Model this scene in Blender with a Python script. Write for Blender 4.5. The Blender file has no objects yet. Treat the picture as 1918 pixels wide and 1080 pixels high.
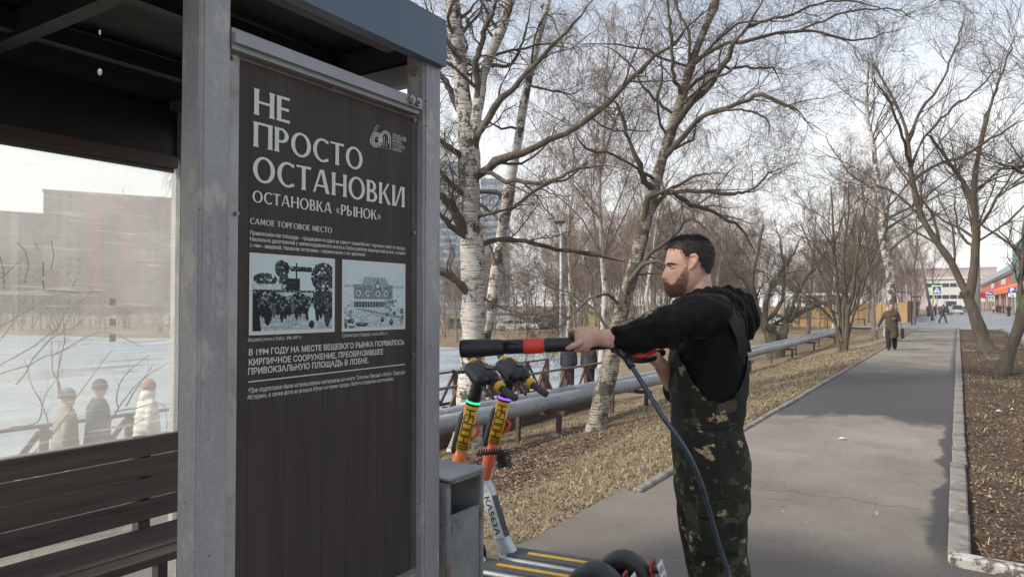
import bpy, bmesh, math, random
import numpy as np
from mathutils import Vector, Matrix
from math import radians, sin, cos, pi
S = bpy.context.scene
COL = S.collection
random.seed(5)
# ---------------------------------------------------------------- camera, world, sun, exposure
YAW, PITCH, CAMH, FPX = radians(32.15), radians(1.33), 1.6, 1330.0
FH = np.array([-sin(YAW), cos(YAW), 0.0]); RV = np.array([cos(YAW), sin(YAW), 0.0])
FV = FH * cos(PITCH) + np.array([0, 0, sin(PITCH)]); UV = -FH * sin(PITCH) + np.array([0, 0, cos(PITCH)])
CAM = np.array([0.0, 0.0, CAMH])
cd = bpy.data.cameras.new('camera'); co = bpy.data.objects.new('camera', cd); COL.objects.link(co)
co.location = (0, 0, CAMH); co.rotation_euler = (pi / 2 + PITCH, 0, YAW)
cd.sensor_width = 36; cd.lens = FPX / 1918 * 36; cd.clip_start = 0.05; cd.clip_end = 5000
S.camera = co
SUN_EL, SUN_AZ = radians(38), radians(218)      # azimuth clockwise from +Y: behind the camera, to the left
W = bpy.data.worlds.new('World'); S.world = W; W.use_nodes = True
nt = W.node_tree; nt.nodes.clear()
out = nt.nodes.new('ShaderNodeOutputWorld'); bg = nt.nodes.new('ShaderNodeBackground'); bg.inputs[1].default_value = 0.115
sky = nt.nodes.new('ShaderNodeTexSky'); sky.sky_type = 'NISHITA'; sky.sun_disc = False
sky.sun_elevation = SUN_EL; sky.sun_rotation = SUN_AZ; sky.air_density = 1.2; sky.dust_density = 2.5; sky.ozone_density = 1.5
tc = nt.nodes.new('ShaderNodeTexCoord'); sep = nt.nodes.new('ShaderNodeSeparateXYZ')
nt.links.new(tc.outputs['Generated'], sep.inputs[0])
ramp = nt.nodes.new('ShaderNodeValToRGB')
ramp.color_ramp.elements[0].position = 0.02; ramp.color_ramp.elements[0].color = (0.92, 0.92, 0.92, 1)
ramp.color_ramp.elements[1].position = 0.46; ramp.color_ramp.elements[1].color = (0.22, 0.22, 0.22, 1)
nt.links.new(sep.outputs[2], ramp.inputs[0])
mp = nt.nodes.new('ShaderNodeMapping'); mp.inputs['Scale'].default_value = (1.5, 1.5, 5)
nz = nt.nodes.new('ShaderNodeTexNoise'); nz.inputs['Scale'].default_value = 1.6; nz.inputs['Detail'].default_value = 6
nt.links.new(tc.outputs['Generated'], mp.inputs[0]); nt.links.new(mp.outputs[0], nz.inputs['Vector'])
mr = nt.nodes.new('ShaderNodeMapRange'); mr.inputs[1].default_value = 0.35; mr.inputs[2].default_value = 0.65
mr.inputs[3].default_value = -0.10; mr.inputs[4].default_value = 0.10
nt.links.new(nz.outputs[0], mr.inputs[0])
ad = nt.nodes.new('ShaderNodeMath'); ad.operation = 'ADD'; ad.use_clamp = True
nt.links.new(ramp.outputs[0], ad.inputs[0]); nt.links.new(mr.outputs[0], ad.inputs[1])
mx = nt.nodes.new('ShaderNodeMix'); mx.data_type = 'RGBA'
nt.links.new(ad.outputs[0], mx.inputs[0]); nt.links.new(sky.outputs[0], mx.inputs[6])
mx.inputs[7].default_value = (8.25, 8.05, 7.85, 1)
nt.links.new(mx.outputs[2], bg.inputs[0]); nt.links.new(bg.outputs[0], out.inputs[0])
sl = bpy.data.lights.new('sun', 'SUN'); sl.energy = 2.6; sl.angle = radians(8); sl.color = (1, 0.91, 0.79)
so = bpy.data.objects.new('sun', sl); COL.objects.link(so)
sd = Vector((sin(SUN_AZ) * cos(SUN_EL), cos(SUN_AZ) * cos(SUN_EL), sin(SUN_EL)))
so.rotation_euler = sd.to_track_quat('Z', 'Y').to_euler()
S.view_settings.view_transform = 'Standard'; S.view_settings.look = 'None'
S.view_settings.exposure = 0.66; S.view_settings.gamma = 1.0; S.view_settings.use_curve_mapping = False
S.render.engine = 'CYCLES'
S.cycles.max_bounces = 5; S.cycles.transparent_max_bounces = 8

# ---------------------------------------------------------------- geometry helpers
def ray(px, py):
    return FV + (px - 959) / FPX * RV - (py - 540) / FPX * UV
def U(px, py, D):                      # world point at horizontal depth D along the view
    d = ray(px, py); return CAM + d * (D / float(d @ FH))
def on_z(px, py, z):
    d = ray(px, py); return CAM + d * ((z - CAMH) / d[2])
def on_x(px, py, X):
    d = ray(px, py); return CAM + d * (X / d[0])
def nrm(a):
    return a / np.maximum(np.linalg.norm(a, axis=-1, keepdims=True), 1e-9)
def sstep(a, b, x):
    t = np.clip((x - a) / (b - a), 0, 1); return t * t * (3 - 2 * t)
def vnoise(x, y, seed=0):
    x = np.asarray(x, float); y = np.asarray(y, float)
    def h(i, j):
        v = np.sin(i * 127.1 + j * 311.7 + seed * 74.7) * 43758.5453; return v - np.floor(v)
    i = np.floor(x); j = np.floor(y); u = x - i; v = y - j
    u = u * u * (3 - 2 * u); v = v * v * (3 - 2 * v)
    return (h(i, j) * (1 - u) + h(i + 1, j) * u) * (1 - v) + (h(i, j + 1) * (1 - u) + h(i + 1, j + 1) * u) * v
def fbm(x, y, seed=0, o=3):
    s = 0; a = .5; t = 0
    for k in range(o):
        s = s + a * vnoise(x * 2 ** k, y * 2 ** k, seed + k); t += a; a *= .5
    return s / t

class MB:
    """collects verts / faces for one mesh"""
    def __init__(s): s.v = []; s.f = []
    def add(s, V, F):
        o = len(s.v); s.v.extend([tuple(map(float, p)) for p in V]); s.f.extend([tuple(int(i) + o for i in f) for f in F]); return s
    def box(s, c, d, rz=0.0, M=None):
        c = np.array(c, float); d = np.array(d, float) / 2
        P = [np.array([x, y, z]) * d for x in (-1, 1) for y in (-1, 1) for z in (-1, 1)]
        if M is not None: P = [np.array(M @ Vector(p)) for p in P]
        elif rz: P = [np.array([p[0] * cos(rz) - p[1] * sin(rz), p[0] * sin(rz) + p[1] * cos(rz), p[2]]) for p in P]
        return s.add([p + c for p in P], [(0, 1, 3, 2), (4, 6, 7, 5), (0, 4, 5, 1), (2, 3, 7, 6), (0, 2, 6, 4), (1, 5, 7, 3)])
    def bar(s, a, b, w, h=None, up=(0, 0, 1)):
        a = np.array(a, float); b = np.array(b, float); h = h or w
        t = nrm(b - a); u = np.array(up, float)
        if abs(t @ u) > .98: u = np.array([1., 0, 0])
        x = nrm(np.cross(t, u)); y = np.cross(x, t)
        P = []
        for q in (a, b):
            for sx, sy in ((-1, -1), (1, -1), (1, 1), (-1, 1)): P.append(q + x * sx * w / 2 + y * sy * h / 2)
        return s.add(P, [(0, 1, 2, 3), (7, 6, 5, 4), (0, 4, 5, 1), (1, 5, 6, 2), (2, 6, 7, 3), (3, 7, 4, 0)])
    def tube(s, pts, r, n=12, cap=True, ry=None, up=(0.13, 0.21, 0.97)):
        pts = np.array(pts, float); K = len(pts)
        r = np.ones(K) * r if np.isscalar(r) else np.array(r, float)
        ry = r if ry is None else (np.ones(K) * ry if np.isscalar(ry) else np.array(ry, float))
        T = nrm(np.gradient(pts, axis=0)); u0 = np.array(up, float)
        x = np.cross(T[0], u0)
        if np.linalg.norm(x) < .1: x = np.cross(T[0], [1, .1, 0])
        x = nrm(x); V = []
        for k in range(K):
            x = nrm(x - T[k] * (x @ T[k])); y = np.cross(T[k], x)
            for i in range(n):
                a = 2 * pi * i / n; V.append(pts[k] + x * cos(a) * r[k] + y * sin(a) * ry[k])
        F = [(k * n + i, k * n + (i + 1) % n, (k + 1) * n + (i + 1) % n, (k + 1) * n + i) for k in range(K - 1) for i in range(n)]
        if cap:
            F.append(tuple(range(n - 1, -1, -1))); F.append(tuple(range((K - 1) * n, K * n)))
        return s.add(V, F)
    def limb(s, pts, r, n=14, m=3, ry=None):       # tube with rounded ends, smoothly resampled
        pts = np.array(pts, float); K = len(pts); r = np.array(r, float)
        ry = r if ry is None else np.array(ry, float)
        tt = np.linspace(0, K - 1, (K - 1) * m + 1)
        P = catmull(pts, tt); R = np.interp(tt, range(K), r); RY = np.interp(tt, range(K), ry)
        d0 = nrm(P[0] - P[1]); d1 = nrm(P[-1] - P[-2]); e = [.5, .866, 1]
        A = [P[0] + d0 * R[0] * q for q in (.97, .8, .45)]; B = [P[-1] + d1 * R[-1] * q for q in (.45, .8, .97)]
        k = np.array([.25, .6, .89])
        P = np.vstack([A, P, B]); R2 = np.concatenate([R[0] * k, R, R[-1] * k[::-1]]); RY2 = np.concatenate([RY[0] * k, RY, RY[-1] * k[::-1]])
        return s.tube(P, R2, n, True, RY2)
    def ell(s, c, r, n=16, m=10, M=None):
        V = []; F = []
        for j in range(1, m):
            th = pi * j / m
            for i in range(n):
                a = 2 * pi * i / n; V.append([sin(th) * cos(a), sin(th) * sin(a), cos(th)])
        V += [[0, 0, 1], [0, 0, -1]]; t = len(V) - 2
        for j in range(m - 2):
            for i in range(n): F.append((j * n + i, (j + 1) * n + i, (j + 1) * n + (i + 1) % n, j * n + (i + 1) % n))
        for i in range(n):
            F.append((t, i, (i + 1) % n)); F.append((t + 1, (m - 2) * n + (i + 1) % n, (m - 2) * n + i))
        V = np.array(V) * np.array(r)
        if M is not None: V = np.array([M @ Vector(p) for p in V])
        return s.add(V + np.array(c), F)
    def cyl(s, a, b, r, n=16, r2=None):
        return s.tube([a, b], [r, r if r2 is None else r2], n)
    def prism(s, P, ext):                        # polygon (3d points) extruded by vector
        P = [np.array(p, float) for p in P]; n = len(P); e = np.array(ext, float)
        return s.add(P + [p + e for p in P], [tuple(range(n)), tuple(range(2 * n - 1, n - 1, -1))] + [(i, (i + 1) % n, n + (i + 1) % n, n + i)[::-1] for i in range(n)])
    def loft(s, rings, close=True):              # rings: list of (n,3)
        n = len(rings[0]); K = len(rings); V = np.vstack(rings)
        F = [(k * n + i, k * n + (i + 1) % n, (k + 1) * n + (i + 1) % n, (k + 1) * n + i) for k in range(K - 1) for i in range(n)]
        if close: F.append(tuple(range(n - 1, -1, -1))); F.append(tuple(range((K - 1) * n, K * n)))
        return s.add(V, F)
    def mesh(s, name):
        me = bpy.data.meshes.new(name); me.from_pydata(s.v, [], s.f); me.update(); return me
def catmull(P, tt):
    K = len(P); Q = np.vstack([2 * P[0] - P[1], P, 2 * P[-1] - P[-2]]); o = []
    for t in tt:
        i = min(int(t), K - 2); u = t - i; a, b, c, d = Q[i], Q[i + 1], Q[i + 2], Q[i + 3]
        o.append(.5 * ((2 * b) + (c - a) * u + (2 * a - 5 * b + 4 * c - d) * u * u + (3 * b - a - 3 * c + d) * u ** 3))
    return np.array(o)
def fixn(me):
    b = bmesh.new(); b.from_mesh(me); bmesh.ops.recalc_face_normals(b, faces=b.faces); b.to_mesh(me); b.free()
def link(name, me, mat=None, parent=None, smooth=False, loc=None, label=None, kind=None, bevel=0):
    o = bpy.data.objects.new(name, me); COL.objects.link(o)
    if mat and me is not None:
        me.materials.clear(); me.materials.append(mat)
    if smooth: me.shade_smooth()
    if parent: o.parent = parent
    if loc is not None: o.location = tuple(map(float, loc))
    if label: o['label'] = label
    if kind: o['kind'] = kind
    if bevel:
        md = o.modifiers.new('bevel', 'BEVEL'); md.width = bevel; md.segments = 2; md.limit_method = 'ANGLE'; md.angle_limit = radians(40)
    return o
def part(name, mb, mat, parent=None, smooth=False, fix=True, **k):
    me = mb.mesh(name) if isinstance(mb, MB) else mb
    if fix: fixn(me)
    return link(name, me, mat, parent, smooth, **k)
def big(name, V, F, mat, parent=None, smooth=False, color=None, **k):
    """numpy mesh; F (m,3) or (m,4); color per face (m,3)"""
    me = bpy.data.meshes.new(name); V = np.asarray(V, np.float32); F = np.asarray(F, np.int32); m, q = F.shape
    me.vertices.add(len(V)); me.vertices.foreach_set('co', V.ravel())
    me.loops.add(m * q); me.loops.foreach_set('vertex_index', F.ravel())
    me.polygons.add(m); me.polygons.foreach_set('loop_start', np.arange(0, m * q, q, dtype=np.int32))
    me.update(calc_edges=True)
    if color is not None:
        a = me.color_attributes.new('tone', 'FLOAT_COLOR', 'CORNER')
        c = np.ones((m, q, 4), np.float32); c[:, :, :3] = np.asarray(color)[:, None, :]; a.data.foreach_set('color', c.ravel())
    return link(name, me, mat, parent, smooth, **k)
def thing(name, label, cat, loc=(0, 0, 0), rz=0, group=None):
    o = bpy.data.objects.new(name, None); COL.objects.link(o); o.empty_display_size = .2
    o.location = tuple(map(float, loc)); o.rotation_euler = (0, 0, rz); o['label'] = label; o['category'] = cat
    if group: o['group'] = group
    return o
def tag(o, label, cat, group=None):
    o['label'] = label; o['category'] = cat
    if group: o['group'] = group
    return o
def copy_tree(o, parent=None):
    c = o.copy(); COL.objects.link(c)
    if parent: c.parent = parent
    for ch in o.children: copy_tree(ch, c)
    return c
def remesh(mb, vox, smooth=6, disp=None, fac=.5):
    me = mb.mesh('tmp'); fixn(me); o = bpy.data.objects.new('tmp', me); COL.objects.link(o)
    r = o.modifiers.new('r', 'REMESH'); r.mode = 'VOXEL'; r.voxel_size = vox
    if smooth:
        q = o.modifiers.new('s', 'SMOOTH'); q.factor = fac; q.iterations = smooth
    dg = bpy.context.evaluated_depsgraph_get(); dg.update()
    out = bpy.data.meshes.new_from_object(o.evaluated_get(dg), depsgraph=dg)
    bpy.data.objects.remove(o); bpy.data.meshes.remove(me)
    if disp:
        n = len(out.vertices); v = np.empty(n * 3, np.float32); out.vertices.foreach_get('co', v); v = v.reshape(n, 3)
        nn = np.empty(n * 3, np.float32); out.vertex_normals.foreach_get('vector', nn); nn = nn.reshape(n, 3)
        v = v + nn * disp(v)[:, None]; out.vertices.foreach_set('co', v.astype(np.float32).ravel()); out.update()
    return out
# ---------------------------------------------------------------- materials
MATS = {}
def nodes(name):
    m = bpy.data.materials.new(name); m.use_nodes = True; t = m.node_tree
    b = t.nodes['Principled BSDF']; return m, t, b
def coords(t, scale=(1, 1, 1), kind='Object'):
    c = t.nodes.new('ShaderNodeTexCoord'); m = t.nodes.new('ShaderNodeMapping'); m.inputs['Scale'].default_value = scale
    t.links.new(c.outputs[kind], m.inputs[0]); return m.outputs[0]
def noise(t, vec, scale, detail=5, rough=.6):
    n = t.nodes.new('ShaderNodeTexNoise'); n.inputs['Scale'].default_value = scale; n.inputs['Detail'].default_value = detail
    n.inputs['Roughness'].default_value = rough
    if vec is not None: t.links.new(vec, n.inputs['Vector'])
    return n.outputs[0]
def ramp_(t, fac, stops):
    r = t.nodes.new('ShaderNodeValToRGB'); e = r.color_ramp.elements
    while len(e) < len(stops): e.new(.5)
    for i, (p, c) in enumerate(stops):
        e[i].position = p; e[i].color = (*c, 1) if len(c) == 3 else c
    t.links.new(fac, r.inputs[0]); return r.outputs[0]
def mixc(t, fac, a, b, mode='MIX'):
    m = t.nodes.new('ShaderNodeMix'); m.data_type = 'RGBA'; m.blend_type = mode
    for s_, v in ((0, fac), (6, a), (7, b)):
        if isinstance(v, (int, float)): m.inputs[s_].default_value = v
        elif isinstance(v, tuple): m.inputs[s_].default_value = (*v, 1)
        else: t.links.new(v, m.inputs[s_])
    return m.outputs[2]
def math_(t, op, a, b=None, clamp=False):
    m = t.nodes.new('ShaderNodeMath'); m.operation = op; m.use_clamp = clamp
    for i, v in ((0, a), (1, b)):
        if v is None: continue
        if isinstance(v, (int, float)): m.inputs[i].default_value = v
        else: t.links.new(v, m.inputs[i])
    return m.outputs[0]
def bump(t, b, h, dist=.01, strength=.5):
    n = t.nodes.new('ShaderNodeBump'); n.inputs['Distance'].default_value = dist; n.inputs['Strength'].default_value = strength
    t.links.new(h, n.inputs['Height']); t.links.new(n.outputs[0], b.inputs['Normal'])
def mat(name, col, rough=.6, metal=0, var=.18, scale=8, bmp=0, bscale=None, bdist=.004, stretch=(1, 1, 1), dirt=None, dscale=3, dlo=.5, dhi=.7, spec=None):
    if name in MATS: return MATS[name]
    m, t, b = nodes(name); v = coords(t, stretch); n = noise(t, v, scale)
    hi = tuple(min(1, c * (1 + var)) for c in col); lo = tuple(c * (1 - var) for c in col)
    c = ramp_(t, n, [(.3, lo), (.7, hi)])
    if dirt is not None:
        d = ramp_(t, noise(t, v, dscale, 8, .7), [(dlo, (0, 0, 0)), (dhi, (1, 1, 1))]); c = mixc(t, d, c, dirt)
    t.links.new(c, b.inputs['Base Color'])
    r = ramp_(t, noise(t, v, scale * 2), [(.3, (max(0, rough - .1),) * 3), (.7, (min(1, rough + .1),) * 3)])
    t.links.new(r, b.inputs['Roughness']); b.inputs['Metallic'].default_value = metal
    if spec is not None: b.inputs['Specular IOR Level'].default_value = spec
    if bmp: bump(t, b, noise(t, v, bscale or scale * 4, 6), bdist, bmp)
    MATS[name] = m; return m
def tone_mat(name, rough=.9, spec=.2):
    m, t, b = nodes(name); a = t.nodes.new('ShaderNodeVertexColor'); a.layer_name = 'tone'
    t.links.new(a.outputs[0], b.inputs['Base Color']); b.inputs['Roughness'].default_value = rough; b.inputs['Specular IOR Level'].default_value = spec
    return m
# ---------------------------------------------------------------- terrain
rng = np.random.default_rng(11)
POND = np.array([(-12.9, -60), (-12.9, 20), (-13.4, 27), (-18.5, 40), (-26.6, 49.4), (-39, 52.5), (-60, 52), (-82, 47.5), (-110, 42), (-150, 20), (-150, -60)], float)
def pond_d(X, Y):                        # signed distance, positive inside
    d = np.full(X.shape, 1e9); ins = np.zeros(X.shape, bool); n = len(POND)
    for i in range(n):
        a = POND[i]; b = POND[(i + 1) % n]; ab = b - a
        t = np.clip(((X - a[0]) * ab[0] + (Y - a[1]) * ab[1]) / (ab @ ab), 0, 1)
        d = np.minimum(d, np.hypot(X - a[0] - t * ab[0], Y - a[1] - t * ab[1]))
        c = ((a[1] > Y) != (b[1] > Y)) & (X < (b[0] - a[0]) * (Y - a[1]) / (b[1] - a[1] + 1e-12) + a[0]); ins ^= c
    return np.where(ins, d, -d)
def ground(X, Y, rough=True):
    X = np.asarray(X, float); Y = np.asarray(Y, float); s = -X
    s0 = 2.42 + 2.1 * (1 - sstep(3.35, 4.3, Y))
    z = np.interp(s - s0, [0, .5, 5.5, 7.3, 10, 14], [0, -.09, -1.33, -1.62, -1.95, -2.1])
    f = 1 - .55 * sstep(40, 90, Y) * sstep(60, 30, s); z = z * f
    w = sstep(-1.4, 1.6, pond_d(X, Y) + .8 * (vnoise(X * .35, Y * .35, 4) - .5)); z = z * (1 - w) - 2.9 * w
    if rough:
        a = sstep(s0, s0 + .8, s) + sstep(.05, .6, X) * (Y > 5.3)
        z = z + a * .07 * (fbm(X * 1.1, Y * 1.1, 3) - .55) + a * .03 * (vnoise(X * 4, Y * 4, 9) - .5)
    z = np.where((X > -2.36) & (X < .02), -.05, z); z = np.where((Y < 5.3) & (X > .0), -.05, z)
    z = np.where((Y < 3.4) & (X > -4.45), -.05, z); z = np.where((Y < 5.8) & (X > -2.5) & (X < .1), -.05, z)
    z = np.where(X > 2.3, -.22, z); z = np.where(X > 8.65, -.1, z)
    bl = sstep(54, 60, Y) * sstep(-13, -7, X) * (X < -2.3); z = z * (1 - bl) - .12 * bl
    z = np.where((Y > 57.6) & (X > -5.3) & (X < 9), -.14, z)
    return z
def axis(lo, hi, step, far_lo, far_hi, g=1.12):
    a = list(np.arange(lo, hi + 1e-6, step)); s = step
    while a[-1] < far_hi: s *= g; a.append(a[-1] + s)
    s = step; b = []
    x = lo
    while x > far_lo: s *= g; x -= s; b.append(x)
    return np.array(b[::-1] + a)
ax = axis(-14, 3, .16, -900, 900); ay = axis(1, 26, .16, -300, 1800, 1.06)
GX, GY = np.meshgrid(ax, ay, indexing='ij'); GZ = ground(GX, GY)
n1, n2 = GX.shape; V = np.stack([GX, GY, GZ], -1).reshape(-1, 3)
I = np.arange(n1 * n2).reshape(n1, n2)
F = np.stack([I[:-1, :-1], I[1:, :-1], I[1:, 1:], I[:-1, 1:]], -1).reshape(-1, 4)
def grass_amt(X, Y):                     # 1 dry grass, 0 leaf litter and bare soil
    s = -X
    near = sstep(.9, .0, np.abs(s - 3.3 - .35 * np.sin(Y * .7)) - .55)
    far = sstep(10, 17, Y)
    g = np.maximum(near * .95, far * .72) + .9 * (fbm(X * .7, Y * .7, 21) - .5)
    g = np.where(s > 8.5, .62 + 1.1 * (fbm(X * .15, Y * .15, 8) - .5), g)
    g = np.where(X > 0, .55 * (fbm(X * 1.2, Y * .5, 33) > .62), g)
    return np.clip(g, 0, 1)
CX = (GX[:-1, :-1] + GX[1:, 1:]) / 2; CY = (GY[:-1, :-1] + GY[1:, 1:]) / 2
g = grass_amt(CX, CY)[..., None]; nn = fbm(CX * 3, CY * 3, 5)[..., None]
soil = np.array([.125, .092, .068]); tan_ = np.array([.32, .265, .175]); green = np.array([.16, .165, .07])
tc_ = tan_ * (1 - .35 * sstep(.5, .75, fbm(CX * .5, CY * .5, 77))[..., None]) + green * .35 * sstep(.5, .75, fbm(CX * .5, CY * .5, 77))[..., None]
colr = (soil * (1 - g) + tc_ * g) * (.7 + .6 * nn)
r_ = (CX > 0)[..., None]; colr = np.where(r_, np.array([.12, .087, .064]) * (.65 + .7 * nn) * (1 - .5 * g) + np.array([.26, .21, .125]) * .5 * g, colr)
gm, t, b = nodes('ground'); a = t.nodes.new('ShaderNodeVertexColor'); a.layer_name = 'tone'
v = coords(t); c = mixc(t, .75, a.outputs[0], ramp_(t, noise(t, v, 26, 8, .75), [(.3, (.3, .3, .3)), (.7, (1.3, 1.25, 1.15))]), 'MULTIPLY')
t.links.new(c, b.inputs['Base Color']); b.inputs['Roughness'].default_value = .95; b.inputs['Specular IOR Level'].default_value = .15
bump(t, b, noise(t, v, 30, 8, .7), .04, .8)
big('ground', V, F, gm, smooth=True, color=colr.reshape(-1, 3), kind='structure')
# ice
im, t, b = nodes('pond_ice'); v = coords(t, (.5, .12, 1)); n = noise(t, v, 1.0, 6)
c = ramp_(t, n, [(.34, (.20, .25, .28)), (.5, (.28, .33, .36)), (.66, (.36, .40, .43))]); t.links.new(c, b.inputs['Base Color'])
t.links.new(ramp_(t, noise(t, coords(t, (.2, .06, 1)), 1.3, 5), [(.4, (.18,) * 3), (.6, (.55,) * 3)]), b.inputs['Roughness'])
bump(t, b, noise(t, coords(t), 3, 5), .02, .3)
link('pond_ice', MB().add([(-200, -120, -2.3), (-11, -120, -2.3), (-11, 70, -2.3), (-200, 70, -2.3)], [(0, 1, 2, 3)]).mesh('pond_ice'), im, kind='structure')
# ---- asphalt
pm, t, b = nodes('asphalt')
v = coords(t); p = t.nodes.new('ShaderNodeSeparateXYZ'); t.links.new(v, p.inputs[0]); px_, py_ = p.outputs[0], p.outputs[1]
base = ramp_(t, noise(t, v, .7, 9, .68), [(.3, (.165, .151, .133)), (.5, (.232, .213, .188)), (.68, (.29, .268, .238))])
fine = ramp_(t, noise(t, v, 120, 3, .8), [(.3, (.5, .5, .5)), (.7, (1.45, 1.42, 1.38))])
c = mixc(t, .8, base, fine, 'MULTIPLY'); c = mixc(t, .7, c, ramp_(t, noise(t, v, 34, 4, .8), [(.3, (.72,) * 3), (.68, (1.28,) * 3)]), 'MULTIPLY')
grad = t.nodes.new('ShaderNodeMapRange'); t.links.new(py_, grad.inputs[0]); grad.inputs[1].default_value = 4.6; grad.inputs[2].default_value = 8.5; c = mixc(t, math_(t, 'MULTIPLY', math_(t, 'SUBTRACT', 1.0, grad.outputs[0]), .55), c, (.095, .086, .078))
spo = ramp_(t, noise(t, v, 7, 6, .75), [(.60, (0, 0, 0)), (.68, (.6,) * 3)]); c = mixc(t, spo, c, (.07, .065, .06))
grit = ramp_(t, noise(t, v, 260, 2, .9), [(.66, (0, 0, 0)), (.72, (1, 1, 1))]); c = mixc(t, math_(t, 'MULTIPLY', grit, .35), c, (.42, .40, .37))
wn = noise(t, coords(t, (.8, .35, 1)), .9, 6, .6)
wn2 = math_(t, 'MULTIPLY', math_(t, 'SUBTRACT', wn, .5), 5.5)
yy = math_(t, 'ADD', py_, wn2)
near = t.nodes.new('ShaderNodeMapRange'); near.interpolation_type = 'SMOOTHSTEP'; t.links.new(yy, near.inputs[0]); near.inputs[1].default_value = 10.9; near.inputs[2].default_value = 11.6
far = t.nodes.new('ShaderNodeMapRange'); far.interpolation_type = 'SMOOTHSTEP'; t.links.new(yy, far.inputs[0]); far.inputs[1].default_value = 22; far.inputs[2].default_value = 17; 
w1 = math_(t, 'MULTIPLY', near.outputs[0], far.outputs[0])
ex = t.nodes.new('ShaderNodeMapRange'); ex.interpolation_type = 'SMOOTHSTEP'; t.links.new(math_(t, 'ADD', px_, math_(t, 'MULTIPLY', math_(t, 'SUBTRACT', noise(t, v, 1.1, 6), .5), .45)), ex.inputs[0])
ex.inputs[1].default_value = -.22; ex.inputs[2].default_value = -.15
ey = t.nodes.new('ShaderNodeMapRange'); t.links.new(py_, ey.inputs[0]); ey.inputs[1].default_value = 4.9; ey.inputs[2].default_value = 5.6
w2 = math_(t, 'MULTIPLY', ex.outputs[0], ey.outputs[0])
w3 = ramp_(t, noise(t, coords(t, (.7, .16, 1)), 1.25, 5), [(.60, (0, 0, 0)), (.66, (.6,) * 3)])
ey2 = t.nodes.new('ShaderNodeMapRange'); t.links.new(py_, ey2.inputs[0]); ey2.inputs[1].default_value = 14; ey2.inputs[2].default_value = 20
w3 = math_(t, 'MULTIPLY', w3, ey2.outputs[0])
w = math_(t, 'MAXIMUM', math_(t, 'MAXIMUM', w1, w2), w3)
c = mixc(t, math_(t, 'MULTIPLY', w, .88), c, (.040, .039, .043))
# cracks
def crack(t, y0, amp, wd, x0, x1):
    n = noise(t, coords(t, (1, 0, 0)), 3.0, 4); yv = math_(t, 'SUBTRACT', math_(t, 'SUBTRACT', py_, y0), math_(t, 'MULTIPLY', math_(t, 'SUBTRACT', n, .5), amp))
    l = math_(t, 'LESS_THAN', math_(t, 'ABSOLUTE', yv), wd)
    return math_(t, 'MULTIPLY', l, math_(t, 'MULTIPLY', math_(t, 'GREATER_THAN', px_, x0), math_(t, 'LESS_THAN', px_, x1)))
cr = math_(t, 'MAXIMUM', crack(t, 6.45, .5, .008, -1.5, -.28), crack(t, 6.15, .4, .006, -1.6, -1.05)); c = mixc(t, math_(t, 'MULTIPLY', cr, .75), c, (.05, .045, .04))
t.links.new(c, b.inputs['Base Color'])
t.links.new(ramp_(t, w, [(0, (.88,) * 3), (1, (.5,) * 3)]), b.inputs['Roughness']); b.inputs['Specular IOR Level'].default_value = .2
bump(t, b, noise(t, v, 140, 3, .8), .004, .55)
def sheet(quads, z):
    m = MB()
    for x0, x1, y0, y1 in quads: m.add([(x0, y0, z), (x1, y0, z), (x1, y1, z), (x0, y1, z)], [(0, 1, 2, 3)])
    return m
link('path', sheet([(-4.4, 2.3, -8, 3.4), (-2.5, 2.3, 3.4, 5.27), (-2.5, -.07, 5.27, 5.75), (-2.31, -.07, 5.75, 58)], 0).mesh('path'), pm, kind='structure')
rm = mat('road_asphalt', (.20, .205, .215), .45, var=.25, scale=.4, bmp=.2, bscale=60, spec=.4)
m = sheet([(2.45, 8.6, -20, 58), (-5.0, 8.6, 58, 135), (-1.0, 8.6, 135, 420)], -.12)
link('road', m.mesh('road'), rm, kind='structure')
sw = mat('pavement', (.23, .22, .21), .85, var=.2, scale=.8)
link('pavement', sheet([(8.76, 12.2, -20, 300)], 0).mesh('pavement'), sw, kind='structure')
link('pavement', sheet([(-7.0, -5.02, 59, 170)], -.105).mesh('pavement'), sw, kind='structure')
# ---- kerbs: one mesh per stone
km = mat('kerb_concrete', (.25, .235, .215), .85, var=.3, scale=5, bmp=.5, bscale=50, bdist=.006, dirt=(.12, .105, .09), dscale=3.5, dlo=.46, dhi=.62)
def stone_mesh(L, w, h, name='kerb_stone'):
    b = bmesh.new(); bmesh.ops.create_cube(b, size=1)
    for q in b.verts: q.co = Vector((q.co.x * w, q.co.y * L, q.co.z * h))
    bmesh.ops.bevel(b, geom=b.edges[:], offset=.012, segments=1, affect='EDGES'); me = bpy.data.meshes.new(name); b.to_mesh(me); b.free(); return me
def kerb_line(name, X, y0, y1, w, h, top, L=.985, m_=km, lat=.006):
    e = bpy.data.objects.new(name, None); COL.objects.link(e); e['kind'] = 'structure'
    me = stone_mesh(L, w, h); me.materials.append(m_); y = y0; k = 0
    while y < y1:
        o = bpy.data.objects.new('kerb_stone', me); COL.objects.link(o); o.parent = e
        o.location = (X + random.uniform(-lat, lat), y + L / 2, top - h / 2 + random.uniform(-.006, .006)); o.rotation_euler = (random.uniform(-.010, .010), random.uniform(-.05, .05), random.uniform(-.016, .016))
        y += L + .014
    return e
kerb_line('kerb_left', -2.36, 5.75, 57.5, .085, .25, .03)
kerb_line('kerb_right', -.015, 5.32, 57.5, .125, .25, .055)
kerb_line('kerb_road_near', 2.39, 5, 57, .13, .3, .03, L=1.97)
kerb_line('kerb_road_far', 8.68, 20, 150, .13, .3, .03, L=2.97)
wk = mat('whitewashed_concrete', (.50, .48, .44), .9, var=.2, scale=9, dirt=(.13, .11, .09), dscale=14, dlo=.48, dhi=.56)
e = bpy.data.objects.new('kerb_front', None); COL.objects.link(e); e['kind'] = 'structure'
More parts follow.
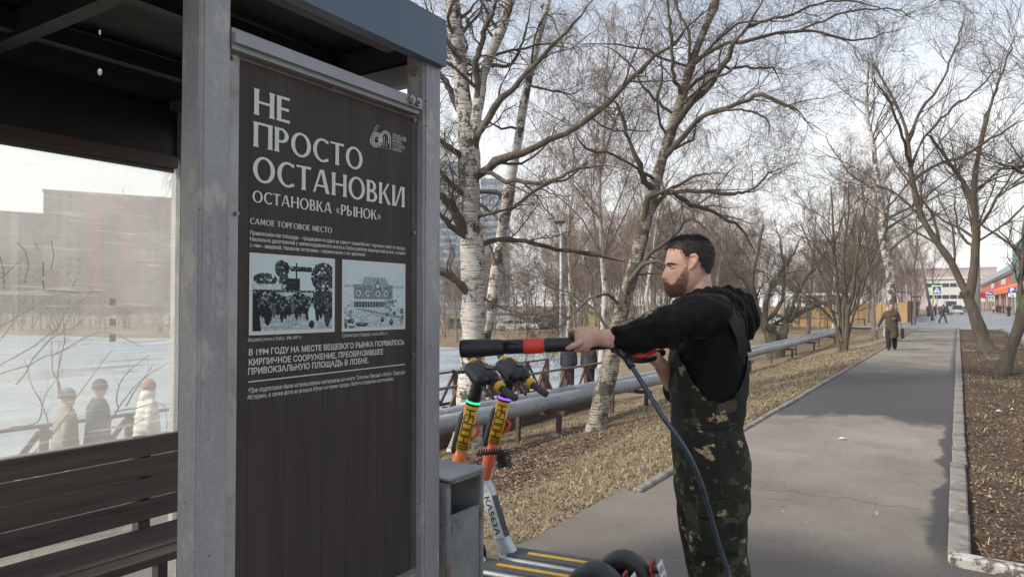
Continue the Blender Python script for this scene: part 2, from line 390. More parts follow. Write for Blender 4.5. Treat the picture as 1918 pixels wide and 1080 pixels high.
me = stone_mesh(.985, .11, .2); me.materials.append(wk)
for k in range(2):
    o = bpy.data.objects.new('kerb_stone', me); COL.objects.link(o); o.parent = e; o.location = (.42 + k * 1.0, 5.16 - .11 * k, -.035); o.rotation_euler = (0, 0, pi / 2 - .115)
# red edge line along the road
rd = mat('red_paint', (.50, .10, .08), .7, var=.3, scale=4)
link('road_edge_marking', sheet([(2.5, 2.95, 12, 34)], -.116).mesh('m'), rd, kind='structure')
# ---------------------------------------------------------------- grass and leaves (stuff)
def scatter(N, x0, x1, y0, y1, wfun):
    # density falls with distance from the camera
    out = []
    tot = 0
    while tot < N:
        X = rng.uniform(x0, x1, N * 2); Y = y0 * (y1 / y0) ** rng.uniform(0, 1, N * 2)
        keep = rng.uniform(0, 1, N * 2) < wfun(X, Y); out.append(np.stack([X[keep], Y[keep]], 1)); tot += keep.sum()
    return np.vstack(out)[:N]
def blades(P, h0, h1, w, lean, cols, name, mt, seedv=0):
    n = len(P); z = ground(P[:, 0], P[:, 1]); B = np.column_stack([P, z])
    a = rng.uniform(0, 2 * pi, n); L = rng.uniform(h0, h1, n); le = np.clip(rng.normal(lean, .25, n), 0, 1.45)
    d = np.stack([np.cos(a) * np.sin(le), np.sin(a) * np.sin(le), np.cos(le)], 1) * L[:, None]
    s = np.stack([-np.sin(a), np.cos(a), 0 * a], 1) * (w * (1 + P[:, 1] / 14))[:, None]
    mid = B + d * .55 + np.array([0, 0, 1]) * (L * .12)[:, None]
    V = np.stack([B - s, B + s, mid + s * .7, mid - s * .7, B + d], 1).reshape(-1, 3)
    i = np.arange(n)[:, None] * 5
    F = np.concatenate([i + [0, 1, 2], i + [0, 2, 3], i + [3, 2, 4]], 0)
    c = np.array(cols)[rng.integers(0, len(cols), n)] * rng.uniform(.7, 1.25, (n, 1)); c = np.concatenate([c, c, c], 0)
    return big(name, V, F, mt, color=c, kind='stuff')
tm = tone_mat('dry_grass'); GR = [(.335, .28, .185), (.27, .22, .14), (.41, .35, .24), (.20, .165, .105), (.165, .16, .09)]
P = scatter(52000, -9.5, -2.42, 3.9, 34, lambda X, Y: np.clip(grass_amt(X, Y) - .12, 0, 1) * (X < -2.42 - 2.1 * (1 - sstep(3.35, 4.3, Y))))
tag(blades(P, .03, .10, .0022, 1.05, GR, 'dry_grass', tm), 'flattened dry straw coloured grass on the bank beside the path', 'grass')
P = scatter(7000, .1, 2.3, 5.4, 34, lambda X, Y: np.clip(grass_amt(X, Y), 0.05, 1))
tag(blades(P, .03, .09, .0022, 1.05, GR, 'dry_grass', tm), 'sparse dry grass tufts in the bare strip right of the path', 'grass')
def leaves(P, size, cols, name, mt):
    n = len(P); z = ground(P[:, 0], P[:, 1]) + .004 + rng.uniform(0, .018, n); C = np.column_stack([P, z])
    a = rng.uniform(0, 2 * pi, n); L = rng.uniform(size[0], size[1], n)
    u = np.stack([np.cos(a), np.sin(a), rng.normal(0, .3, n)], 1) * L[:, None]; v = np.stack([-np.sin(a), np.cos(a), rng.normal(0, .3, n)], 1) * (L * .6)[:, None]
    cu = rng.uniform(-.1, .5, n)[:, None] * L[:, None] * np.array([0, 0, 1])
    V = np.stack([C - u, C - v + cu, C + u, C + v + cu], 1).reshape(-1, 3); i = np.arange(n)[:, None] * 4
    F = np.concatenate([i + [0, 1, 2], i + [0, 2, 3]], 0); c = np.array(cols)[rng.integers(0, len(cols), n)] * rng.uniform(.6, 1.3, (n, 1)); c = np.concatenate([c, c * .9], 0)
    return big(name, V, F, mt, color=c, kind='stuff')
LV = [(.20, .13, .085), (.27, .19, .13), (.14, .09, .065), (.33, .25, .18), (.10, .07, .055)]
lm = tone_mat('fallen_leaf', .8)
P = scatter(52000, -9.8, -2.42, 3.9, 36, lambda X, Y: np.clip(1.05 - grass_amt(X, Y), .3, 1) * (X < -2.42 - 2.1 * (1 - sstep(3.35, 4.3, Y))))
tag(leaves(P, (.010, .030), LV, 'fallen_leaves', lm), 'brown fallen leaves covering the bank under the birches', 'leaves')
P = scatter(24000, .07, 2.3, 5.35, 34, lambda X, Y: .55 + 0 * X)
tag(leaves(P, (.006, .019), LV, 'fallen_leaves', lm), 'brown fallen leaves and crumbs on the soil right of the path', 'leaves')
# litter scraps
wp = mat('scrap_paper', (.7, .7, .68), .7)
mb = MB()
for i in range(150):
    if i < 110: x = rng.uniform(-2.2, -.15); y = 5.5 * (24 / 5.5) ** rng.uniform(0, 1); z = .004
    else: x = rng.uniform(.2, 2); y = rng.uniform(6, 16); z = float(ground(x, y)) + .03
    s = rng.uniform(.004, .010); a = rng.uniform(0, pi)
    mb.add([(x + s * cos(a + q) * k, y + s * sin(a + q) * k, z + .002 * (q > 2)) for q, k in ((0, 1), (1.4, .7), (3.1, 1.2), (4.6, .8))], [(0, 1, 2, 3)])
link('litter_specks', mb.mesh('m'), wp, kind='stuff')
for (px, py, s) in ((1578, 821, .05), (1872, 772, .055), (1897, 767, .035)):
    q = on_z(px, py, 0.01); me = MB(); zz = .01 if q[0] < 0 else float(ground(q[0], q[1])) + .03
    me.add([(q[0] - s, q[1] - s * .4, zz), (q[0] + s * .7, q[1] - s * .5, zz + .01), (q[0] + s, q[1] + s * .4, zz), (q[0] - s * .3, q[1] + s * .6, zz + .015)], [(0, 1, 2, 3)])
    lab = {1578: 'white paper scrap lying alone on the asphalt path', 1872: 'larger white scrap on the soil right of the path', 1897: 'smaller white scrap on the soil, nearer the frame edge'}[px]
    tag(link('paper_scrap', me.mesh('m'), wp), lab, 'litter')
# ---------------------------------------------------------------- bus shelter
PX = -1.8                                  # front plane of the posts
gal = mat('grey_painted_steel', (.27, .275, .28), .42, var=.16, scale=5, bmp=.25, bscale=70, bdist=.002, stretch=(1, 1, .45), dirt=(.33, .32, .30), dscale=6, dlo=.55, dhi=.75, spec=.5)
# extra stains for the posts
def post_mat():
    m, t, b = nodes('weathered_post_paint'); v = coords(t)
    c = ramp_(t, noise(t, coords(t, (1, 1, .35)), 3.5, 6), [(.3, (.215, .218, .225)), (.55, (.29, .292, .295)), (.75, (.36, .36, .36))])
    sp = ramp_(t, noise(t, v, 55, 3, .8), [(.3, (.82,) * 3), (.62, (1.06,) * 3)]); c = mixc(t, .8, c, sp, 'MULTIPLY')
    d = ramp_(t, noise(t, coords(t, (1, 1, .5)), 9, 8, .75), [(.54, (0, 0, 0)), (.62, (.8,) * 3)]); c = mixc(t, d, c, (.40, .38, .35))
    k = ramp_(t, noise(t, v, 34, 2, .5), [(.735, (0, 0, 0)), (.755, (1, 1, 1))]); c = mixc(t, k, c, (.09, .075, .065))
    dr = ramp_(t, noise(t, coords(t, (26, 26, .7)), 1.0, 3), [(.62, (0, 0, 0)), (.68, (.6,) * 3)]); c = mixc(t, dr, c, (.13, .13, .13))
    t.links.new(c, b.inputs['Base Color']); b.inputs['Roughness'].default_value = .42
    bump(t, b, noise(t, v, 90, 4, .7), .002, .4); return m
pmt = post_mat()
GXp = -3.5
dark = mat('dark_roof_steel', (.007, .007, .0075), .6, var=.25, scale=3)
fas = mat('blue_grey_fascia_paint', (.085, .12, .165), .45, var=.07, scale=1.5, spec=.4)
bolt_m = mat('bolt_steel', (.30, .28, .26), .4, .6, var=.3, scale=60)
sh = thing('bus_shelter', 'grey steel bus shelter with dark flat roof and glazed back wall', 'bus shelter', (-2.8, 1.0, 0))
O = np.array([-2.8, 1.0, 0.0])
def sp(name, mb, m, parent=None, **k):      # part given in world coordinates
    o = part(name, mb, m, parent or sh, **k)
    if parent is None: o.location = tuple(-O)
    return o
def yx(px, X): return float(on_x(px, 600, X)[1])
W0 = .1
yl0, yl1 = yx(372, PX), yx(430.5, PX); yr0, yr1 = yx(794, PX), yx(826.5, PX)
ROOF0, ROOF1 = 2.575, 2.75
def post(y0, y1, x0, z1=ROOF0 + .04):
    b = bmesh.new(); bmesh.ops.create_cube(b, size=1)
    for q in b.verts: q.co = Vector((x0 - W0 / 2 + q.co.x * W0, (y0 + y1) / 2 + q.co.y * (y1 - y0), z1 / 2 + q.co.z * z1))
    ed = [e for e in b.edges if abs((e.verts[0].co - e.verts[1].co).z) > .5]
    bmesh.ops.bevel(b, geom=ed, offset=.011, segments=3, affect='EDGES'); me = bpy.data.meshes.new('post'); b.to_mesh(me); b.free(); return me
for y0, y1, x0 in ((yl0, yl1, PX), (yr0, yr1, PX), (yx(337.5, -3.45), yx(337.5, -3.45) + .1, -3.45), (-1.4, -1.3, -3.45), (-1.4, -1.3, PX)):
    o = link('post', post(y0, y1, x0), pmt, sh, loc=-O)
# top front beam of the panel frame, with rounded ends and bolts
yb0, yb1 = yl1 - .0, yx(786, PX)
zb1 = float(on_x(430, 48, PX)[2]); zb0 = float(on_x(430, 88, PX)[2])
b = bmesh.new(); bmesh.ops.create_cube(b, size=1)
for q in b.verts: q.co = Vector((PX + .012 - .03 + q.co.x * .06, (yb0 + yb1) / 2 + q.co.y * (yb1 - yb0 - .004), (zb0 + zb1) / 2 + q.co.z * (zb1 - zb0)))
bmesh.ops.bevel(b, geom=[e for e in b.edges if abs((e.verts[0].co - e.verts[1].co).y) > .3], offset=.016, segments=4, affect='EDGES'); me = bpy.data.meshes.new('m'); b.to_mesh(me); b.free()
link('cross_beam', me, gal, sh, loc=-O, smooth=False)
for dy in (.035, .075):
    m = MB().cyl((PX + .011, yb1 - dy, (zb0 + zb1) / 2 + .006), (PX + .025, yb1 - dy, (zb0 + zb1) / 2 + .006), .0175, 6); m.cyl((PX + .022, yb1 - dy, (zb0 + zb1) / 2 + .006), (PX + .032, yb1 - dy, (zb0 + zb1) / 2 + .006), .009, 10)
    sp('bolt', m, bolt_m)
m = MB().box((PX - .04, (yb0 + yb1) / 2, .52), (.05, yb1 - yb0 - .01, .06)); sp('cross_beam', m, gal)
m = MB().cyl((PX - .05, yr0 - .002, ROOF0 - .035), (PX - .05, yr0 - .016, ROOF0 - .035), .016, 8); sp('bolt', m, bolt_m)
# roof: fascia, soffit, ceiling boards, rafters
FX = -1.765; YE = yx(835.5, FX); Y0 = -1.6; BX = -3.68
zf0 = float(on_x(834, 125, FX)[2]); zf1 = float(on_x(834, 38, FX)[2])
m = MB().box((FX - .004, (Y0 + YE) / 2, (zf0 + zf1) / 2), (.008, YE - Y0, zf1 - zf0)); m.box((FX - .03, (Y0 + YE) / 2, zf0 + .004), (.044, YE - Y0 - .01, .006)); sp('fascia', m, fas)
m = MB().box(((FX + BX) / 2 - .01, YE - .004, (zf0 + zf1) / 2), (FX - BX - .03, .008, zf1 - zf0)); sp('fascia', m, fas)
m = MB().box((BX, (Y0 + YE) / 2, (zf0 + zf1) / 2), (.008, YE - Y0, zf1 - zf0)); sp('fascia', m, dark)
m = MB().box(((FX + BX) / 2, (Y0 + YE) / 2, zf1 - .03), (FX - BX - .03, YE - Y0 - .03, .04)); sp('roof_panel', m, dark)
bm_ = mat('rafter_steel', (.013, .014, .015), .55, var=.3, scale=4)
for y in (-1.35, .1, 1.27, yr0 + .06):      # rafters across
    sp('rafter', MB().box((-2.66, y, zf1 - .11), (1.62, .06, .10)), bm_)
for x in (-2.35, -3.0):                     # purlins along
    for a_, b_ in ((-1.32, .07), (.13, 1.24), (1.30, yr0 + .03)):
        sp('purlin', MB().box((x, (a_ + b_) / 2, zf1 - .105), (.05, b_ - a_, .07)), bm_)
sp('rafter', MB().bar((-2.06, 1.22, zf1 - .2), (-3.2, -.8, zf1 - .2), .07, .05), bm_)
sp('edge_beam', MB().box((FX - .075, (Y0 + YE) / 2 - .1, ROOF0 + .05), (.05, YE - Y0 - .3, .10)), mat('edge_beam_steel', (.035, .037, .04), .5, var=.2, scale=4))
sp('edge_beam', MB().box((-2.62, yr0 + .065, ROOF0 - .02), (1.52, .05, .08)), gal)
zg = float(on_x(165, 293, GXp)[2]); sp('edge_beam', MB().box((-3.53, .45, (zg + .066 + 2.62) / 2), (.07, 3.66, 2.62 - zg - .066)), dark)
# back wall: brown top rail, glass, seals
GXp = -3.5
brown = mat('brown_painted_wood', (.060, .036, .028), .62, var=.25, scale=6, stretch=(6, .6, 6), bmp=.4, bscale=30)
zg = float(on_x(165, 293, GXp)[2]); 
sp('glazing_rail', MB().box((GXp + .03, .45, zg + .035), (.05, 3.5, .06)), brown)
sp('glazing_seal', MB().box((GXp + .012, .45, zg - .005), (.018, 3.5, .018)), mat('rubber_seal', (.06, .065, .065), .5))
yg = yx(329, GXp)
gl, t, b = nodes('dirty_glass'); 
for n in list(t.nodes):
    if n.type == 'BSDF_PRINCIPLED': t.nodes.remove(n)
om = [n for n in t.nodes if n.type == 'OUTPUT_MATERIAL'][0]
tr = t.nodes.new('ShaderNodeBsdfTransparent'); tr.inputs[0].default_value = (.93, .96, .94, 1)
gs = t.nodes.new('ShaderNodeBsdfGlossy'); gs.inputs['Roughness'].default_value = .02
fr = t.nodes.new('ShaderNodeFresnel'); fr.inputs[0].default_value = 1.45
m1 = t.nodes.new('ShaderNodeMixShader'); t.links.new(fr.outputs[0], m1.inputs[0]); t.links.new(tr.outputs[0], m1.inputs[1]); t.links.new(gs.outputs[0], m1.inputs[2])
df = t.nodes.new('ShaderNodeBsdfDiffuse'); df.inputs[0].default_value = (.80, .80, .75, 1)
tl = t.nodes.new('ShaderNodeBsdfTranslucent'); tl.inputs[0].default_value = (.88, .88, .83, 1)
m2 = t.nodes.new('ShaderNodeMixShader'); m2.inputs[0].default_value = .7; t.links.new(df.outputs[0], m2.inputs[1]); t.links.new(tl.outputs[0], m2.inputs[2])
v = coords(t)
dn = ramp_(t, noise(t, coords(t, (1, .45, .9)), 2.0, 7, .65), [(.3, (.19,) * 3), (.5, (.31,) * 3), (.72, (.50,) * 3)])
sc = ramp_(t, noise(t, coords(t, (1, .5, 14)), 3.2, 8, .75), [(.56, (0, 0, 0)), (.63, (.2,) * 3)])
spk = ramp_(t, noise(t, v, 90, 2, .9), [(.70, (0, 0, 0)), (.76, (.35,) * 3)])
dd = math_(t, 'ADD', math_(t, 'ADD', dn, sc), spk, clamp=True)
m3 = t.nodes.new('ShaderNodeMixShader'); t.links.new(dd, m3.inputs[0]); t.links.new(m1.outputs[0], m3.inputs[1]); t.links.new(m2.outputs[0], m3.inputs[2]); t.links.new(m3.outputs[0], om.inputs[0])
sp('glass_pane', MB().add([(GXp, -1.3, .35), (GXp, yg, .35), (GXp, yg, zg), (GXp, -1.3, zg)], [(0, 1, 2, 3)]), gl)
sp('glazing_seal', MB().box((GXp + .002, yg + .006, 1.35), (.012, .010, 2.0)), mat('rubber_seal', (.06, .065, .065), .5))
lgm = mat('pale_frame_strip', (.48, .49, .47), .5, var=.1, scale=6)
sp('frame_strip', MB().box((GXp - .01, yg + .035, 1.35), (.03, .045, 2.05)), lgm)
# scratches on the glass
sm_ = mat('scratch_mark', (.05, .05, .05), .8); mb = MB(); 
for (a, b_, w_) in (((66, 455), (72, 470), .002), ((81, 490), (81, 518), .006), ((80, 525), (83, 541), .007), ((78, 543), (188, 547), .003), ((88, 545), (150, 548), .003)):
    mb.bar(on_x(*a, GXp + .004), on_x(*b_, GXp + .004), .001, w_, up=(1, 0, 0))
for pts in (((33, 455), (48, 470), (54, 500), (45, 530)), ((96, 450), (101, 480), (95, 506)), ((0, 480), (6, 505), (8, 540)), ((145, 520), (136, 536))):
    P_ = [on_x(*q, GXp + .004) for q in pts]
    for i in range(len(P_) - 1): mb.bar(P_[i], P_[i + 1], .001, .0035, up=(1, 0, 0))
sp('scratches', mb, sm_, kind='stuff')
wl, t, b = nodes('pale_tape'); b.inputs['Base Color'].default_value = (.55, .56, .42, 1); b.inputs['Transmission Weight'].default_value = .85; b.inputs['Roughness'].default_value = .8; b.inputs['IOR'].default_value = 1.05
for (px, py) in ((211, 565), (211, 603), (211, 633)):
    c = on_x(px, py, GXp + .003); sp('tape_patch', MB().box(c, (.002, .030, .034)), wl)

# ---------------------------------------------------------------- bench
bw = mat('dark_brown_bench_wood', (.105, .080, .068), .6, var=.35, scale=3, stretch=(4, .5, 8), bmp=.5, bscale=14, bdist=.004, dirt=(.04, .028, .024), dscale=2)
bench = thing('bench', 'dark brown slatted bench along the glass wall of the shelter', 'bench', (-3.4, .6, 0))
BO = np.array([-3.4, .6, 0.]); BXp = -3.33
ye = yx(333, BXp) + .1
rows = [((0, 861), (0, 903)), ((0, 906.5), (0, 948)), ((0, 951), (0, 996)), ((0, 1000), (0, 1043))]
for (a, b_) in rows:
    z1 = float(on_x(*a, BXp)[2]); z0 = float(on_x(*b_, BXp)[2])
    o = part('slat', MB().box((BXp, (ye - 1.3) / 2, (z0 + z1) / 2), (.035, ye + 1.3, z1 - z0)), bw, bench, loc=-BO, bevel=.004)
zs = float(on_x(0, 1061, BXp + .05)[2])
for k in range(4):
    x = BXp + .09 + k * .108
    part('seat_board', MB().box((x, (ye - 1.3) / 2, zs - .02 + random.uniform(-.002, .002)), (.1, ye + 1.3, .036)), bw, bench, loc=-BO, bevel=.004)
for px in (540 / 2, -60):
    y = yx(px, BXp - .04)
    part('back_bracket', MB().box((BXp - .045, y, .68), (.05, .06, .56)), bw, bench, loc=-BO)
for y in (-1.1, .4, ye - .18):
    part('leg', MB().box((BXp + .22, y, zs - .068), (.46, .05, .055)).box((BXp + .38, y, .18), (.05, .05, .36)).box((BXp + .0, y, .18), (.05, .05, .36)), mat('bench_steel', (.05, .05, .05), .5), bench, loc=-BO)
tag(bench, bench['label'], 'bench')

# ---------------------------------------------------------------- information panel
PB = -1.838                                 # printed face
pan = thing('information_panel', 'brown information panel with white Cyrillic headline and two old photos', 'information panel', (PB, 1.7, .6))
IO = np.array([PB, 1.7, .6])
def ip(name, mb, m, parent=None, **k):
    o = part(name, mb, m, parent or pan, **k)
    if parent is None: o.location = tuple(-IO)
    return o
wm, t, b = nodes('printed_brown_board'); v = coords(t, (1, 1, 1))
g1 = noise(t, coords(t, (1, 9, .8)), 1.4, 8, .62); g2 = noise(t, coords(t, (1, 40, 1.2)), 1.6, 5, .7)
c = ramp_(t, g1, [(.25, (.044, .038, .033)), (.5, (.058, .050, .043)), (.75, (.074, .064, .055))])
c = mixc(t, .6, c, ramp_(t, g2, [(.35, (.86,) * 3), (.7, (1.14, 1.12, 1.10))]), 'MULTIPLY')
zz_ = t.nodes.new('ShaderNodeSeparateXYZ'); t.links.new(v, zz_.inputs[0])
for y_ in (1.42, 1.56, 1.72, 1.84, 1.99):   # plank joints
    n = noise(t, coords(t, (0, 0, 1)), 1.2, 2); l = math_(t, 'LESS_THAN', math_(t, 'ABSOLUTE', math_(t, 'SUBTRACT', math_(t, 'ADD', zz_.outputs[1], math_(t, 'MULTIPLY', n, .02)), y_)), .0013)
    c = mixc(t, math_(t, 'MULTIPLY', l, .6), c, (.018, .014, .012))
dr = ramp_(t, noise(t, coords(t, (1, 5, .5)), 1.6, 8, .75), [(.55, (0, 0, 0)), (.75, (.5,) * 3)]); c = mixc(t, dr, c, (.085, .075, .062)); sc_ = ramp_(t, noise(t, coords(t, (1, 60, 5)), 1.3, 3), [(.76, (0, 0, 0)), (.79, (.6,) * 3)]); c = mixc(t, sc_, c, (.16, .15, .13))
t.links.new(c, b.inputs['Base Color']); b.inputs['Roughness'].default_value = .6; b.inputs['Specular IOR Level'].default_value = .15
bump(t, b, g2, .002, .25)
yp0, yp1 = yx(444, PB), yr0 - .03
zt = float(on_x(444, 110, PB)[2]); zbm = .56
ip('board', MB().box((PB - .012, (yp0 + yp1) / 2, (zt + zbm) / 2), (.022, yp1 - yp0, zt - zbm)), wm)
edge = mat('pale_panel_edge', (.36, .36, .345), .5, var=.15, scale=9, dirt=(.20, .16, .13), dscale=5)
ip('frame_strip', MB().box((PB - .012, (yl1 + yp0) / 2, (zt + zbm) / 2 + .02), (.026, yp0 - yl1 - .001, zt - zbm + .05)), edge)
ip('frame_strip', MB().box((PB - .012, (yp0 + yr0) / 2, zt + .0225), (.024, yr0 - yp0, .043)), mat('reddish_frame', (.19, .155, .14), .6, var=.3, scale=9))
ip('frame_strip', MB().box((PB - .012, (yp1 + yr0) / 2, (zt + zbm) / 2), (.026, yr0 - yp1 - .001, zt - zbm - .001)), mat('dark_frame_strip', (.10, .095, .09), .5, .2, var=.3, scale=12))
for (px, py) in ((434, 109), (620, 163), (774, 226), (773, 436), (772, 664), (441, 400)):
    c_ = on_x(px, py, PB + .002); ip('screw', MB().cyl(c_, c_ + np.array([.010, 0, 0]), .007, 8).cyl(c_ + np.array([.008, 0, 0]), c_ + np.array([.014, 0, 0]), .004, 6), bolt_m)
ink = mat('pale_print', (.60, .61, .59), .55, var=.04, scale=20)
# hand drawn capitals with contrast between thick and thin strokes
SW, TH, FL = .165, .095, .02
def g_stem(x, y0=0., y1=1., w=SW): 
    return [(x - FL, y0), (x + w + FL, y0), (x + w, y0 + .13), (x + w, y1 - .13), (x + w + FL, y1), (x - FL, y1), (x, y1 - .13), (x, y0 + .13)]
def g_bar(x0, x1, y, h=TH, fl=0): return [(x0, y), (x1, y - fl), (x1, y + h + fl), (x0, y + h)]
def g_arc(cx, cy, rx, ry, a0, a1, w=SW, h=TH, n=26):
    A = [radians(a0 + (a1 - a0) * i / n) for i in range(n + 1)]; q = []
    for i in range(n):
        a, c = A[i], A[i + 1]
        q.append([(cx + rx * cos(a), cy + ry * sin(a)), (cx + rx * cos(c), cy + ry * sin(c)), (cx + (rx - w) * cos(c), cy + (ry - h) * sin(c)), (cx + (rx - w) * cos(a), cy + (ry - h) * sin(a))])
    return q
def g_bowl(x, y0, y1, rx):
    cy = (y0 + y1) / 2; ry = (y1 - y0) / 2; xs = x
    q = [g_bar(SW, xs, y1 - TH), g_bar(SW, xs, y0)]
    return q + g_arc(xs, cy, rx, ry, -90, 90)
def diag(x0, y0, x1, y1, w): return [(x0, y0), (x0 + w, y0), (x1 + w, y1), (x1, y1)]
GL = {
 'Н': (.72, [g_stem(0), g_stem(.72 - SW), g_bar(SW, .72 - SW, .46)]),
 'Е': (.50, [g_stem(0), g_bar(SW, .49, .0, TH, .012), g_bar(SW, .45, .46, TH, .012), g_bar(SW, .48, 1 - TH, TH, .012)]),
 'П': (.72, [g_stem(0), g_stem(.72 - SW), g_bar(SW, .72 - SW, 1 - TH)]),
 'Р': (.56, [g_stem(0)] + g_bowl(.26, .40, 1.0, .30)),
 'О': (.86, g_arc(.43, .5, .43, .52, 0, 360)),
 'С': (.70, g_arc(.43, .5, .43, .52, 52, 308) + [[(.66, .97), (.70, .97), (.70, .80), (.64, .84)], [(.66, .03), (.70, .03), (.70, .19), (.64, .16)]]),
 'Т': (.64, [g_stem(.32 - SW / 2), g_bar(0, .32 - SW / 2 , 1 - TH, TH, -.012), g_bar(.32 + SW / 2, .64, 1 - TH, TH, .012)]),
 'А': (.78, [diag(.0, 0, .31, 1, .10), diag(.60, 0, .33, 1, .17), g_bar(.16, .62, .26, .08)]),
 'В': (.58, [g_stem(0)] + g_bowl(.28, .0, .54, .30) + g_bowl(.24, .48, 1.0, .27)),
 'К': (.66, [g_stem(0), diag(SW, .46, .47, 1, .11), diag(.50, 0, .20, .56, .17)]),
 'И': (.74, [g_stem(0), g_stem(.74 - SW), diag(SW - .02, .0, .74 - SW - .08, 1, .10)]),
 'Ы': (.90, [g_stem(0), g_stem(.90 - SW)] + g_bowl(.24, .0, .58, .30)),
 '«': (.42, [[(.0, .36), (.13, .62), (.19, .62), (.08, .36)], [(.0, .36), (.13, .10), (.19, .10), (.08, .36)], [(.18, .36), (.31, .62), (.37, .62), (.26, .36)], [(.18, .36), (.31, .10), (.37, .10), (.26, .36)]]),
 '»': (.42, [[(.19, .36), (.06, .62), (.0, .62), (.11, .36)], [(.19, .36), (.06, .10), (.0, .10), (.11, .36)], [(.37, .36), (.24, .62), (.18, .62), (.29, .36)], [(.37, .36), (.24, .10), (.18, .10), (.29, .36)]]),
 'М': (.86, [diag(.02, 0, .08, 1, .10), diag(.66, 0, .62, 1, .17), diag(.34, .12, .10, 1, .14), diag(.38, .12, .62, 1, .09)]),
 'Г': (.50, [g_stem(0), g_bar(SW, .5, 1 - TH, TH, .012)]),
 ' ': (.28, []),
}
def headline(text, L, R_, top, bot, name='lettering'):
    A = on_x(*L, PB); z1 = float(on_x(L[0], top, PB)[2]); z0 = float(on_x(L[0], bot, PB)[2]); y0 = float(A[1]); y1 = float(on_x(R_, 400, PB)[1])
    gap = .10; tot = sum(GL[c][0] for c in text) + gap * (len(text) - 1); mb = MB(); x = 0; k = 0
    for c in text:
        w, ps = GL[c]
        for p in ps:
            if c == 'О': pass
            off = .0012 + (k % 23) * .00002; k += 1
            mb.add([(PB + off, y0 + (x + q[0]) / tot * (y1 - y0), z0 + q[1] * (z1 - z0)) for q in p], [tuple(range(len(p)))])
        x += w + gap
    o = ip(name, mb, ink, fix=False); return o
headline('НЕ', (476, 165), 541.5, 165, 214)
headline('ПРОСТО', (475, 226), 678, 227, 274)
headline('ОСТАНОВКИ', (473.5, 290), 757, 291, 339)
headline('ОСТАНОВКА «РЫНОК»', (472.5, 355), 713, 356, 378)
headline('САМОЕ ТОРГОВОЕ МЕСТО', (468, 407), 621.5, 408, 419)
def ftext(text, x0, x1, ytop, ybot, name='lettering', shear=0, bold=0, X=PB, parent=None, m_=None, off=.0012):
    cu = bpy.data.curves.new('t', 'FONT'); cu.body = text; cu.shear = shear; cu.offset = bold; cu.resolution_u = 2
    o = bpy.data.objects.new('t', cu); COL.objects.link(o); dg = bpy.context.evaluated_depsgraph_get(); dg.update()
    me = bpy.data.meshes.new_from_object(o.evaluated_get(dg), depsgraph=dg); bpy.data.objects.remove(o)
    n = len(me.vertices); v = np.empty(n * 3, np.float32); me.vertices.foreach_get('co', v); v = v.reshape(n, 3)
    lo = v.min(0); hi = v.max(0)
    if x1 is None: return me, v, lo, hi
    y0 = float(on_x(x0, 500, X)[1]); y1 = float(on_x(x1, 500, X)[1]); z1 = float(on_x(x0, ytop, X)[2]); z0 = float(on_x(x0, ybot, X)[2])
    q = np.stack([np.full(n, X + off), y0 + (v[:, 0] - lo[0]) / (hi[0] - lo[0]) * (y1 - y0), z0 + (v[:, 1] - lo[1]) / (hi[1] - lo[1]) * (z1 - z0)], 1)
    me.vertices.foreach_set('co', q.astype(np.float32).ravel()); me.update()
    return link(name, me, m_ or ink, parent or pan, loc=-IO)
P1 = ['Привокзальная площадь - традиционно одно из самых оживлённых торговых мест в городе.', 'Несколько десятилетий у железнодорожного моста в Лобне работал фермерский рынок, а рядом', 'с ним - вещевой. Название остановки - напоминание о тех временах.']
ftext(P1[0], 467.5, 758.5, 431, 441.5, bold=.012); ftext(P1[1], 467.5, 758.5, 442.5, 453, bold=.012); ftext(P1[2], 467.5, 685.5, 454, 464.5, bold=.012)
ftext('В 1994 ГОДУ НА МЕСТЕ ВЕЩЕВОГО РЫНКА ПОЯВИЛОСЬ', 467, 757, 653, 668, bold=.02)
ftext('КИРПИЧНОЕ СООРУЖЕНИЕ, ПРЕОБРАЗИВШЕЕ', 467, 718, 671.5, 686.5, bold=.02)
ftext('ПРИВОКЗАЛЬНУЮ ПЛОЩАДЬ В ЛОБНЕ.', 466, 691, 688.5, 704, bold=.02)
ftext('*При подготовке были использованы материалы из книги Татьяны Рамзай «Лобня. Природа.', 465.5, 759, 726, 738, shear=.3, bold=.008)
ftext('История», а также фото из фондов Музея истории города Лобня и открытых источников.', 465, 737, 739, 750, shear=.3, bold=.008)
ftext('Вещевой рынок в Лобне, 1996-1997 гг.', 465, 565, 632, 641.5, shear=.3)
ftext('Торговый центр "Надежда", начало 2000-х гг.', 641, 726, 624, 633, shear=.3)
a_ = on_x(465, 716, PB + .0012); b_ = on_x(759, 682.5, PB + .0012)
ip('rule_line', MB().add([a_, b_, b_ + [0, 0, .0035], a_ + [0, 0, .0035]], [(0, 1, 2, 3)]), ink, fix=False)
ftext('ЛОБНЯ', 733.5, 759, 249.5, 259); ftext('ВЧЕРА,', 734, 752, 260.5, 267); ftext('СЕГОДНЯ,', 734, 757, 267.5, 274); ftext('ЗАВТРА.', 734, 752, 275, 281.5)
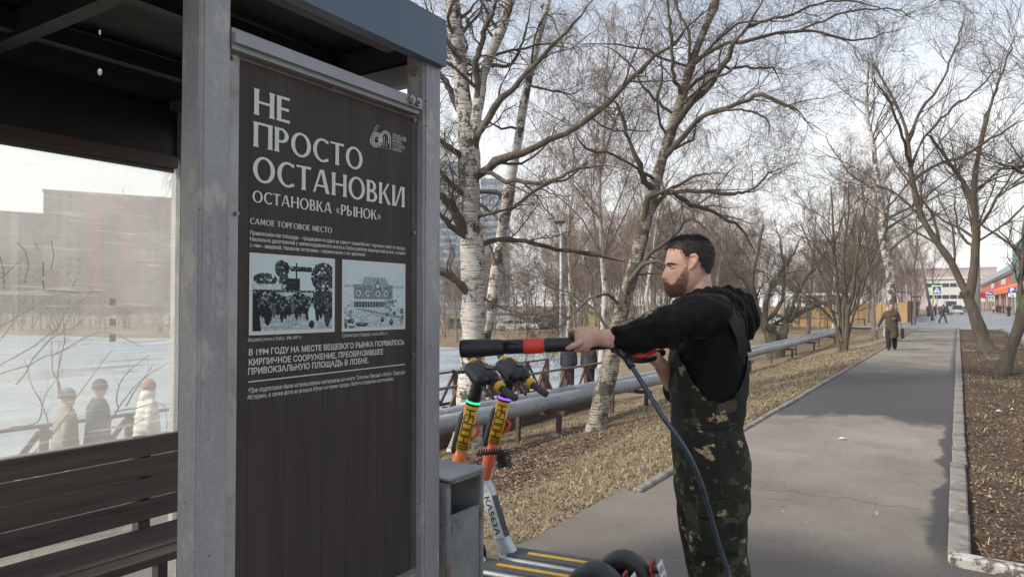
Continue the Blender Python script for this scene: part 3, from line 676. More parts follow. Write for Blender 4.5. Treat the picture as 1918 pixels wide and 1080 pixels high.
# the anniversary emblem: outlined 60
mb = MB()
def ering(cx, cy, rx, ry, w, a0=0, a1=360, n=28, off=.0012):
    q = []
    for i in range(n):
        a = radians(a0 + (a1 - a0) * i / n); c = radians(a0 + (a1 - a0) * (i + 1) / n)
        pts = [on_x(cx + (rx) * cos(a), cy - ry * sin(a), PB + off), on_x(cx + rx * cos(c), cy - ry * sin(c), PB + off), on_x(cx + (rx - w) * cos(c), cy - (ry - w) * sin(c), PB + off), on_x(cx + (rx - w) * cos(a), cy - (ry - w) * sin(a), PB + off)]
        mb.add(pts, [(0, 1, 2, 3)])
for k_ in (0, 3.2, 6.2): ering(705, 262, 12 - k_, 14 - k_, 1.5, off=.0012 + k_ * .0001)
for k_ in (0, 3.2): ering(721.5, 262, 10.5 - k_, 17 - k_, 1.5, -30, 200, off=.0019 + k_ * .0001)
for (a, c, w_) in (((694, 258), (706, 234), 1.8), ((698, 257), (710, 235), 1.5), ((711, 262), (711, 276), 2), ((731, 262), (731, 279), 2), ((711, 277), (732, 280), 2), ((715, 274), (716, 262), 1.4), ((719, 275), (720, 256), 1.6), ((724, 276), (724, 264), 1.4), ((700, 268), (712, 270), 1.6), ((699, 260), (711, 262), 1.3)):
    A_ = on_x(*a, PB + .0025); C_ = on_x(*c, PB + .0025); mb.bar(A_, C_, .0006, w_ * .0017, up=(1, 0, 0))
ip('emblem', mb, ink, fix=False)
# printed photographs: painted cell by cell as flat print
def ell_m(X, Y, cx, cy, rx, ry): return ((X - cx) / rx) ** 2 + ((Y - cy) / ry) ** 2 < 1
def photo(tl, tr, bl, fn, nx, ny, lab):
    y0 = float(on_x(tl[0], 500, PB)[1]); y1 = float(on_x(tr[0], 500, PB)[1]); z1 = float(on_x(*tl, PB)[2]); z0 = float(on_x(*bl, PB)[2])
    ip('photo_border', MB().add([(PB + .0010, y0, z0), (PB + .0010, y1, z0), (PB + .0010, y1, z1), (PB + .0010, y0, z1)], [(0, 1, 2, 3)]), ink, fix=False)
    bx = (y1 - y0) * .035; yy_ = np.linspace(y0 + bx, y1 - bx, nx + 1); zz__ = np.linspace(z1 - bx, z0 + bx, ny + 1)
    A, B = np.meshgrid(yy_, zz__); V = np.stack([np.full(A.shape, PB + .0018), A, B], -1).reshape(-1, 3); I = np.arange((nx + 1) * (ny + 1)).reshape(ny + 1, nx + 1)
    F = np.stack([I[:-1, :-1], I[1:, :-1], I[1:, 1:], I[:-1, 1:]], -1).reshape(-1, 4)
    u, w = np.meshgrid((np.arange(nx) + .5) / nx, (np.arange(ny) + .5) / ny); c = fn(u, w)
    big('photo_print', V, F, PHM, pan, color=c.reshape(-1, 3), loc=-IO, label=lab)
PHM = tone_mat('photo_print', .5, .3)
LT, DK = np.array([.56, .68, .68]), np.array([.006, .010, .012])
def shade(k): k = np.clip(k, 0, 1)[..., None]; return DK * (1 - k) + LT * k
def market(u, w):
    k = .95 + 0 * u; n = fbm(u * 30, w * 30, 1); n2 = fbm(u * 60, w * 40, 6)
    tree = ((ell_m(u, w, .88, .24, .17, .22) | ell_m(u, w, .34, .14, .09, .12) | ell_m(u, w, .36, .30, .06, .14) | ell_m(u, w, .14, .3, .14, .09)) ) & (n > .32); k = np.where(tree, .12 + .5 * (n2 - .3), k)
    k = np.where((w > .10) & (w < .17) & (u > .34) & (u < .72) & (n2 > .3), .15, k)
    for x in (.40, .52, .77): k = np.where((abs(u - x) < .008) & (w > .05) & (w < .46), .05, k)
    k = np.where((w > .27) & (w < .45) & (u > .40) & (u < .56), .12, k)
    k = np.where((w > .36) & (w < .44) & (u < .34), .9 - 3 * abs(w - .40), k)
    k = np.where((w > .44) & (w < .78), .08 + .9 * (n2 > .60) * n, k)
    k = np.where((w > .47) & (w < .50 + .03 * np.sin(u * 20)) & (u > .2) & (u < .75), .8, k)
    k = np.where((u > .74) & (u < .92) & (w > .46) & (w < .70), .2, k)
    fl = w > .76 + .04 * fbm(u * 14, u * 0, 3); k = np.where(fl, .55 + .4 * fbm(u * 6, w * 50, 8), k)
    for i in range(22):
        x = (i * .0457 + .02) % 1; y = .60 + .13 * ((i * 37) % 10) / 10; k = np.where(ell_m(u, w, x, y + .08, .022, .09), .08 + .25 * ((i * 7) % 5 == 0), k); k = np.where(ell_m(u, w, x, y - .03, .014, .02), .45, k)
    k = np.where(ell_m(u, w, .72, .78, .045, .12), .97, k); k = np.where(ell_m(u, w, .725, .65, .022, .035), .75, k); k = np.where(ell_m(u, w, .72, .93, .035, .06), .12, k)
    k = np.where((u < .05 + .1 * (w - .5)) & (w > .5), .05, k); k = np.where(ell_m(u, w, .17, .80, .04, .13), .06, k); k = np.where(ell_m(u, w, .93, .85, .04, .12), .2, k)
    k = np.clip(k + .55 * (fbm(u * 75, w * 75, 15) - .5) * (k < .93), 0, 1); k = np.clip((k - .12) * 1.15, 0, 1); return shade(k ** 1.4)
def mall(u, w):
    n = fbm(u * 40, w * 40, 2); k = .97 - .05 * w + 0 * u
    k = np.where((w > .33) & (w < .37), .7, k)
    bd = (w > .32) & (w < .56) & (u > .14) & (u < .80); k = np.where(bd, .42 + .2 * (n - .5), k)
    k = np.where((w > .20 - .0 * u) & (w < .34) & (u > .26 + (.34 - w) * .4) & (u < .76 - (.34 - w) * .7), .58 + .2 * (n - .5), k)
    gb = (abs(u - .54) < (w - .16) * .40) & (w > .16) & (w < .42); k = np.where(gb, .35, k); k = np.where(gb & (abs(abs(u - .54) - (w - .16) * .40) < .012), .9, k)
    k = np.where(ell_m(u, w, .54, .34, .03, .03), .9, k)
    for x in (.22, .37, .54, .68): k = np.where(ell_m(u, w, x, .46, .032, .05), .95, k); k = np.where(ell_m(u, w, x, .46, .018, .035), .2, k)
    k = np.where((w > .55 - .05 * (u > .8)) & (w < .59) & (u > .1) & (u < .85), .92, k); k = np.where((w > .59) & (w < .68) & (u > .14) & (u < .72), .15 + .5 * ((u * 22) % 1 > .75), k)
    k = np.where((u > .66) & (w > .56) & (w < .76 - (u - .66) * .9), .25 + .4 * (n > .5), k)
    k = np.where(w > .70, .85 - .25 * (n > .62), k); k = np.where((w > .70) & (abs(w - .72 - (u - .3) * .2) < .012), .4, k)
    for (x, y, rx, ry) in ((.28, .95, .10, .035), (.62, .88, .035, .045), (.70, .80, .028, .035), (.76, .72, .02, .025), (.78, .93, .035, .05), (.82, .66, .018, .02), (.86, .58, .014, .016), (.90, .50, .012, .012), (.83, .78, .025, .03)):
        k = np.where(ell_m(u, w, x, y, rx, ry), .08, k); k = np.where(ell_m(u, w, x, y - ry * .35, rx * .6, ry * .3), .45, k)
    k = np.where((u < .12) & (w > .62) & (w < .92), .5 + .5 * (n > .5), k); k = np.where((w > .86) & (u < .16) & (n > .5), .1, k)
    k = np.where((u > .94) & (w > .7) & (w < .95) & (n > .45), .2, k)
    k = np.clip(k + .45 * (fbm(u * 70, w * 70, 18) - .5) * (w > .16), 0, 1); return shade(k ** 1.3)
photo((466.7, 472.5), (627, 485), (466, 628), market, 110, 100, 'black and white print of a crowded market')
photo((640.5, 485.5), (759, 494), (640.5, 621), mall, 90, 100, 'black and white print of a gabled brick building with cars')

# ---------------------------------------------------------------- litter bin
binm = mat('worn_galvanised_sheet', (.27, .285, .28), .48, .25, var=.3, scale=6, bmp=.4, bscale=25, bdist=.004, dirt=(.09, .085, .08), dscale=5, dlo=.55, dhi=.63)
edgem = mat('rusty_bin_edge', (.24, .245, .235), .6, .1, var=.3, scale=10, dirt=(.17, .09, .05), dscale=9, dlo=.56, dhi=.66)
bc = on_x(838, 895, PX + .005); yn = float(bc[1]); zt_ = float(bc[2]); yf = yx(906, PX + .005); BXF = PX + .005; dpt = .34
LB = thing('litter_bin', 'grey metal litter bin with a dark slot, beside the shelter post', 'litter bin', (BXF, (yn + yf) / 2, 0)); LO = np.array([BXF, (yn + yf) / 2, 0])
def lp(n, mb, m, **k): return part(n, mb, m, LB, loc=-LO, **k)
zo1 = float(on_x(843, 903, BXF)[2]); zo0 = float(on_x(843, 967, BXF)[2])
lp('front_frame', MB().box((BXF - .006, yn + .012, zt_ / 2 - .01), (.012, .024, zt_ - .024)).box((BXF - .006, yf - .010, zt_ / 2 - .01), (.012, .02, zt_ - .024)).box((BXF - .006, (yn + yf) / 2, zt_ - .022), (.012, yf - yn - .045, .02)), edgem)
lp('lid', MB().box((BXF - dpt / 2 + .004, (yn + yf) / 2, zt_ - .006), (dpt + .02, yf - yn + .014, .012)), binm, bevel=.003)
lp('front_panel', MB().box((BXF - .010, (yn + yf) / 2, zo0 / 2), (.006, yf - yn - .05, zo0)), binm)
lp('side_panel', MB().box((BXF - dpt / 2, yn + .004, zt_ / 2 - .01), (dpt - .02, .006, zt_ - .024)), binm)
lp('side_panel', MB().box((BXF - dpt / 2, yf - .004, zt_ / 2 - .01), (dpt - .02, .006, zt_ - .024)), binm)
lp('back_panel', MB().box((BXF - dpt + .006, (yn + yf) / 2, zt_ / 2 - .01), (.006, yf - yn - .02, zt_ - .024)), binm)
lp('liner', MB().box((BXF - .17, (yn + yf) / 2, zo0 / 2 - .06), (.27, yf - yn - .06, zo0 - .12)), mat('bin_liner', (.01, .01, .01), .6))
# drops falling from the roof edge
dm, t, b = nodes('water'); b.inputs['Base Color'].default_value = (.9, .9, .9, 1); b.inputs['Roughness'].default_value = .08; b.inputs['Transmission Weight'].default_value = .6
dlab = ['small water drop falling just under the shelter ceiling', 'larger water drop falling lower under the shelter ceiling']
for i, (px, py, rx, rz) in enumerate(((187, 61, .0022, .006), (187, 135, .0045, .0075))):
    tag(part('water_drop', MB().ell((0, 0, 0), (rx, rx, rz), 10, 8), dm, None, True, loc=U(px, py, 1.5)), dlab[i], 'water drop')
# ---------------------------------------------------------------- bare trees
trng = np.random.default_rng(23)
def birch_mat(name, white=(.62, .60, .56), darkc=(.075, .068, .06), thr=.5, zs=1.0):
    m, t, b = nodes(name)
    len_ = noise(t, coords(t, (2.2, 2.2, 30 * zs)), 1.6, 5, .65); blot = noise(t, coords(t, (1.6, 1.6, 1.2 * zs)), 2.1, 7, .7); tiny = noise(t, coords(t, (6, 6, 60)), 1.5, 3)
    c = ramp_(t, noise(t, coords(t), 3, 4), [(.3, tuple(w * .80 for w in white)), (.7, white)])
    c = mixc(t, ramp_(t, len_, [(thr + .08, (0, 0, 0)), (thr + .12, (.9,) * 3)]), c, darkc)
    c = mixc(t, ramp_(t, tiny, [(.62, (0, 0, 0)), (.68, (.6,) * 3)]), c, darkc)
    c = mixc(t, ramp_(t, blot, [(thr + .07, (0, 0, 0)), (thr + .10, (.96,) * 3)]), c, ramp_(t, tiny, [(.35, (.045, .042, .036)), (.65, (.12, .11, .09))]))
    t.links.new(c, b.inputs['Base Color']); b.inputs['Roughness'].default_value = .8; b.inputs['Specular IOR Level'].default_value = .2
    bump(t, b, math_(t, 'SUBTRACT', 1.0, math_(t, 'ADD', blot, len_)), .03, .7); return m
birch_w = birch_mat('birch_bark_white', (.70, .67, .62), thr=.462); birch_g = birch_mat('birch_bark_grey', (.42, .38, .32), (.085, .075, .06), .435)
birch_s = birch_mat('birch_bark_upper', (.30, .265, .22), (.10, .085, .07), .44)
limb_m = mat('limb_bark', (.095, .080, .064), .9, var=.45, scale=9, bmp=.6, bscale=30, bdist=.01, stretch=(1, 1, .5), dirt=(.20, .185, .13), dscale=3.5)
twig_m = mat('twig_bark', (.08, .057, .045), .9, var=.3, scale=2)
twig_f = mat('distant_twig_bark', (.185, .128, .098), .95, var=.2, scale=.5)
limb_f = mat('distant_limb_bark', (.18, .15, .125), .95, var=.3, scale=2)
willow_m = mat('willow_bark', (.088, .072, .053), .9, var=.4, scale=7, bmp=.7, bscale=20, bdist=.02, stretch=(1, 1, .3))
def tubes(groups, sides):
    """groups: list of arrays (n,K,4). vectorised tubes"""
    Vs, Fs = [], []; o = 0
    for P in groups:
        n, K, _ = P.shape
        if n == 0: continue
        X = P[:, :, :3]; T = nrm(np.gradient(X, axis=1)); ref = np.array([.31, .17, .935]); a = np.cross(T, ref)
        bad = np.linalg.norm(a, axis=-1, keepdims=True) < .15; a = np.where(bad, np.cross(T, [1., .1, 0]), a); a = nrm(a); c = np.cross(T, a)
        th = 2 * pi * np.arange(sides) / sides
        V = X[:, :, None, :] + (a[:, :, None, :] * np.cos(th)[:, None] + c[:, :, None, :] * np.sin(th)[:, None]) * P[:, :, None, 3:4]
        idx = np.arange(n * K * sides).reshape(n, K, sides); r1 = np.roll(idx, -1, 2)
        F = np.stack([idx[:, :-1], r1[:, :-1], r1[:, 1:], idx[:, 1:]], -1).reshape(-1, 4) + o
        Vs.append(V.reshape(-1, 3)); Fs.append(F); o += n * K * sides
    return np.vstack(Vs), np.vstack(Fs)
def grow(P, m, t0, t1, ang, lf, rf, k, jit, grav, minr=.0015, rmax=9, Lmax=9, Lmin=0):
    n, K, _ = P.shape
    if n == 0: return np.zeros((0, k, 4))
    idx = np.repeat(np.arange(n), m); N = len(idx); t = trng.uniform(t0, t1, N); tk = t * (K - 1); i = np.minimum(tk.astype(int), K - 2); fr = (tk - i)[:, None]
    a = P[idx, i]; b = P[idx, i + 1]; q = a + (b - a) * fr; tan = nrm(b[:, :3] - a[:, :3])
    plen = np.linalg.norm(np.diff(P[:, :, :3], axis=1), axis=-1).sum(1)[idx]
    rn = trng.normal(size=(N, 3)); rn[:, 2] += .25; pr = nrm(rn - (rn * tan).sum(1, keepdims=True) * tan)
    A = np.radians(np.clip(trng.normal(ang, ang * .28, N), 8, 110))[:, None]; d = tan * np.cos(A) + pr * np.sin(A)
    L = np.minimum(plen * lf * (1 - .45 * t) * trng.uniform(.55, 1.25, N), Lmax)
    L = np.maximum(L, Lmin * trng.uniform(.5, 1.4, N))
    out = np.zeros((N, k, 4)); p = q[:, :3].copy(); out[:, 0, :3] = p; r0 = np.clip(q[:, 3] * rf * trng.uniform(.7, 1.1, N), minr, rmax); out[:, 0, 3] = r0
    for s in range(1, k):
        d = nrm(d + jit * trng.normal(size=(N, 3)) + np.array([0, 0, grav])); p = p + d * (L / (k - 1))[:, None]
        out[:, s, :3] = p; out[:, s, 3] = np.maximum(r0 * (1 - .68 * s / (k - 1)), minr * .8)
    return out
def trace(pts, D, w, K=20, dz=0, jitter=.10):
    """pts: image positions, D: depth or list of depths, w: width in pixels or list -> (K,4)"""
    n = len(pts); D = np.interp(np.linspace(0, 1, n), np.linspace(0, 1, len(D)), D) if hasattr(D, '__len__') else np.full(n, float(D))
    w = np.interp(np.linspace(0, 1, n), np.linspace(0, 1, len(w)), w) if hasattr(w, '__len__') else np.full(n, float(w))
    P = np.array([[*U(x, y, d), ww / 2 / FPX * d * .97] for (x, y), d, ww in zip(pts, D, w)])
    t = np.linspace(0, n - 1, K); Q = catmull(P[:, :3], t); R = np.interp(t, range(n), P[:, 3]); d = np.linalg.norm(np.diff(Q, axis=0), axis=1).mean()
    Q[1:-1] += trng.normal(size=(K - 2, 3)) * jitter * d
    R = R * (1 + .07 * trng.normal(size=K))
    return np.column_stack([Q, R])
def tree(name, label, trunk, limbs, tmat, levels, group=None, twmat=None, lmat=None, base=None, tsides=14, cat='tree', limbmats=None, twsplit=2, skip=0):
    """trunk: list of (K,4); limbs: list of (K,4); levels: list of grow kwargs"""
    base = np.array(base if base is not None else trunk[0][0][:3], float); root = thing(name, label, cat, base, group=group)
    B = np.array([*base, 0])
    allT = np.vstack(trunk); lim2 = []
    for q in limbs:
        q = q.copy(); dd = np.linalg.norm(allT[:, :3] - q[0, :3], axis=1); j = int(np.argmin(dd)); off = (allT[j, :3] - q[0, :3]) * (dd[j] < 1.2); k = np.clip(1 - np.arange(len(q)) / (len(q) * .35), 0, 1)[:, None]
        q[:, :3] += off * k; q[0, 3] *= 1.35; u = np.linspace(0, 1, len(q)); q[:, 3] *= 1 - .65 * sstep(.72, 1, u); lim2.append(q)
    limbs = lim2
    V, F = tubes([np.array([q - B]) for q in trunk], tsides); part_ = big('trunk', V, F, tmat, root, True)
    G = {}
    for q in trunk[skip:] + limbs: G.setdefault(len(q), []).append(q)
    src = [np.array(v) for v in G.values()]
    lv = []; prev = src
    for L in levels:
        cur = [grow(p, **L) for p in prev]; lv.append(cur); prev = cur
    if limbs:
        lm_ = [np.array([q - B]) for q in limbs]; V, F = tubes(lm_, 8); big('limb', V, F, lmat or limb_m, root, True, kind='stuff')
    bl = [p - B for c in lv[:twsplit] for p in c]; V, F = tubes(bl, 4); big('branches', V, F, lmat or limb_m, root, True, kind='stuff')
    if lv[twsplit:]:
        tw = [p - B for c in lv[twsplit:] for p in c]; V, F = tubes(tw, 3); big('twigs', V, F, twmat or twig_m, root, kind='stuff')
    return root
def bark_trunk(P, K=34, wob=.05, flare=1.35):     # finer, uneven trunk
    t = np.linspace(0, len(P) - 1, K); Q = catmull(P[:, :3], t); R = np.interp(t, range(len(P)), P[:, 3]) * (1 + wob * trng.normal(size=K))
    R[0] *= flare; R[1] *= 1 + (flare - 1) * .5; R[2] *= 1 + (flare - 1) * .2
    return np.column_stack([Q, R])
def gbase(px, py, X=None, D=None):
    pass
LV_HERO = [dict(m=8, t0=.12, t1=1, ang=50, lf=.42, rf=.40, k=8, jit=.24, grav=.02, minr=.005, Lmax=2.3, Lmin=.9),
           dict(m=7, t0=.10, t1=1, ang=48, lf=.45, rf=.5, k=6, jit=.24, grav=-.03, minr=.0028, Lmax=1.3, Lmin=.6),
           dict(m=5, t0=.05, t1=1, ang=46, lf=.6, rf=.55, k=4, jit=.20, grav=-.16, minr=.0018, Lmax=.9, Lmin=.4),
           dict(m=3, t0=.08, t1=1, ang=40, lf=.5, rf=.7, k=2, jit=.2, grav=-.35, minr=.0015, Lmax=.38, Lmin=.18)]
# --- the big multi-stemmed white birch beside the shelter
DA = 15.6
tA = bark_trunk(trace([(872, 852), (878, 790), (884, 720), (886, 640), (887, 570), (886, 500), (883, 430), (880, 360), (879, 300), (878, 240)], DA, [58, 50, 50, 50, 50, 50, 46, 44, 42, 40], 16, jitter=0))
A1 = bark_trunk(trace([(878, 245), (868, 185), (862, 120), (855, 60), (848, 0), (842, -70), (838, -150)], DA, [36, 30, 28, 27, 26, 20, 12], 12, jitter=.01), 22, .03, 1)
A2 = bark_trunk(trace([(886, 262), (896, 190), (906, 140), (924, 90), (942, 50), (950, 0), (962, -80), (970, -150)], DA - .1, [24, 22, 20, 19, 17, 15, 10], 12, jitter=.01), 22, .03, 1)
B1 = bark_trunk(trace([(906, 640), (922, 560), (934, 480), (944, 410), (958, 330), (970, 270), (980, 200), (994, 130), (1012, 60), (1028, 0), (1040, -80)], DA + 1.0, [24, 24, 24, 24, 20, 18, 15, 13, 12, 10, 8], 16, jitter=.01), 30, .04, 1.1)
limA = [trace([(896, 300), (908, 250), (935, 195), (978, 150), (1020, 105), (1060, 60), (1092, 25), (1130, -30)], [DA, DA - 1.2], [18, 15, 13, 11, 9, 7, 5, 3]),
        trace([(882, 190), (886, 120), (903, 75), (914, 40), (930, 0), (945, -60)], [DA - .2, DA - .8], [14, 13, 12, 10, 8, 4]),
        trace([(872, 180), (858, 110), (836, 75), (810, 40), (790, -10)], [DA, DA - .5], [14, 12, 10, 8, 4]),
        trace([(868, 235), (850, 190), (832, 150), (805, 120), (780, 80)], [DA, DA + .6], [16, 14, 11, 8, 4]),
        trace([(873, 310), (850, 285), (828, 265), (800, 250), (770, 240)], [DA, DA - .8], [15, 12, 10, 7, 4]),
        trace([(874, 470), (850, 400), (830, 372), (805, 350), (775, 335)], [DA, DA - 1], [24, 20, 14, 10, 5]),
        trace([(872, 450), (845, 425), (825, 400), (800, 370)], [DA - .1, DA - .9], [16, 12, 9, 5]),
        trace([(876, 560), (858, 530), (836, 515), (810, 506), (780, 500)], [DA - .1, DA - .8], [20, 14, 11, 8, 5]),
        trace([(872, 370), (850, 350), (824, 320), (800, 290)], [DA - .1, DA - .6], [14, 11, 8, 4]),
        trace([(900, 335), (925, 315), (948, 298), (985, 285), (1030, 262), (1080, 240), (1125, 205), (1160, 170), (1200, 135), (1245, 92), (1300, 45), (1350, 0)], [DA, DA - 1.8], [18, 17, 17, 15, 14, 13, 12, 11, 10, 9, 7, 5]),
        trace([(897, 318), (925, 322), (950, 335), (985, 342), (1030, 340), (1060, 325), (1080, 318), (1130, 312), (1180, 318)], [DA - .2, DA - 2], [9, 9, 9, 8, 7, 6, 5, 4, 2]),
        trace([(902, 456), (925, 446), (960, 446), (1000, 455), (1040, 466), (1085, 472), (1130, 482), (1172, 490)], [DA - .3, DA + .8], [13, 11, 10, 9, 9, 7, 6, 5]),
        trace([(918, 540), (940, 570), (965, 590), (990, 600), (1010, 615)], [DA, DA - .6], [7, 5, 4, 3, 2]),
        trace([(905, 410), (940, 395), (965, 385), (1000, 382)], [DA, DA - 1], [7, 6, 4, 3]),
        trace([(975, 170), (1000, 165), (1040, 172), (1075, 175), (1095, 160)], [DA + 1, DA], [6, 5, 4, 3, 2]),
        trace([(930, 130), (960, 120), (985, 60), (995, 0)], [DA, DA + .5], [8, 6, 5, 4])]
tree('birch_tree', 'large white birch with several stems standing right behind the shelter post', [tA, A1, A2, B1], limA, birch_w, LV_HERO, skip=1)
# --- the leaning birch between the shelter and the man
DE = 14.3
tE = bark_trunk(trace([(1114, 822), (1122, 775), (1135, 720), (1148, 665), (1158, 610), (1170, 560), (1185, 510), (1198, 460), (1212, 400), (1226, 350), (1240, 300), (1256, 250), (1270, 205), (1284, 160), (1298, 110), (1318, 60), (1338, 10), (1350, -40), (1368, -130)], [DE, DE + .4], [38, 35, 34, 32, 29, 28, 27, 27, 25, 22, 21, 20, 18, 17, 16, 18, 19, 14, 6], 26, jitter=.004), 44, .06, 1.15)
limE = [trace([(1262, 245), (1285, 205), (1325, 165), (1355, 120), (1375, 80), (1398, 55), (1430, 0), (1450, -50)], [DE, DE - 1.2], [15, 14, 12, 10, 8, 6, 5, 4]),
        trace([(1362, 105), (1395, 75), (1440, 68), (1490, 60), (1530, 58), (1580, 73), (1620, 74), (1670, 60), (1710, 48)], [DE - .6, DE - 2], [9, 8, 7, 6, 5, 5, 4, 3, 2]),
        trace([(1400, 50), (1440, 38), (1490, 25), (1540, 5), (1580, 0), (1640, 12), (1700, 38)], [DE - .8, DE - 2.2], [7, 6, 5, 4, 4, 3, 2]),
        trace([(1500, 58), (1540, 40), (1590, 22), (1640, 18), (1690, 22), (1730, 45)], [DE - 1.4, DE - 2.4], [5, 4, 4, 3, 3, 2]),
        trace([(1245, 290), (1290, 245), (1320, 215), (1370, 200), (1410, 180), (1425, 178), (1470, 195), (1500, 212), (1530, 250)], [DE, DE - 1.5], [12, 11, 10, 9, 8, 8, 7, 5, 3]),
        trace([(1345, 208), (1380, 205), (1410, 210), (1440, 230), (1438, 265)], [DE - .8, DE - 1.2], [6, 5, 4, 3, 2]),
        trace([(1285, 170), (1310, 145), (1345, 130), (1390, 126), (1435, 128), (1450, 130), (1470, 170)], [DE, DE + 1.2], [8, 7, 6, 5, 4, 4, 2]),
        trace([(1280, 190), (1302, 175), (1330, 150), (1370, 132), (1385, 100)], [DE - .2, DE - 1], [10, 8, 6, 5, 4]),
        trace([(1210, 430), (1215, 375), (1235, 362), (1265, 350), (1300, 330), (1325, 325), (1365, 328)], [DE, DE - 1], [14, 12, 9, 7, 6, 5, 3]),
        trace([(1300, 385), (1340, 370), (1380, 362), (1410, 355), (1440, 325), (1480, 310)], [DE, DE - .7], [9, 8, 7, 5, 4, 2]),
        trace([(1212, 440), (1250, 365), (1290, 380), (1340, 400), (1390, 430), (1420, 480)], [DE, DE + 1], [9, 9, 9, 7, 5, 3]),
        trace([(1222, 365), (1205, 340), (1195, 305), (1175, 255), (1165, 220), (1150, 190), (1120, 175)], [DE, DE - .8], [14, 13, 10, 8, 7, 5, 3]),
        trace([(1185, 300), (1150, 285), (1120, 285), (1090, 270), (1075, 235)], [DE - .5, DE - 1.2], [6, 5, 5, 4, 2]),
        trace([(1190, 510), (1225, 468), (1260, 445), (1290, 410), (1310, 420), (1350, 460)], [DE, DE - .6], [10, 8, 7, 5, 4, 2]),
        trace([(1175, 575), (1185, 525), (1215, 490), (1260, 500), (1290, 520), (1300, 570)], [DE - .1, DE - 1], [14, 12, 8, 6, 4, 3]),
        trace([(1155, 565), (1135, 545), (1105, 560), (1070, 590), (1050, 610), (1030, 625)], [DE, DE - .7], [7, 6, 5, 4, 3, 2]),
        trace([(1160, 640), (1130, 595), (1100, 570), (1060, 545), (1015, 535)], [DE, DE + .8], [7, 5, 4, 3, 2]),
        trace([(1268, 200), (1235, 185), (1210, 170), (1180, 120), (1140, 90), (1110, 85)], [DE, DE + .6], [6, 6, 5, 4, 3, 2]),
        trace([(1280, 175), (1262, 130), (1255, 60), (1250, 0), (1235, -60)], [DE, DE - .5], [9, 7, 6, 5, 3]),
        trace([(1290, 130), (1290, 60), (1270, 20), (1262, -30)], [DE, DE + .5], [7, 6, 5, 3])]
tree('birch_tree', 'grey barked birch leaning right between the scooters and the man', [tE], limE, birch_g, LV_HERO, lmat=limb_m)
# --- trees in the strip right of the path
DF = 24.7
tF = [bark_trunk(trace([(1850, 662), (1838, 625), (1826, 592), (1815, 562), (1806, 545)], DF, [31, 22, 19, 18, 18], 10, jitter=0), 16, .03, 1.25),
      bark_trunk(trace([(1822, 582), (1811, 556), (1798, 525), (1778, 485), (1752, 448), (1728, 410), (1714, 370), (1706, 320), (1702, 270), (1690, 220), (1665, 170), (1635, 120)], [DF, DF + 1], [14, 13, 13, 12, 11, 10, 9, 8, 6, 4, 3], 16, jitter=.02), 24, .03, 1),
      bark_trunk(trace([(1814, 560), (1822, 520), (1826, 480), (1828, 440), (1826, 400), (1824, 350), (1830, 300), (1842, 250), (1858, 190), (1880, 130)], [DF, DF - 1], [18, 17, 16, 14, 12, 11, 9, 7, 5, 3], 16, jitter=.02), 24, .03, 1)]
limF = [trace([(1823, 385), (1810, 350), (1780, 310), (1745, 260), (1735, 250)], [DF, DF - 1], [9, 8, 7, 5, 3]), trace([(1714, 330), (1760, 305), (1810, 290), (1850, 262), (1900, 235), (1940, 210)], [DF, DF - 2], [7, 6, 6, 5, 3, 2]),
        trace([(1708, 270), (1725, 215), (1755, 170), (1780, 110), (1800, 60), (1810, 20)], [DF + .5, DF + 2], [8, 6, 5, 4, 3, 2]), trace([(1704, 300), (1685, 240), (1660, 180), (1625, 140)], [DF, DF - 1.5], [7, 5, 4, 2]),
        trace([(1835, 270), (1850, 210), (1870, 150), (1895, 90), (1905, 60)], [DF - .5, DF + 1], [7, 5, 4, 3, 2]), trace([(1826, 360), (1860, 330), (1900, 300), (1950, 280)], [DF, DF - 1], [5, 4, 3, 2]),
        trace([(1742, 430), (1700, 380), (1650, 350), (1600, 355)], [DF, DF + 1.5], [7, 5, 4, 2]), trace([(1822, 470), (1800, 440), (1790, 400), (1785, 350)], [DF, DF + 1], [6, 5, 3, 2]),
        trace([(1710, 300), (1740, 240), (1790, 200), (1850, 150), (1890, 90)], [DF, DF + 3], [6, 5, 4, 3, 2])]
LV_MID = [dict(m=8, t0=.2, t1=1, ang=38, lf=.45, rf=.45, k=7, jit=.14, grav=.06, minr=.008, Lmax=4, Lmin=1.6),
          dict(m=7, t0=.15, t1=1, ang=38, lf=.45, rf=.5, k=5, jit=.16, grav=.05, minr=.0048, Lmax=2.2, Lmin=.8),
          dict(m=7, t0=.1, t1=1, ang=38, lf=.5, rf=.55, k=4, jit=.16, grav=.02, minr=.0030, Lmax=1.4, Lmin=.6)]
tree('forked_tree', 'bare tree forking low into two stems at the right edge of the path', tF, limF, willow_m, LV_MID, lmat=willow_m, skip=1)
DG = 16.4
tG = bark_trunk(trace([(1872, 706), (1888, 668), (1905, 620), (1922, 572), (1950, 480), (1975, 380), (1990, 280), (2000, 150)], DG, [27, 23, 22, 22, 20, 17, 13, 8], 16, jitter=.01), 26, .04, 1.3)
limG = [trace([(1985, 300), (1950, 310), (1918, 322), (1890, 312), (1850, 305)], [DG, DG - 1.5], [12, 10, 7, 4, 2]), trace([(1975, 360), (1940, 340), (1905, 345), (1870, 370)], [DG, DG + 1], [9, 7, 5, 2]), trace([(1990, 220), (1960, 170), (1925, 120), (1900, 90)], [DG, DG + 1], [8, 5, 3, 2])]
tree('leaning_tree', 'mossy trunk leaning out of the right frame edge near the path', [tG], limG, willow_m, LV_MID, lmat=limb_m)
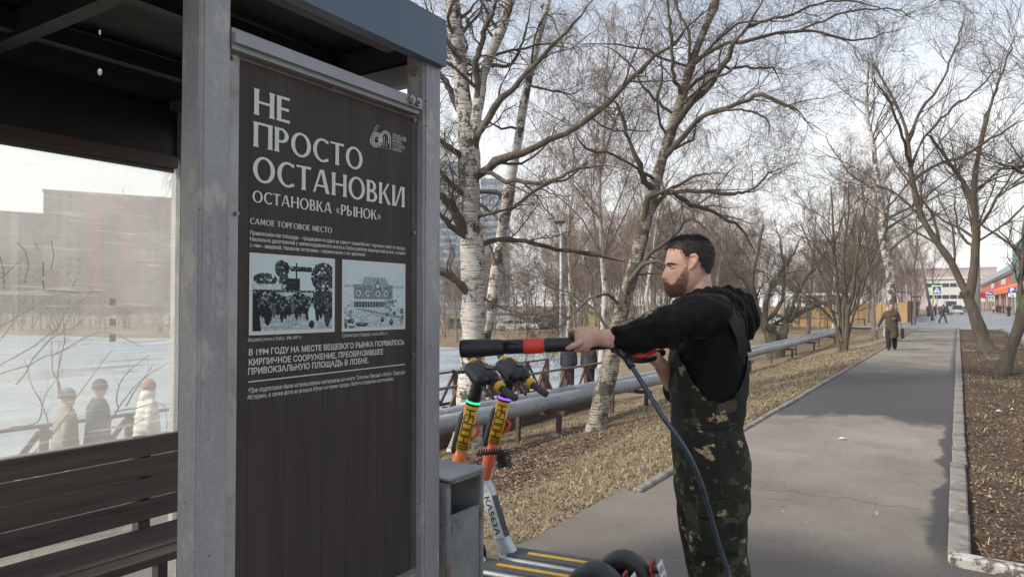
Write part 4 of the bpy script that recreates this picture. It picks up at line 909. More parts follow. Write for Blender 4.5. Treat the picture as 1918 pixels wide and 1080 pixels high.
# small bushy tree left of the path, many stems from the base
DI = 30.5
tI = [bark_trunk(trace(p, [DI, DI + o], w, 12, jitter=.05), 20, .04, 1.2) for p, o, w in (
    ([(1578, 672), (1577, 640), (1573, 600), (1568, 540), (1562, 480), (1560, 420), (1556, 350)], .8, [13, 10, 8, 7, 5, 4, 2]),
    ([(1582, 672), (1586, 635), (1590, 590), (1598, 540), (1604, 480), (1612, 430), (1626, 370)], -.8, [10, 9, 8, 7, 5, 4, 2]),
    ([(1576, 668), (1568, 620), (1552, 560), (1535, 510), (1520, 470), (1500, 420)], 1.4, [6, 5, 4, 4, 3, 2]),
    ([(1584, 668), (1592, 610), (1610, 560), (1625, 510), (1648, 460), (1665, 400)], -1.2, [6, 5, 4, 4, 3, 2]),
    ([(1580, 664), (1582, 600), (1583, 540), (1582, 470), (1588, 400), (1590, 340)], 0, [6, 6, 5, 4, 3, 2]),
    ([(1578, 640), (1560, 600), (1530, 570), (1500, 555)], .5, [6, 5, 3, 2]))]
tree('many_stemmed_tree', 'slender many stemmed tree on the grass where the pipes pass the path', tI, [], willow_m, [dict(m=13, t0=.2, t1=1, ang=34, lf=.5, rf=.5, k=6, jit=.13, grav=.05, minr=.007, Lmax=3, Lmin=1.2), dict(m=9, t0=.15, t1=1, ang=34, lf=.5, rf=.5, k=5, jit=.16, grav=.05, minr=.0045, Lmax=1.6), dict(m=6, t0=.1, t1=1, ang=34, lf=.55, rf=.6, k=3, jit=.18, grav=.03, minr=.0036, Lmax=.9)], lmat=willow_m, twmat=willow_m)
# gnarled tree behind the pipes
DJ = 42
tJ = [bark_trunk(trace([(1452, 668), (1448, 640), (1436, 615), (1420, 590), (1412, 560), (1408, 520), (1420, 470), (1430, 420)], DJ, [30, 26, 18, 14, 12, 9, 6, 4], 14, jitter=.03), 22, .05, 1.2),
      bark_trunk(trace([(1456, 668), (1466, 630), (1476, 602), (1500, 585), (1540, 568), (1560, 560)], DJ, [24, 20, 13, 9, 6, 3], 12, jitter=.03), 18, .05, 1)]
limJ = [trace([(1430, 605), (1435, 560), (1455, 520), (1480, 480), (1510, 430)], [DJ, DJ - 2], [12, 10, 8, 6, 3]), trace([(1440, 600), (1462, 570), (1470, 530), (1465, 470), (1450, 410)], [DJ, DJ + 2], [9, 8, 6, 5, 3]), trace([(1415, 560), (1390, 520), (1360, 490), (1340, 440)], [DJ, DJ + 1], [9, 7, 5, 3]),
        trace([(1480, 600), (1490, 560), (1510, 520), (1530, 500), (1560, 450)], [DJ, DJ + 1], [9, 7, 6, 4, 2]), trace([(1418, 575), (1400, 545), (1380, 540), (1350, 550)], [DJ, DJ - 2], [6, 5, 4, 2])]
tree('gnarled_tree', 'dark gnarled tree with twisted limbs behind the silver pipes', tJ, limJ, limb_m, [dict(m=9, t0=.2, t1=1, ang=45, lf=.5, rf=.45, k=7, jit=.28, grav=.03, minr=.01, Lmax=4), dict(m=9, t0=.1, t1=1, ang=42, lf=.5, rf=.5, k=5, jit=.26, grav=0, minr=.006, Lmax=2), dict(m=7, t0=.1, t1=1, ang=40, lf=.5, rf=.55, k=4, jit=.25, grav=0, minr=.005, Lmax=1.1)])
# white birch behind the walking woman
def auto_tree(h, r, n_l, ang, seed, droop=.02, weep=-.1, fork=0, lm=(9, 8, 6), minr=(.012, .008, .006), stems=1, clear=.3, lf=.42, up=.05, tl=1.0):
    global trng
    trng = np.random.default_rng(seed); tr = []
    for s in range(stems):
        lean = trng.normal(size=2) * (.04 + .10 * (stems > 1)); K = 14; z = np.linspace(0, h, K); w = np.cumsum(trng.normal(size=(K, 2)) * h * .006, 0)
        x = lean[0] * z + w[:, 0]; y = lean[1] * z + w[:, 1]; rr = r * (1 - .88 * (z / h) ** .9)
        tr.append(bark_trunk(np.column_stack([x, y, z, rr]), 22, .04, 1.3))
    P = np.array(tr)
    l1 = grow(P, m=n_l, t0=clear, t1=.98, ang=ang, lf=lf, rf=.42, k=8, jit=.10, grav=up, minr=minr[0])
    l2 = grow(l1, m=lm[0], t0=.15, t1=1, ang=40, lf=.45, rf=.5, k=6, jit=.16, grav=droop, minr=minr[1], Lmax=h * .16)
    l3 = grow(l2, m=lm[1], t0=.1, t1=1, ang=38, lf=.6 * tl, rf=.6, k=5, jit=.14, grav=weep, minr=minr[2], Lmax=h * .12 * tl)
    return tr, l1, l2, l3
def proto(seed, h, r, tmat, lmat, twmat, **k):
    tr, l1, l2, l3 = auto_tree(h, r, seed=seed, **k)
    out = []
    for nm, g_, s_, m_, sm in (('trunk', [np.array([q]) for q in tr], 9, tmat, True), ('branches', [l1, l2], 3, lmat, False), ('twigs', [l3], 3, twmat, False)):
        V, F = tubes(g_, s_); o = big(nm, V, F, m_, None, sm); out.append((nm, o.data)); bpy.data.objects.remove(o)
    return out
def place(pr, name, label, x, y, z, s=1, rz=0, group=None, cat='tree', sx=1):
    e = thing(name, label, cat, (x, y, z), rz, group); e.scale = (s * sx, s * sx, s)
    for nm, me in pr:
        o = bpy.data.objects.new(nm, me); COL.objects.link(o); o.parent = e
        if nm != 'trunk': o['kind'] = 'stuff'
    return e
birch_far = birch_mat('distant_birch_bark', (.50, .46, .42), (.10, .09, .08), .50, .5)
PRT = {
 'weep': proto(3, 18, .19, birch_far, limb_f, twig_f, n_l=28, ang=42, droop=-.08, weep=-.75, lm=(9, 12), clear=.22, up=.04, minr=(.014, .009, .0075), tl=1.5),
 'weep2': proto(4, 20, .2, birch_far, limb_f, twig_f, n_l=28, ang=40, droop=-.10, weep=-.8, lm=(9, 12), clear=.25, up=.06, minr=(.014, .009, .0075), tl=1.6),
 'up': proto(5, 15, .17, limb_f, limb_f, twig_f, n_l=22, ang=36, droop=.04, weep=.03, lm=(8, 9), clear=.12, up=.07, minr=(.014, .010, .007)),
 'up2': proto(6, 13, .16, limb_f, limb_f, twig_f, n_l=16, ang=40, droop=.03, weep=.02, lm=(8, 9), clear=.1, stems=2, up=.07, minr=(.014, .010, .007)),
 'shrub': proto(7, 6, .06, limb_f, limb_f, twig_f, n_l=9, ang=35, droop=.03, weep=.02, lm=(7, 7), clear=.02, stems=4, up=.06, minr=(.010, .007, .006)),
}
birch_b = birch_mat('birch_bark_marked', (.62, .59, .55), thr=.43)
PRT['whitebirch'] = proto(9, 15, .30, birch_b, limb_m, twig_m, n_l=24, ang=44, droop=-.02, weep=-.2, lm=(8, 9), clear=.28, up=.04, minr=(.012, .008, .005))
def at(px, D): 
    q = U(px, 560, D); return float(q[0]), float(q[1])
x, y = at(1674, 37); place(PRT['whitebirch'], 'birch_tree', 'white trunked birch rising behind the walking woman in the brown coat', x, y, float(ground(x, y, False)), 1, .5)
# medium trees given one by one: px, D, kind, scale, label
MED = [(1130, 40, 'weep2', 1.05, 'weeping birch with long hanging twigs right of the grey lamp post'),
       (1205, 46, 'weep', 1.0, 'weeping birch just left of the man’s head, behind the leaning birch'),
       (1065, 58, 'weep2', .95, 'weeping birch beyond the pond, close behind the lamp post'),
       (1360, 50, 'up', .62, 'small upright tree directly behind the man’s hood'),
       (1510, 52, 'up2', .72, 'twin stemmed tree between the gnarled tree and the slender many stemmed one'),
       (1640, 40, 'up2', .75, 'low forking tree on the verge just left of the walking woman'),
       (1712, 62, 'up', .85, 'upright tree at the end of the path beside the yellow fence'),
       (1745, 80, 'weep2', .62, 'thin birch next to the crossing sign at the end of the path'),
       (1560, 60, 'weep', .85, 'birch behind the slender many stemmed tree'),
       (1625, 70, 'up', 1.0, 'tall upright tree over the pipe loop')]
for px, D, kd, s, lab in MED:
    x, y = at(px, D); place(PRT[kd], 'birch_tree' if 'weep' in kd else 'bare_tree', lab, x, y, float(ground(x, y, False)) - .05, s, random.uniform(0, 6))
# the wood beyond the pond and behind the fence: individual trees sharing meshes
wr = random.Random(8); cnt = 0
G1 = 'bare trees of the wood beyond the pond'
spots = []
for i in range(165):
    px = 835 + (i / 165) ** .95 * 900 + wr.uniform(-10, 10); D = wr.uniform(66, 150) if px < 1350 else wr.uniform(72, 150)
    spots.append((px, D, wr.choice(['weep', 'weep2', 'up', 'up', 'up2']), wr.uniform(.62, .95) * (.62 + .45 * D / 110) * (1.0 if 960 < px < 1450 else .8)))
for i in range(70):
    px = 835 + i * 13.2 + wr.uniform(-6, 6); D = wr.uniform(150, 240); spots.append((px, D, wr.choice(['up', 'up2', 'weep']), wr.uniform(.9, 1.25) * (1 if 960 < px < 1400 else .72)))
for i in range(44):
    px = -30 + i * 8.6 + wr.uniform(-5, 5); spots.append((px, wr.uniform(92, 135), wr.choice(['up', 'up2', 'shrub']), wr.uniform(.4, .7)))
for px, D, kd, s in spots:
    x, y = at(px, D)
    if pond_d(np.array([x]), np.array([y]))[0] > -2: continue
    if -5.5 < x < 12 and y > 55: continue
    if D < 109 and (895 < px < 1050 or 1385 < px < 1515): continue
    reg = 'on the far bank through the glass' if px < 500 else [r for lim, r in ((905, 'behind the big white birch'), (1050, 'beyond the parked cars'), (1245, 'between the lamp post and the man'), (1420, 'behind the man'), (1590, 'behind the gnarled tree'), (9999, 'behind the walking woman')) if px < lim][0]
    kn = {'weep': 'drooping birch', 'weep2': 'tall drooping birch', 'up': 'upright bare tree', 'up2': 'twin stemmed bare tree', 'shrub': 'low bare thicket tree'}[kd]; row = 'nearest row' if D < 105 else ('middle rows' if D < 150 else 'hazy back rows')
    lab = '%s, %s, %s' % (kn, row, reg); G1 = 'wood, %s: %ss %s' % (row, kn, reg)
    place(PRT[kd], 'bare_tree', lab, x, y, float(ground(x, y, False)) - .05, s, wr.uniform(0, 6), G1)
for i in range(22):                       # undergrowth
    px = 840 + i * 40 + wr.uniform(-15, 15); D = wr.uniform(72, 95); x, y = at(px, D)
    if pond_d(np.array([x]), np.array([y]))[0] > -1 or x > -5.5: continue
    place(PRT['shrub'], 'bare_shrub', 'bare brown shrub in the undergrowth of the wood beyond the pond', x, y, float(ground(x, y, False)), wr.uniform(.6, 1.1), wr.uniform(0, 6), 'shrubs of the undergrowth beyond the pond', 'shrub')
# bare shrub seen through the glass
sh_l = [[(0, 700), (100, 665), (190, 622), (262, 577 + 70)], [(-10, 690), (60, 650), (110, 610), (132, 556)], [(-20, 660), (20, 610), (48, 556)], [(60, 850), (110, 800), (160, 720), (210, 655)], [(75, 845), (90, 790), (60, 720), (46, 672)], [(190, 825), (225, 760), (262, 715), (316, 678)], [(222, 765), (218, 740), (235, 700), (278, 665)], [(215, 770), (250, 765), (305, 755), (312, 805)], [(110, 745), (108, 700), (118, 650), (132, 555 + 30), (175, 545)], [(-10, 620), (90, 560), (175, 545 - 5)], [(20, 800), (70, 790), (85, 740), (120, 690)], [(205, 800), (245, 795), (278, 780)], [(-20, 540), (60, 470), (110, 440)], [(30, 720), (90, 640), (140, 610), (195, 570)], [(236, 760), (255, 728), (288, 682)], [(118, 745), (112, 720), (98, 690), (97, 640)]]
trng = np.random.default_rng(3)
GB = [trace(p, [5.2, 4.9 + .3 * trng.uniform()], [3.2, 2.2, 1.2], 12, jitter=.04) for p in sh_l]
bx = np.array([*GB[3][0][:2], float(ground(GB[3][0][0], GB[3][0][1], False))])
stem0 = np.column_stack([np.linspace(bx, GB[3][0][:3] + [0, 0, 0], 12), np.linspace(.014, .009, 12)])
root = thing('bare_shrub', 'thin bare shrub reaching up behind the shelter glass', 'shrub', bx)
for q in GB + [stem0]:
    V, F = tubes([np.array([q - [*bx, 0]])], 5); big('branch', V, F, twig_m, root, True)
tw = grow(np.array(GB), 3, .3, .95, 35, .3, .6, 4, .15, .03, .0012); V, F = tubes([tw - [*bx, 0]], 3); big('twigs', V, F, twig_m, root, kind='stuff')
# crown of a birch hanging into the view through the glass
x, y = at(300, 36)
place(PRT['weep'], 'birch_tree', 'weeping birch standing past the boardwalk, seen through the glass edge', -21.5, float(on_x(330, 500, -21.5)[1]) + .8, -2.2, .62, 1.0)
# ---------------------------------------------------------------- heating pipes
def gz(x, y): return float(ground(np.array(x, float), np.array(y, float), False))
clad, t, b = nodes('aluminium_cladding'); v = coords(t)
c = ramp_(t, noise(t, coords(t, (1, .4, 1)), 2.2, 7, .7), [(.3, (.20, .21, .215)), (.5, (.30, .315, .325)), (.72, (.42, .435, .445))]); c = mixc(t, ramp_(t, noise(t, v, 7, 6, .7), [(.6, (0, 0, 0)), (.72, (.5,) * 3)]), c, (.14, .13, .11))
t.links.new(c, b.inputs['Base Color']); b.inputs['Metallic'].default_value = .3; b.inputs['Roughness'].default_value = .5
bump(t, b, noise(t, coords(t, (2, 5, 2)), 2, 5), .05, .5)
rust = mat('rusty_brown_steel', (.085, .052, .04), .85, var=.4, scale=7, bmp=.4, bscale=30)
plankm = mat('brown_stained_plank', (.105, .062, .048), .75, var=.35, scale=2.5, stretch=(3, .5, 8), bmp=.5, bscale=10, bdist=.01)
def pipe(X, dzz, r, label, Ystart=-4, loop=0):
    pts = [(825, 795), (1040, 750), (1250, 706), (1400, 664), (1565, 622)]
    K = [on_x(px, py, -7.3) for px, py in pts]; Y = [Ystart] + [k[1] for k in K] + [63 + loop]; Z = [K[0][2] + .0] + [k[2] for k in K] + [K[-1][2] + .15]
    ys = np.arange(Ystart, 63 + loop, .5); zs = np.interp(ys, Y, Z) + dzz
    root = thing('heating_pipe', label, 'heating pipe', (X, Ystart, zs[0]), group='insulated heating pipes'); o = np.array([X, Ystart, zs[0]])
    m = MB().tube(np.column_stack([np.full(len(ys), X), ys, zs]) - o, r * (1 + .02 * np.random.default_rng(int(-X * 10)).normal(size=len(ys))), 20); part('cladding', m, clad, root, True)
    bands = [np.array([X, y, np.interp(y, ys, zs)]) for y in np.arange(Ystart + .3, 62, .55)]
    m = MB()
    for q in bands: m.tube([q - o - [0, .011, 0], q - o + [0, .011, 0]], r + .006, 20)
    part('strap_bands', m, clad, root, kind='stuff')
    ye, ze = 63 + loop, zs[-1]; H_ = 2.6
    P = [(X, ye - .4, ze), (X, ye, ze + .05), (X, ye + .25, ze + .3), (X, ye + .3, ze + .7), (X, ye + .3, ze + H_ - .4), (X - .05, ye + .3, ze + H_ - .1), (X - .35, ye + .3, ze + H_), (X - 4.5, ye + .3, ze + H_), (X - 4.9, ye + .3, ze + H_ - .3), (X - 5, ye + .3, ze + .2)]
    part('expansion_loop', MB().tube(np.array(P) - o, r * 1.02, 14), clad, root, True)
    return ys, zs
ys_, zs_ = pipe(-7.28, 0, .155, 'thick silver heating pipe nearest the path, running towards the trees')
pipe(-7.78, .02, .135, 'silver heating pipe running behind the thicker one, beside the boardwalk', loop=.9)
e = 0
slab = ['pipe stand hidden beside the birch trunk', 'brown pipe stand left of the leaning birch', 'brown pipe stand right of the leaning birch', 'pipe stand behind the man', 'pipe stand just right of the man’s back', 'pipe stand left of the gnarled tree', 'pipe stand in front of the gnarled tree', 'pipe stand behind the slender many stemmed tree', 'farthest pipe stand, by the pipe loop']
for k, y in enumerate((8.2, 12.95, 17.8, 23.2, 28.8, 37.2, 43.5, 51.5, 59)):
    zz = float(np.interp(y, ys_, zs_)) - .155; root = thing('pipe_stand', slab[k], 'pipe stand', (-7.5, y, gz(-7.2, y)), group='steel stands under the heating pipes'); o = np.array([-7.5, y, gz(-7.2, y)])
    part('crossbeam', MB().box(np.array([-7.48, y, zz - .045]) - o, (1.25, .12, .085)), rust, root)
    for x in (-7.02, -8.0):
        g_ = gz(x, y) - .15; part('leg', MB().bar(np.array([x, y, g_]) - o, np.array([x + .03, y, zz - .09]) - o, .09), rust, root)
    part('footing', MB().box(np.array([-7.02, y, gz(-7.02, y) + .0]) - o, (.3, .3, .12)), km, root)
# ---------------------------------------------------------------- boardwalk and its railings
DZ = -1.31
bwk = thing('boardwalk', 'raised brown plank boardwalk along the frozen pond', 'boardwalk', (-11.2, 4, DZ)); o = np.array([-11.2, 4, DZ])
m = MB()
for y in np.arange(-14, 21.9, .148): m.box(np.array([-11.17, y, -.02]) - [0 - 11.2 + 11.2, 0, 0] - np.array([-11.2, 4, 0]), (2.4, .138, .04))
part('deck_planks', m, plankm, bwk, kind='stuff')
for k in range(12):
    y0 = -14 + 3 * k
    for j in range(3): part('skirt_plank', MB().box((-9.93 + 11.2 + random.uniform(-.006, .006), y0 + 1.5 - 4, -.02 - .065 - j * .128), (.035, 2.985, .120)), plankm, bwk)
for k in range(13):
    y = -14 + 3 * k; part('pile', MB().box((-9.99 + 11.2, y - 4, -.35), (.12, .12, .8)), plankm, bwk); part('pile', MB().box((-12.3 + 11.2, y - 4, -.55), (.12, .12, 1.2)), plankm, bwk)
def railing(X, ya, yb, label):
    root = thing('railing', label, 'railing', (X, ya, DZ), group='brown railings of the boardwalk'); n = int(round((yb - ya) / 1.36)); st = (yb - ya) / n
    part('handrail', MB().box((0, (yb - ya) / 2, 1.0), (.13, yb - ya + .1, .045)), plankm, root)
    part('lower_rail', MB().box((.0, (yb - ya) / 2, .12), (.05, yb - ya, .08)), plankm, root)
    for i in range(n + 1):
        part('post', MB().box((0, i * st, .49), (.10, .10, .98)), plankm, root)
        if i < n:
            part('brace', MB().bar((.012, i * st + .06, .90), (.012, (i + .5) * st - .01, .14), .045, .085), plankm, root)
            part('brace', MB().bar((-.012, (i + 1) * st - .06, .90), (-.012, (i + .5) * st + .01, .14), .045, .085), plankm, root)
railing(-10.02, -12, 21.7, 'brown wooden railing on the bank side of the boardwalk')
railing(-12.3, -12, 21.9, 'brown wooden railing on the pond side of the boardwalk')
# ---------------------------------------------------------------- lamp post
lpm = mat('grey_lamp_post', (.36, .38, .40), .5, .2, var=.1, scale=4)
x, y = at(1051, 26); z0 = gz(x, y) - .1; lh = 1.6 + (571 - 418) * 26 / FPX - z0
L = thing('street_lamp', 'grey lamp post with a disc shaped head between the two birches', 'street lamp', (x, y, z0))
part('pole', MB().tube([(0, 0, 0), (0, 0, 2), (0, 0, lh)], [.085, .075, .045], 14), lpm, L, True)
part('base_plate', MB().box((0, 0, .12), (.3, .3, .03)), lpm, L)
part('lamp_head', MB().tube([(-.08, 0, lh), (-.08, 0, lh + .05), (-.08, 0, lh + .10), (-.08, 0, lh + .13)], [.20, .26, .22, .05], 24), mat('lamp_head_grey', (.13, .14, .15), .5), L, True)
# ---------------------------------------------------------------- yellow fence
yel = mat('yellow_painted_sheet', (.34, .225, .10), .7, var=.12, scale=2, stretch=(1, 1, .3), dirt=(.2, .14, .08), dscale=1.2, dlo=.55, dhi=.75)
FP = [(-6.3, 150), (-4.2, 79.5), (-9, 83.5), (-24, 96), (-34, 103)]
flab = ['yellow sheet fence receding along the left side of the road', 'short yellow fence facing the path, behind the woman', 'yellow sheet fence behind the gnarled tree and parked cars', 'farther yellow fence glimpsed left of the parked cars']
for i in range(4):
    a, c_ = np.array(FP[i], float), np.array(FP[i + 1], float); d = c_ - a; Ln = np.hypot(*d); u = d / Ln; ang = math.atan2(u[1], u[0]); zb = [0, -.35, -.7, -1.2, -1.4]
    f = thing('yellow_fence', flab[i], 'fence', (*a, zb[i])); n = max(2, int(Ln / 2.4)); st = Ln / n
    if i == 0: n2 = n
    for k in range(n):
        zc = (zb[i + 1] - zb[i]) * (k + .5) / n; cx, cy = u * (k + .5) * st
        part('panel', MB().box((cx, cy, 1.12 + zc), (st - .06, .04, 2.3), ang), yel, f)
        part('post', MB().box((*(u * k * st), 1.15 + zc), (.09, .09, 2.45), ang), mat('brown_fence_post', (.12, .08, .05), .8), f)
# ---------------------------------------------------------------- buildings
def facade(name, label, cat, x, y, z, w, d, h, rz, wall, win, rows, cols, ww=1.3, wh=1.4, roof=None, bands=None, h0=1.0):
    B = thing(name, label, cat, (x, y, z), rz)
    part('wall', MB().box((0, 0, h / 2), (w, d, h)), wall, B)
    part('roof', MB().box((0, 0, h + .35), (w + .8, d + .8, .7)), roof or wall, B)
    m = MB(); sx = w / cols; sy = (h - h0) / rows; cd_ = max(2, int(d / sx))
    for r in range(rows):
        zc = h0 + (r + .5) * sy
        for q in range(cols):
            xc = -w / 2 + (q + .5) * sx; m.box((xc, -d / 2 - .03, zc), (ww, .08, wh)); m.box((xc, d / 2 + .03, zc), (ww, .08, wh))
        for q in range(cd_):
            yc = -d / 2 + (q + .5) * d / cd_; m.box((w / 2 + .03, yc, zc), (.08, ww, wh)); m.box((-w / 2 - .03, yc, zc), (.08, ww, wh))
    part('windows', m, win, B, kind='stuff')
    if bands:
        m = MB()
        for q in bands[1]:
            xc = -w / 2 + q * w; m.box((xc, -d / 2 - .55, h / 2 + h0 / 2), (bands[2], 1.0, h - h0))
            
        part('balcony_stack', m, bands[0], B, kind='stuff')
    return B
wd = mat('far_window_dark', (.03, .035, .045), .2); wl_ = mat('far_window_pale', (.35, .37, .38), .4)
pinkb = mat('pinkish_brick_facade', (.30, .20, .18), .9, var=.1, scale=.05); creamb = mat('cream_facade', (.42, .38, .34), .9, var=.1, scale=.05); blueb = mat('hazed_blue_facade', (.36, .44, .50), .9, var=.08, scale=.05)  # pale blue stands for distance haze, painted into the wall colour
def fb(px, D, wpx, ytop, **k):
    x, y = at(px, D); z = -2.2; h = 1.6 + (571 - ytop) * D / FPX - z; w = wpx * D / FPX; rz = math.atan2(x, y) * -1; return dict(x=x, y=y, z=z, w=w, h=h, rz=rz, **k)
facade('apartment_block', 'tall pinkish apartment block beyond the pond, seen through the dirty glass', 'apartment block', **fb(204, 300, 203, 372), d=22, wall=pinkb, win=wd, rows=17, cols=13, bands=(mat('red_balcony_panel', (.36, .14, .10), .8), [.38, .62], 5))
facade('apartment_block', 'lower brown apartment block left of the tall pinkish one, seen through glass', 'apartment block', **fb(0, 330, 200, 402), d=22, wall=pinkb, win=wd, rows=15, cols=18, bands=(creamb, [.2, .6], 3))
facade('apartment_block', 'narrow haze-faded pale blue tower block right beside the shelter post, behind birch branches', 'apartment block', **fb(842, 330, 62, 312), d=20, wall=blueb, win=mat('blue_block_window', (.20, .25, .30), .3), rows=20, cols=6, ww=3, wh=1.7)
facade('apartment_block', 'haze-faded pale blue tower block behind the second birch stem', 'apartment block', **fb(928, 380, 52, 342), d=20, wall=blueb, win=mat('blue_block_window', (.20, .25, .30), .3), rows=18, cols=6, ww=3, wh=1.7)
pinkr = mat('hazed_rose_facade', (.50, .38, .37), .9, var=.08, scale=.05)  # rose wall, made paler in its colour to imitate haze
facade('apartment_block', 'rose coloured apartment block beyond the end of the road', 'apartment block', **fb(1775, 420, 150, 505), d=20, wall=pinkr, win=mat('hazed_rose_window', (.38, .34, .36), .4), rows=9, cols=26, ww=1.4, wh=1.5)  # window tone lightened too, haze put into the colour
whiteb = mat('white_panel_facade', (.55, .56, .56), .7, var=.06, scale=.1)
facade('office_building', 'white office building with dark window bands at the end of the road', 'office building', **fb(1786, 215, 84, 524), d=14, wall=whiteb, win=wd, rows=3, cols=7, ww=1.7, wh=1.1)
# garages beyond the pond
grn = mat('pale_green_render', (.33, .40, .36), .85, var=.15, scale=.5); gdk = mat('dark_green_base', (.09, .17, .13), .8); gry = mat('dark_garage_sheet', (.10, .105, .11), .7, var=.2, scale=.5); tanw = mat('ochre_render', (.36, .27, .13), .85, var=.15, scale=.5)
def shed(label, px0, px1, D, ytop, wall, basem=None, extra=None):
    x, y = at((px0 + px1) / 2, D); z = gz(x, y) - .1; w = (px1 - px0) * D / FPX; h = 1.6 + (571 - ytop) * D / FPX - z; B = thing('garage', label, 'garage', (x, y, z), -math.atan2(x, y) * 1.0)
    part('wall', MB().box((0, 0, h / 2), (w, 5, h)), wall, B); part('roof', MB().box((0, 0, h + .08), (w + .3, 5.4, .16)), mat('tar_roof', (.16, .155, .15), .9), B)
    if basem: part('plinth', MB().box((0, -2.53, .45), (w, .05, .9)), basem, B)
    n = max(1, int(w / 3.2))
    for k in range(n): part('garage_door', MB().box((-w / 2 + (k + .5) * w / n, -2.53 - .03, 1.0 + (.45 if basem else 0)), (2.1, .05, 1.7)), extra or gry, B)
shed('long pale green garage with a dark green base behind the parked cars', 922, 1008, 106, 588, grn, gdk, mat('pale_door', (.45, .47, .45), .8))
shed('dark grey garage just left of the lamp post base', 1012, 1048, 104, 590, gry)
shed('ochre garage right of the lamp post, behind the bare branches', 1104, 1160, 98, 585, tanw, None, mat('ochre_door', (.25, .2, .12), .8))
shed('low garage seen behind the white birch trunk', 838, 905, 112, 597, gry)
# market hall on the right
redb = mat('red_brick_market_wall', (.44, .12, .07), .85, var=.15, scale=1.2); ora = mat('orange_awning', (.70, .14, .04), .6, var=.08, scale=.6); rgry = mat('grey_metal_roof', (.24, .26, .275), .6, var=.15, scale=.4)
Mk = thing('market_hall', 'red brick market hall with a long orange awning beyond the road', 'market hall', (11.4, 150, 0), .018)
part('wall', MB().box((6, 130, 4.4), (12, 260, 8.8)), redb, Mk)
part('awning', MB().prism([(-1.6, 0, 4.3), (-1.6, 0, 5.4), (.0, 0, 6.4), (.0, 0, 4.3)], (0, 260, 0)), ora, Mk)
part('roof', MB().prism([(-.3, 55, 9.6), (12, 55, 9.6), (12, 55, 13.4), (3.2, 55, 13.4)], (0, 205, 0)), rgry, Mk)
part('roof_edge', MB().box((-.05, 130, 9.2), (.5, 260.2, .9)), mat('dark_roof_edge', (.10, .10, .11), .7), Mk)
for k in range(12): part('column', MB().box((-1.35, 3 + k * 21, 2.1), (.22, .3, 4.2)), mat('pale_column', (.46, .40, .36), .8), Mk)
for k in range(23):
    w_ = part('window', MB().box((-.03, 8 + k * 10.5, 2.1), (.06, 5.6, 2.4)), wd, Mk); part('frame', MB().box((-.07, 8 + k * 10.5, 3.36), (.05, 5.9, .12)), whiteb, w_)
for k in (30, 75, 120): part('wall_sign', MB().box((-.06, k, 7.6), (.1, 14, 1.4)), whiteb, Mk)
part('green_tower', MB().box((5.2, 22, 7.4), (10.8, 46, 14.8)), mat('green_cladding', (.07, .20, .13), .6), Mk)
# ---------------------------------------------------------------- cars
tyre = mat('tyre_rubber', (.02, .02, .02), .8); rimm = mat('wheel_rim', (.4, .4, .42), .35, .7); glassd = mat('car_glass', (.03, .04, .05), .12, spec=.6); redl = mat('red_lamp_lens', (.45, .02, .02), .3); whl = mat('clear_lamp_lens', (.6, .62, .65), .2)
CARP = {}
def car_meshes(kind):
    if kind in CARP: return CARP[kind]
    suv = kind == 'suv'; H_ = 1.68 if suv else 1.45; L_ = 4.4 if suv else 4.1; W_ = 1.8 if suv else 1.7; hl = L_ / 2
    side = [(-hl, .35), (-hl, .72), (-hl + .12, .86), (-.95 * hl + .9, .96), (hl - .28, .98), (hl - .05, .84), (hl, .4), (hl - .2, .24), (-hl + .2, .24)]
    m = MB(); rings = []
    for yy, k in ((-W_ / 2, .93), (-W_ / 2 + .06, 1), (0, 1.0), (W_ / 2 - .06, 1), (W_ / 2, .93)): rings.append(np.array([(x * (1 if k == 1 else .985), yy, .6 + (z - .6) * k) for x, z in side]))
    m.loft(rings)
    cab = [(-.95 * hl + .85, .955), (-hl * .30 - (.1 if suv else .0), H_ - .05), (-.1, H_), (hl * (.70 if suv else .55), H_ - .04), (hl - (.10 if suv else .22), .975)]
    rr = []
    for yy, k in ((-W_ / 2 + .05, 0), (-W_ / 2 + .22, 1), (0, 1.01), (W_ / 2 - .22, 1), (W_ / 2 - .05, 0)): rr.append(np.array([(x, yy, .95 + (z - .95) * (1 if k else .02)) for x, z in cab]))
    g = MB(); g.loft(rr); rf = MB().box((hl * .12, 0, H_ - .0), (hl * (1.0 if suv else .82), W_ - .50, .05))
    for s_ in (-1, 1):
        for x in (-hl * .28, hl * .14, hl * .50): rf.bar((x - .16, s_ * (W_ / 2 - .06), .98), (x + .02, s_ * (W_ / 2 - .215), H_ - .03), .07, .03, up=(0, 1, 0))
    d = dict(body=m.mesh('body'), glass=g.mesh('windows'), roof=rf.mesh('roof'), tyre=MB().cyl((0, -.1, 0), (0, .1, 0), .31, 18).mesh('tyre'), rim=MB().cyl((0, -.108, 0), (0, .108, 0), .19, 12).mesh('rim'), lamp=MB().box((0, 0, 0), (.06, .30, .13)).mesh('lamp'), hl=hl, W=W_)
    for k_ in ('body', 'glass', 'roof', 'tyre', 'rim'): fixn(d[k_])
    CARP[kind] = d; return d
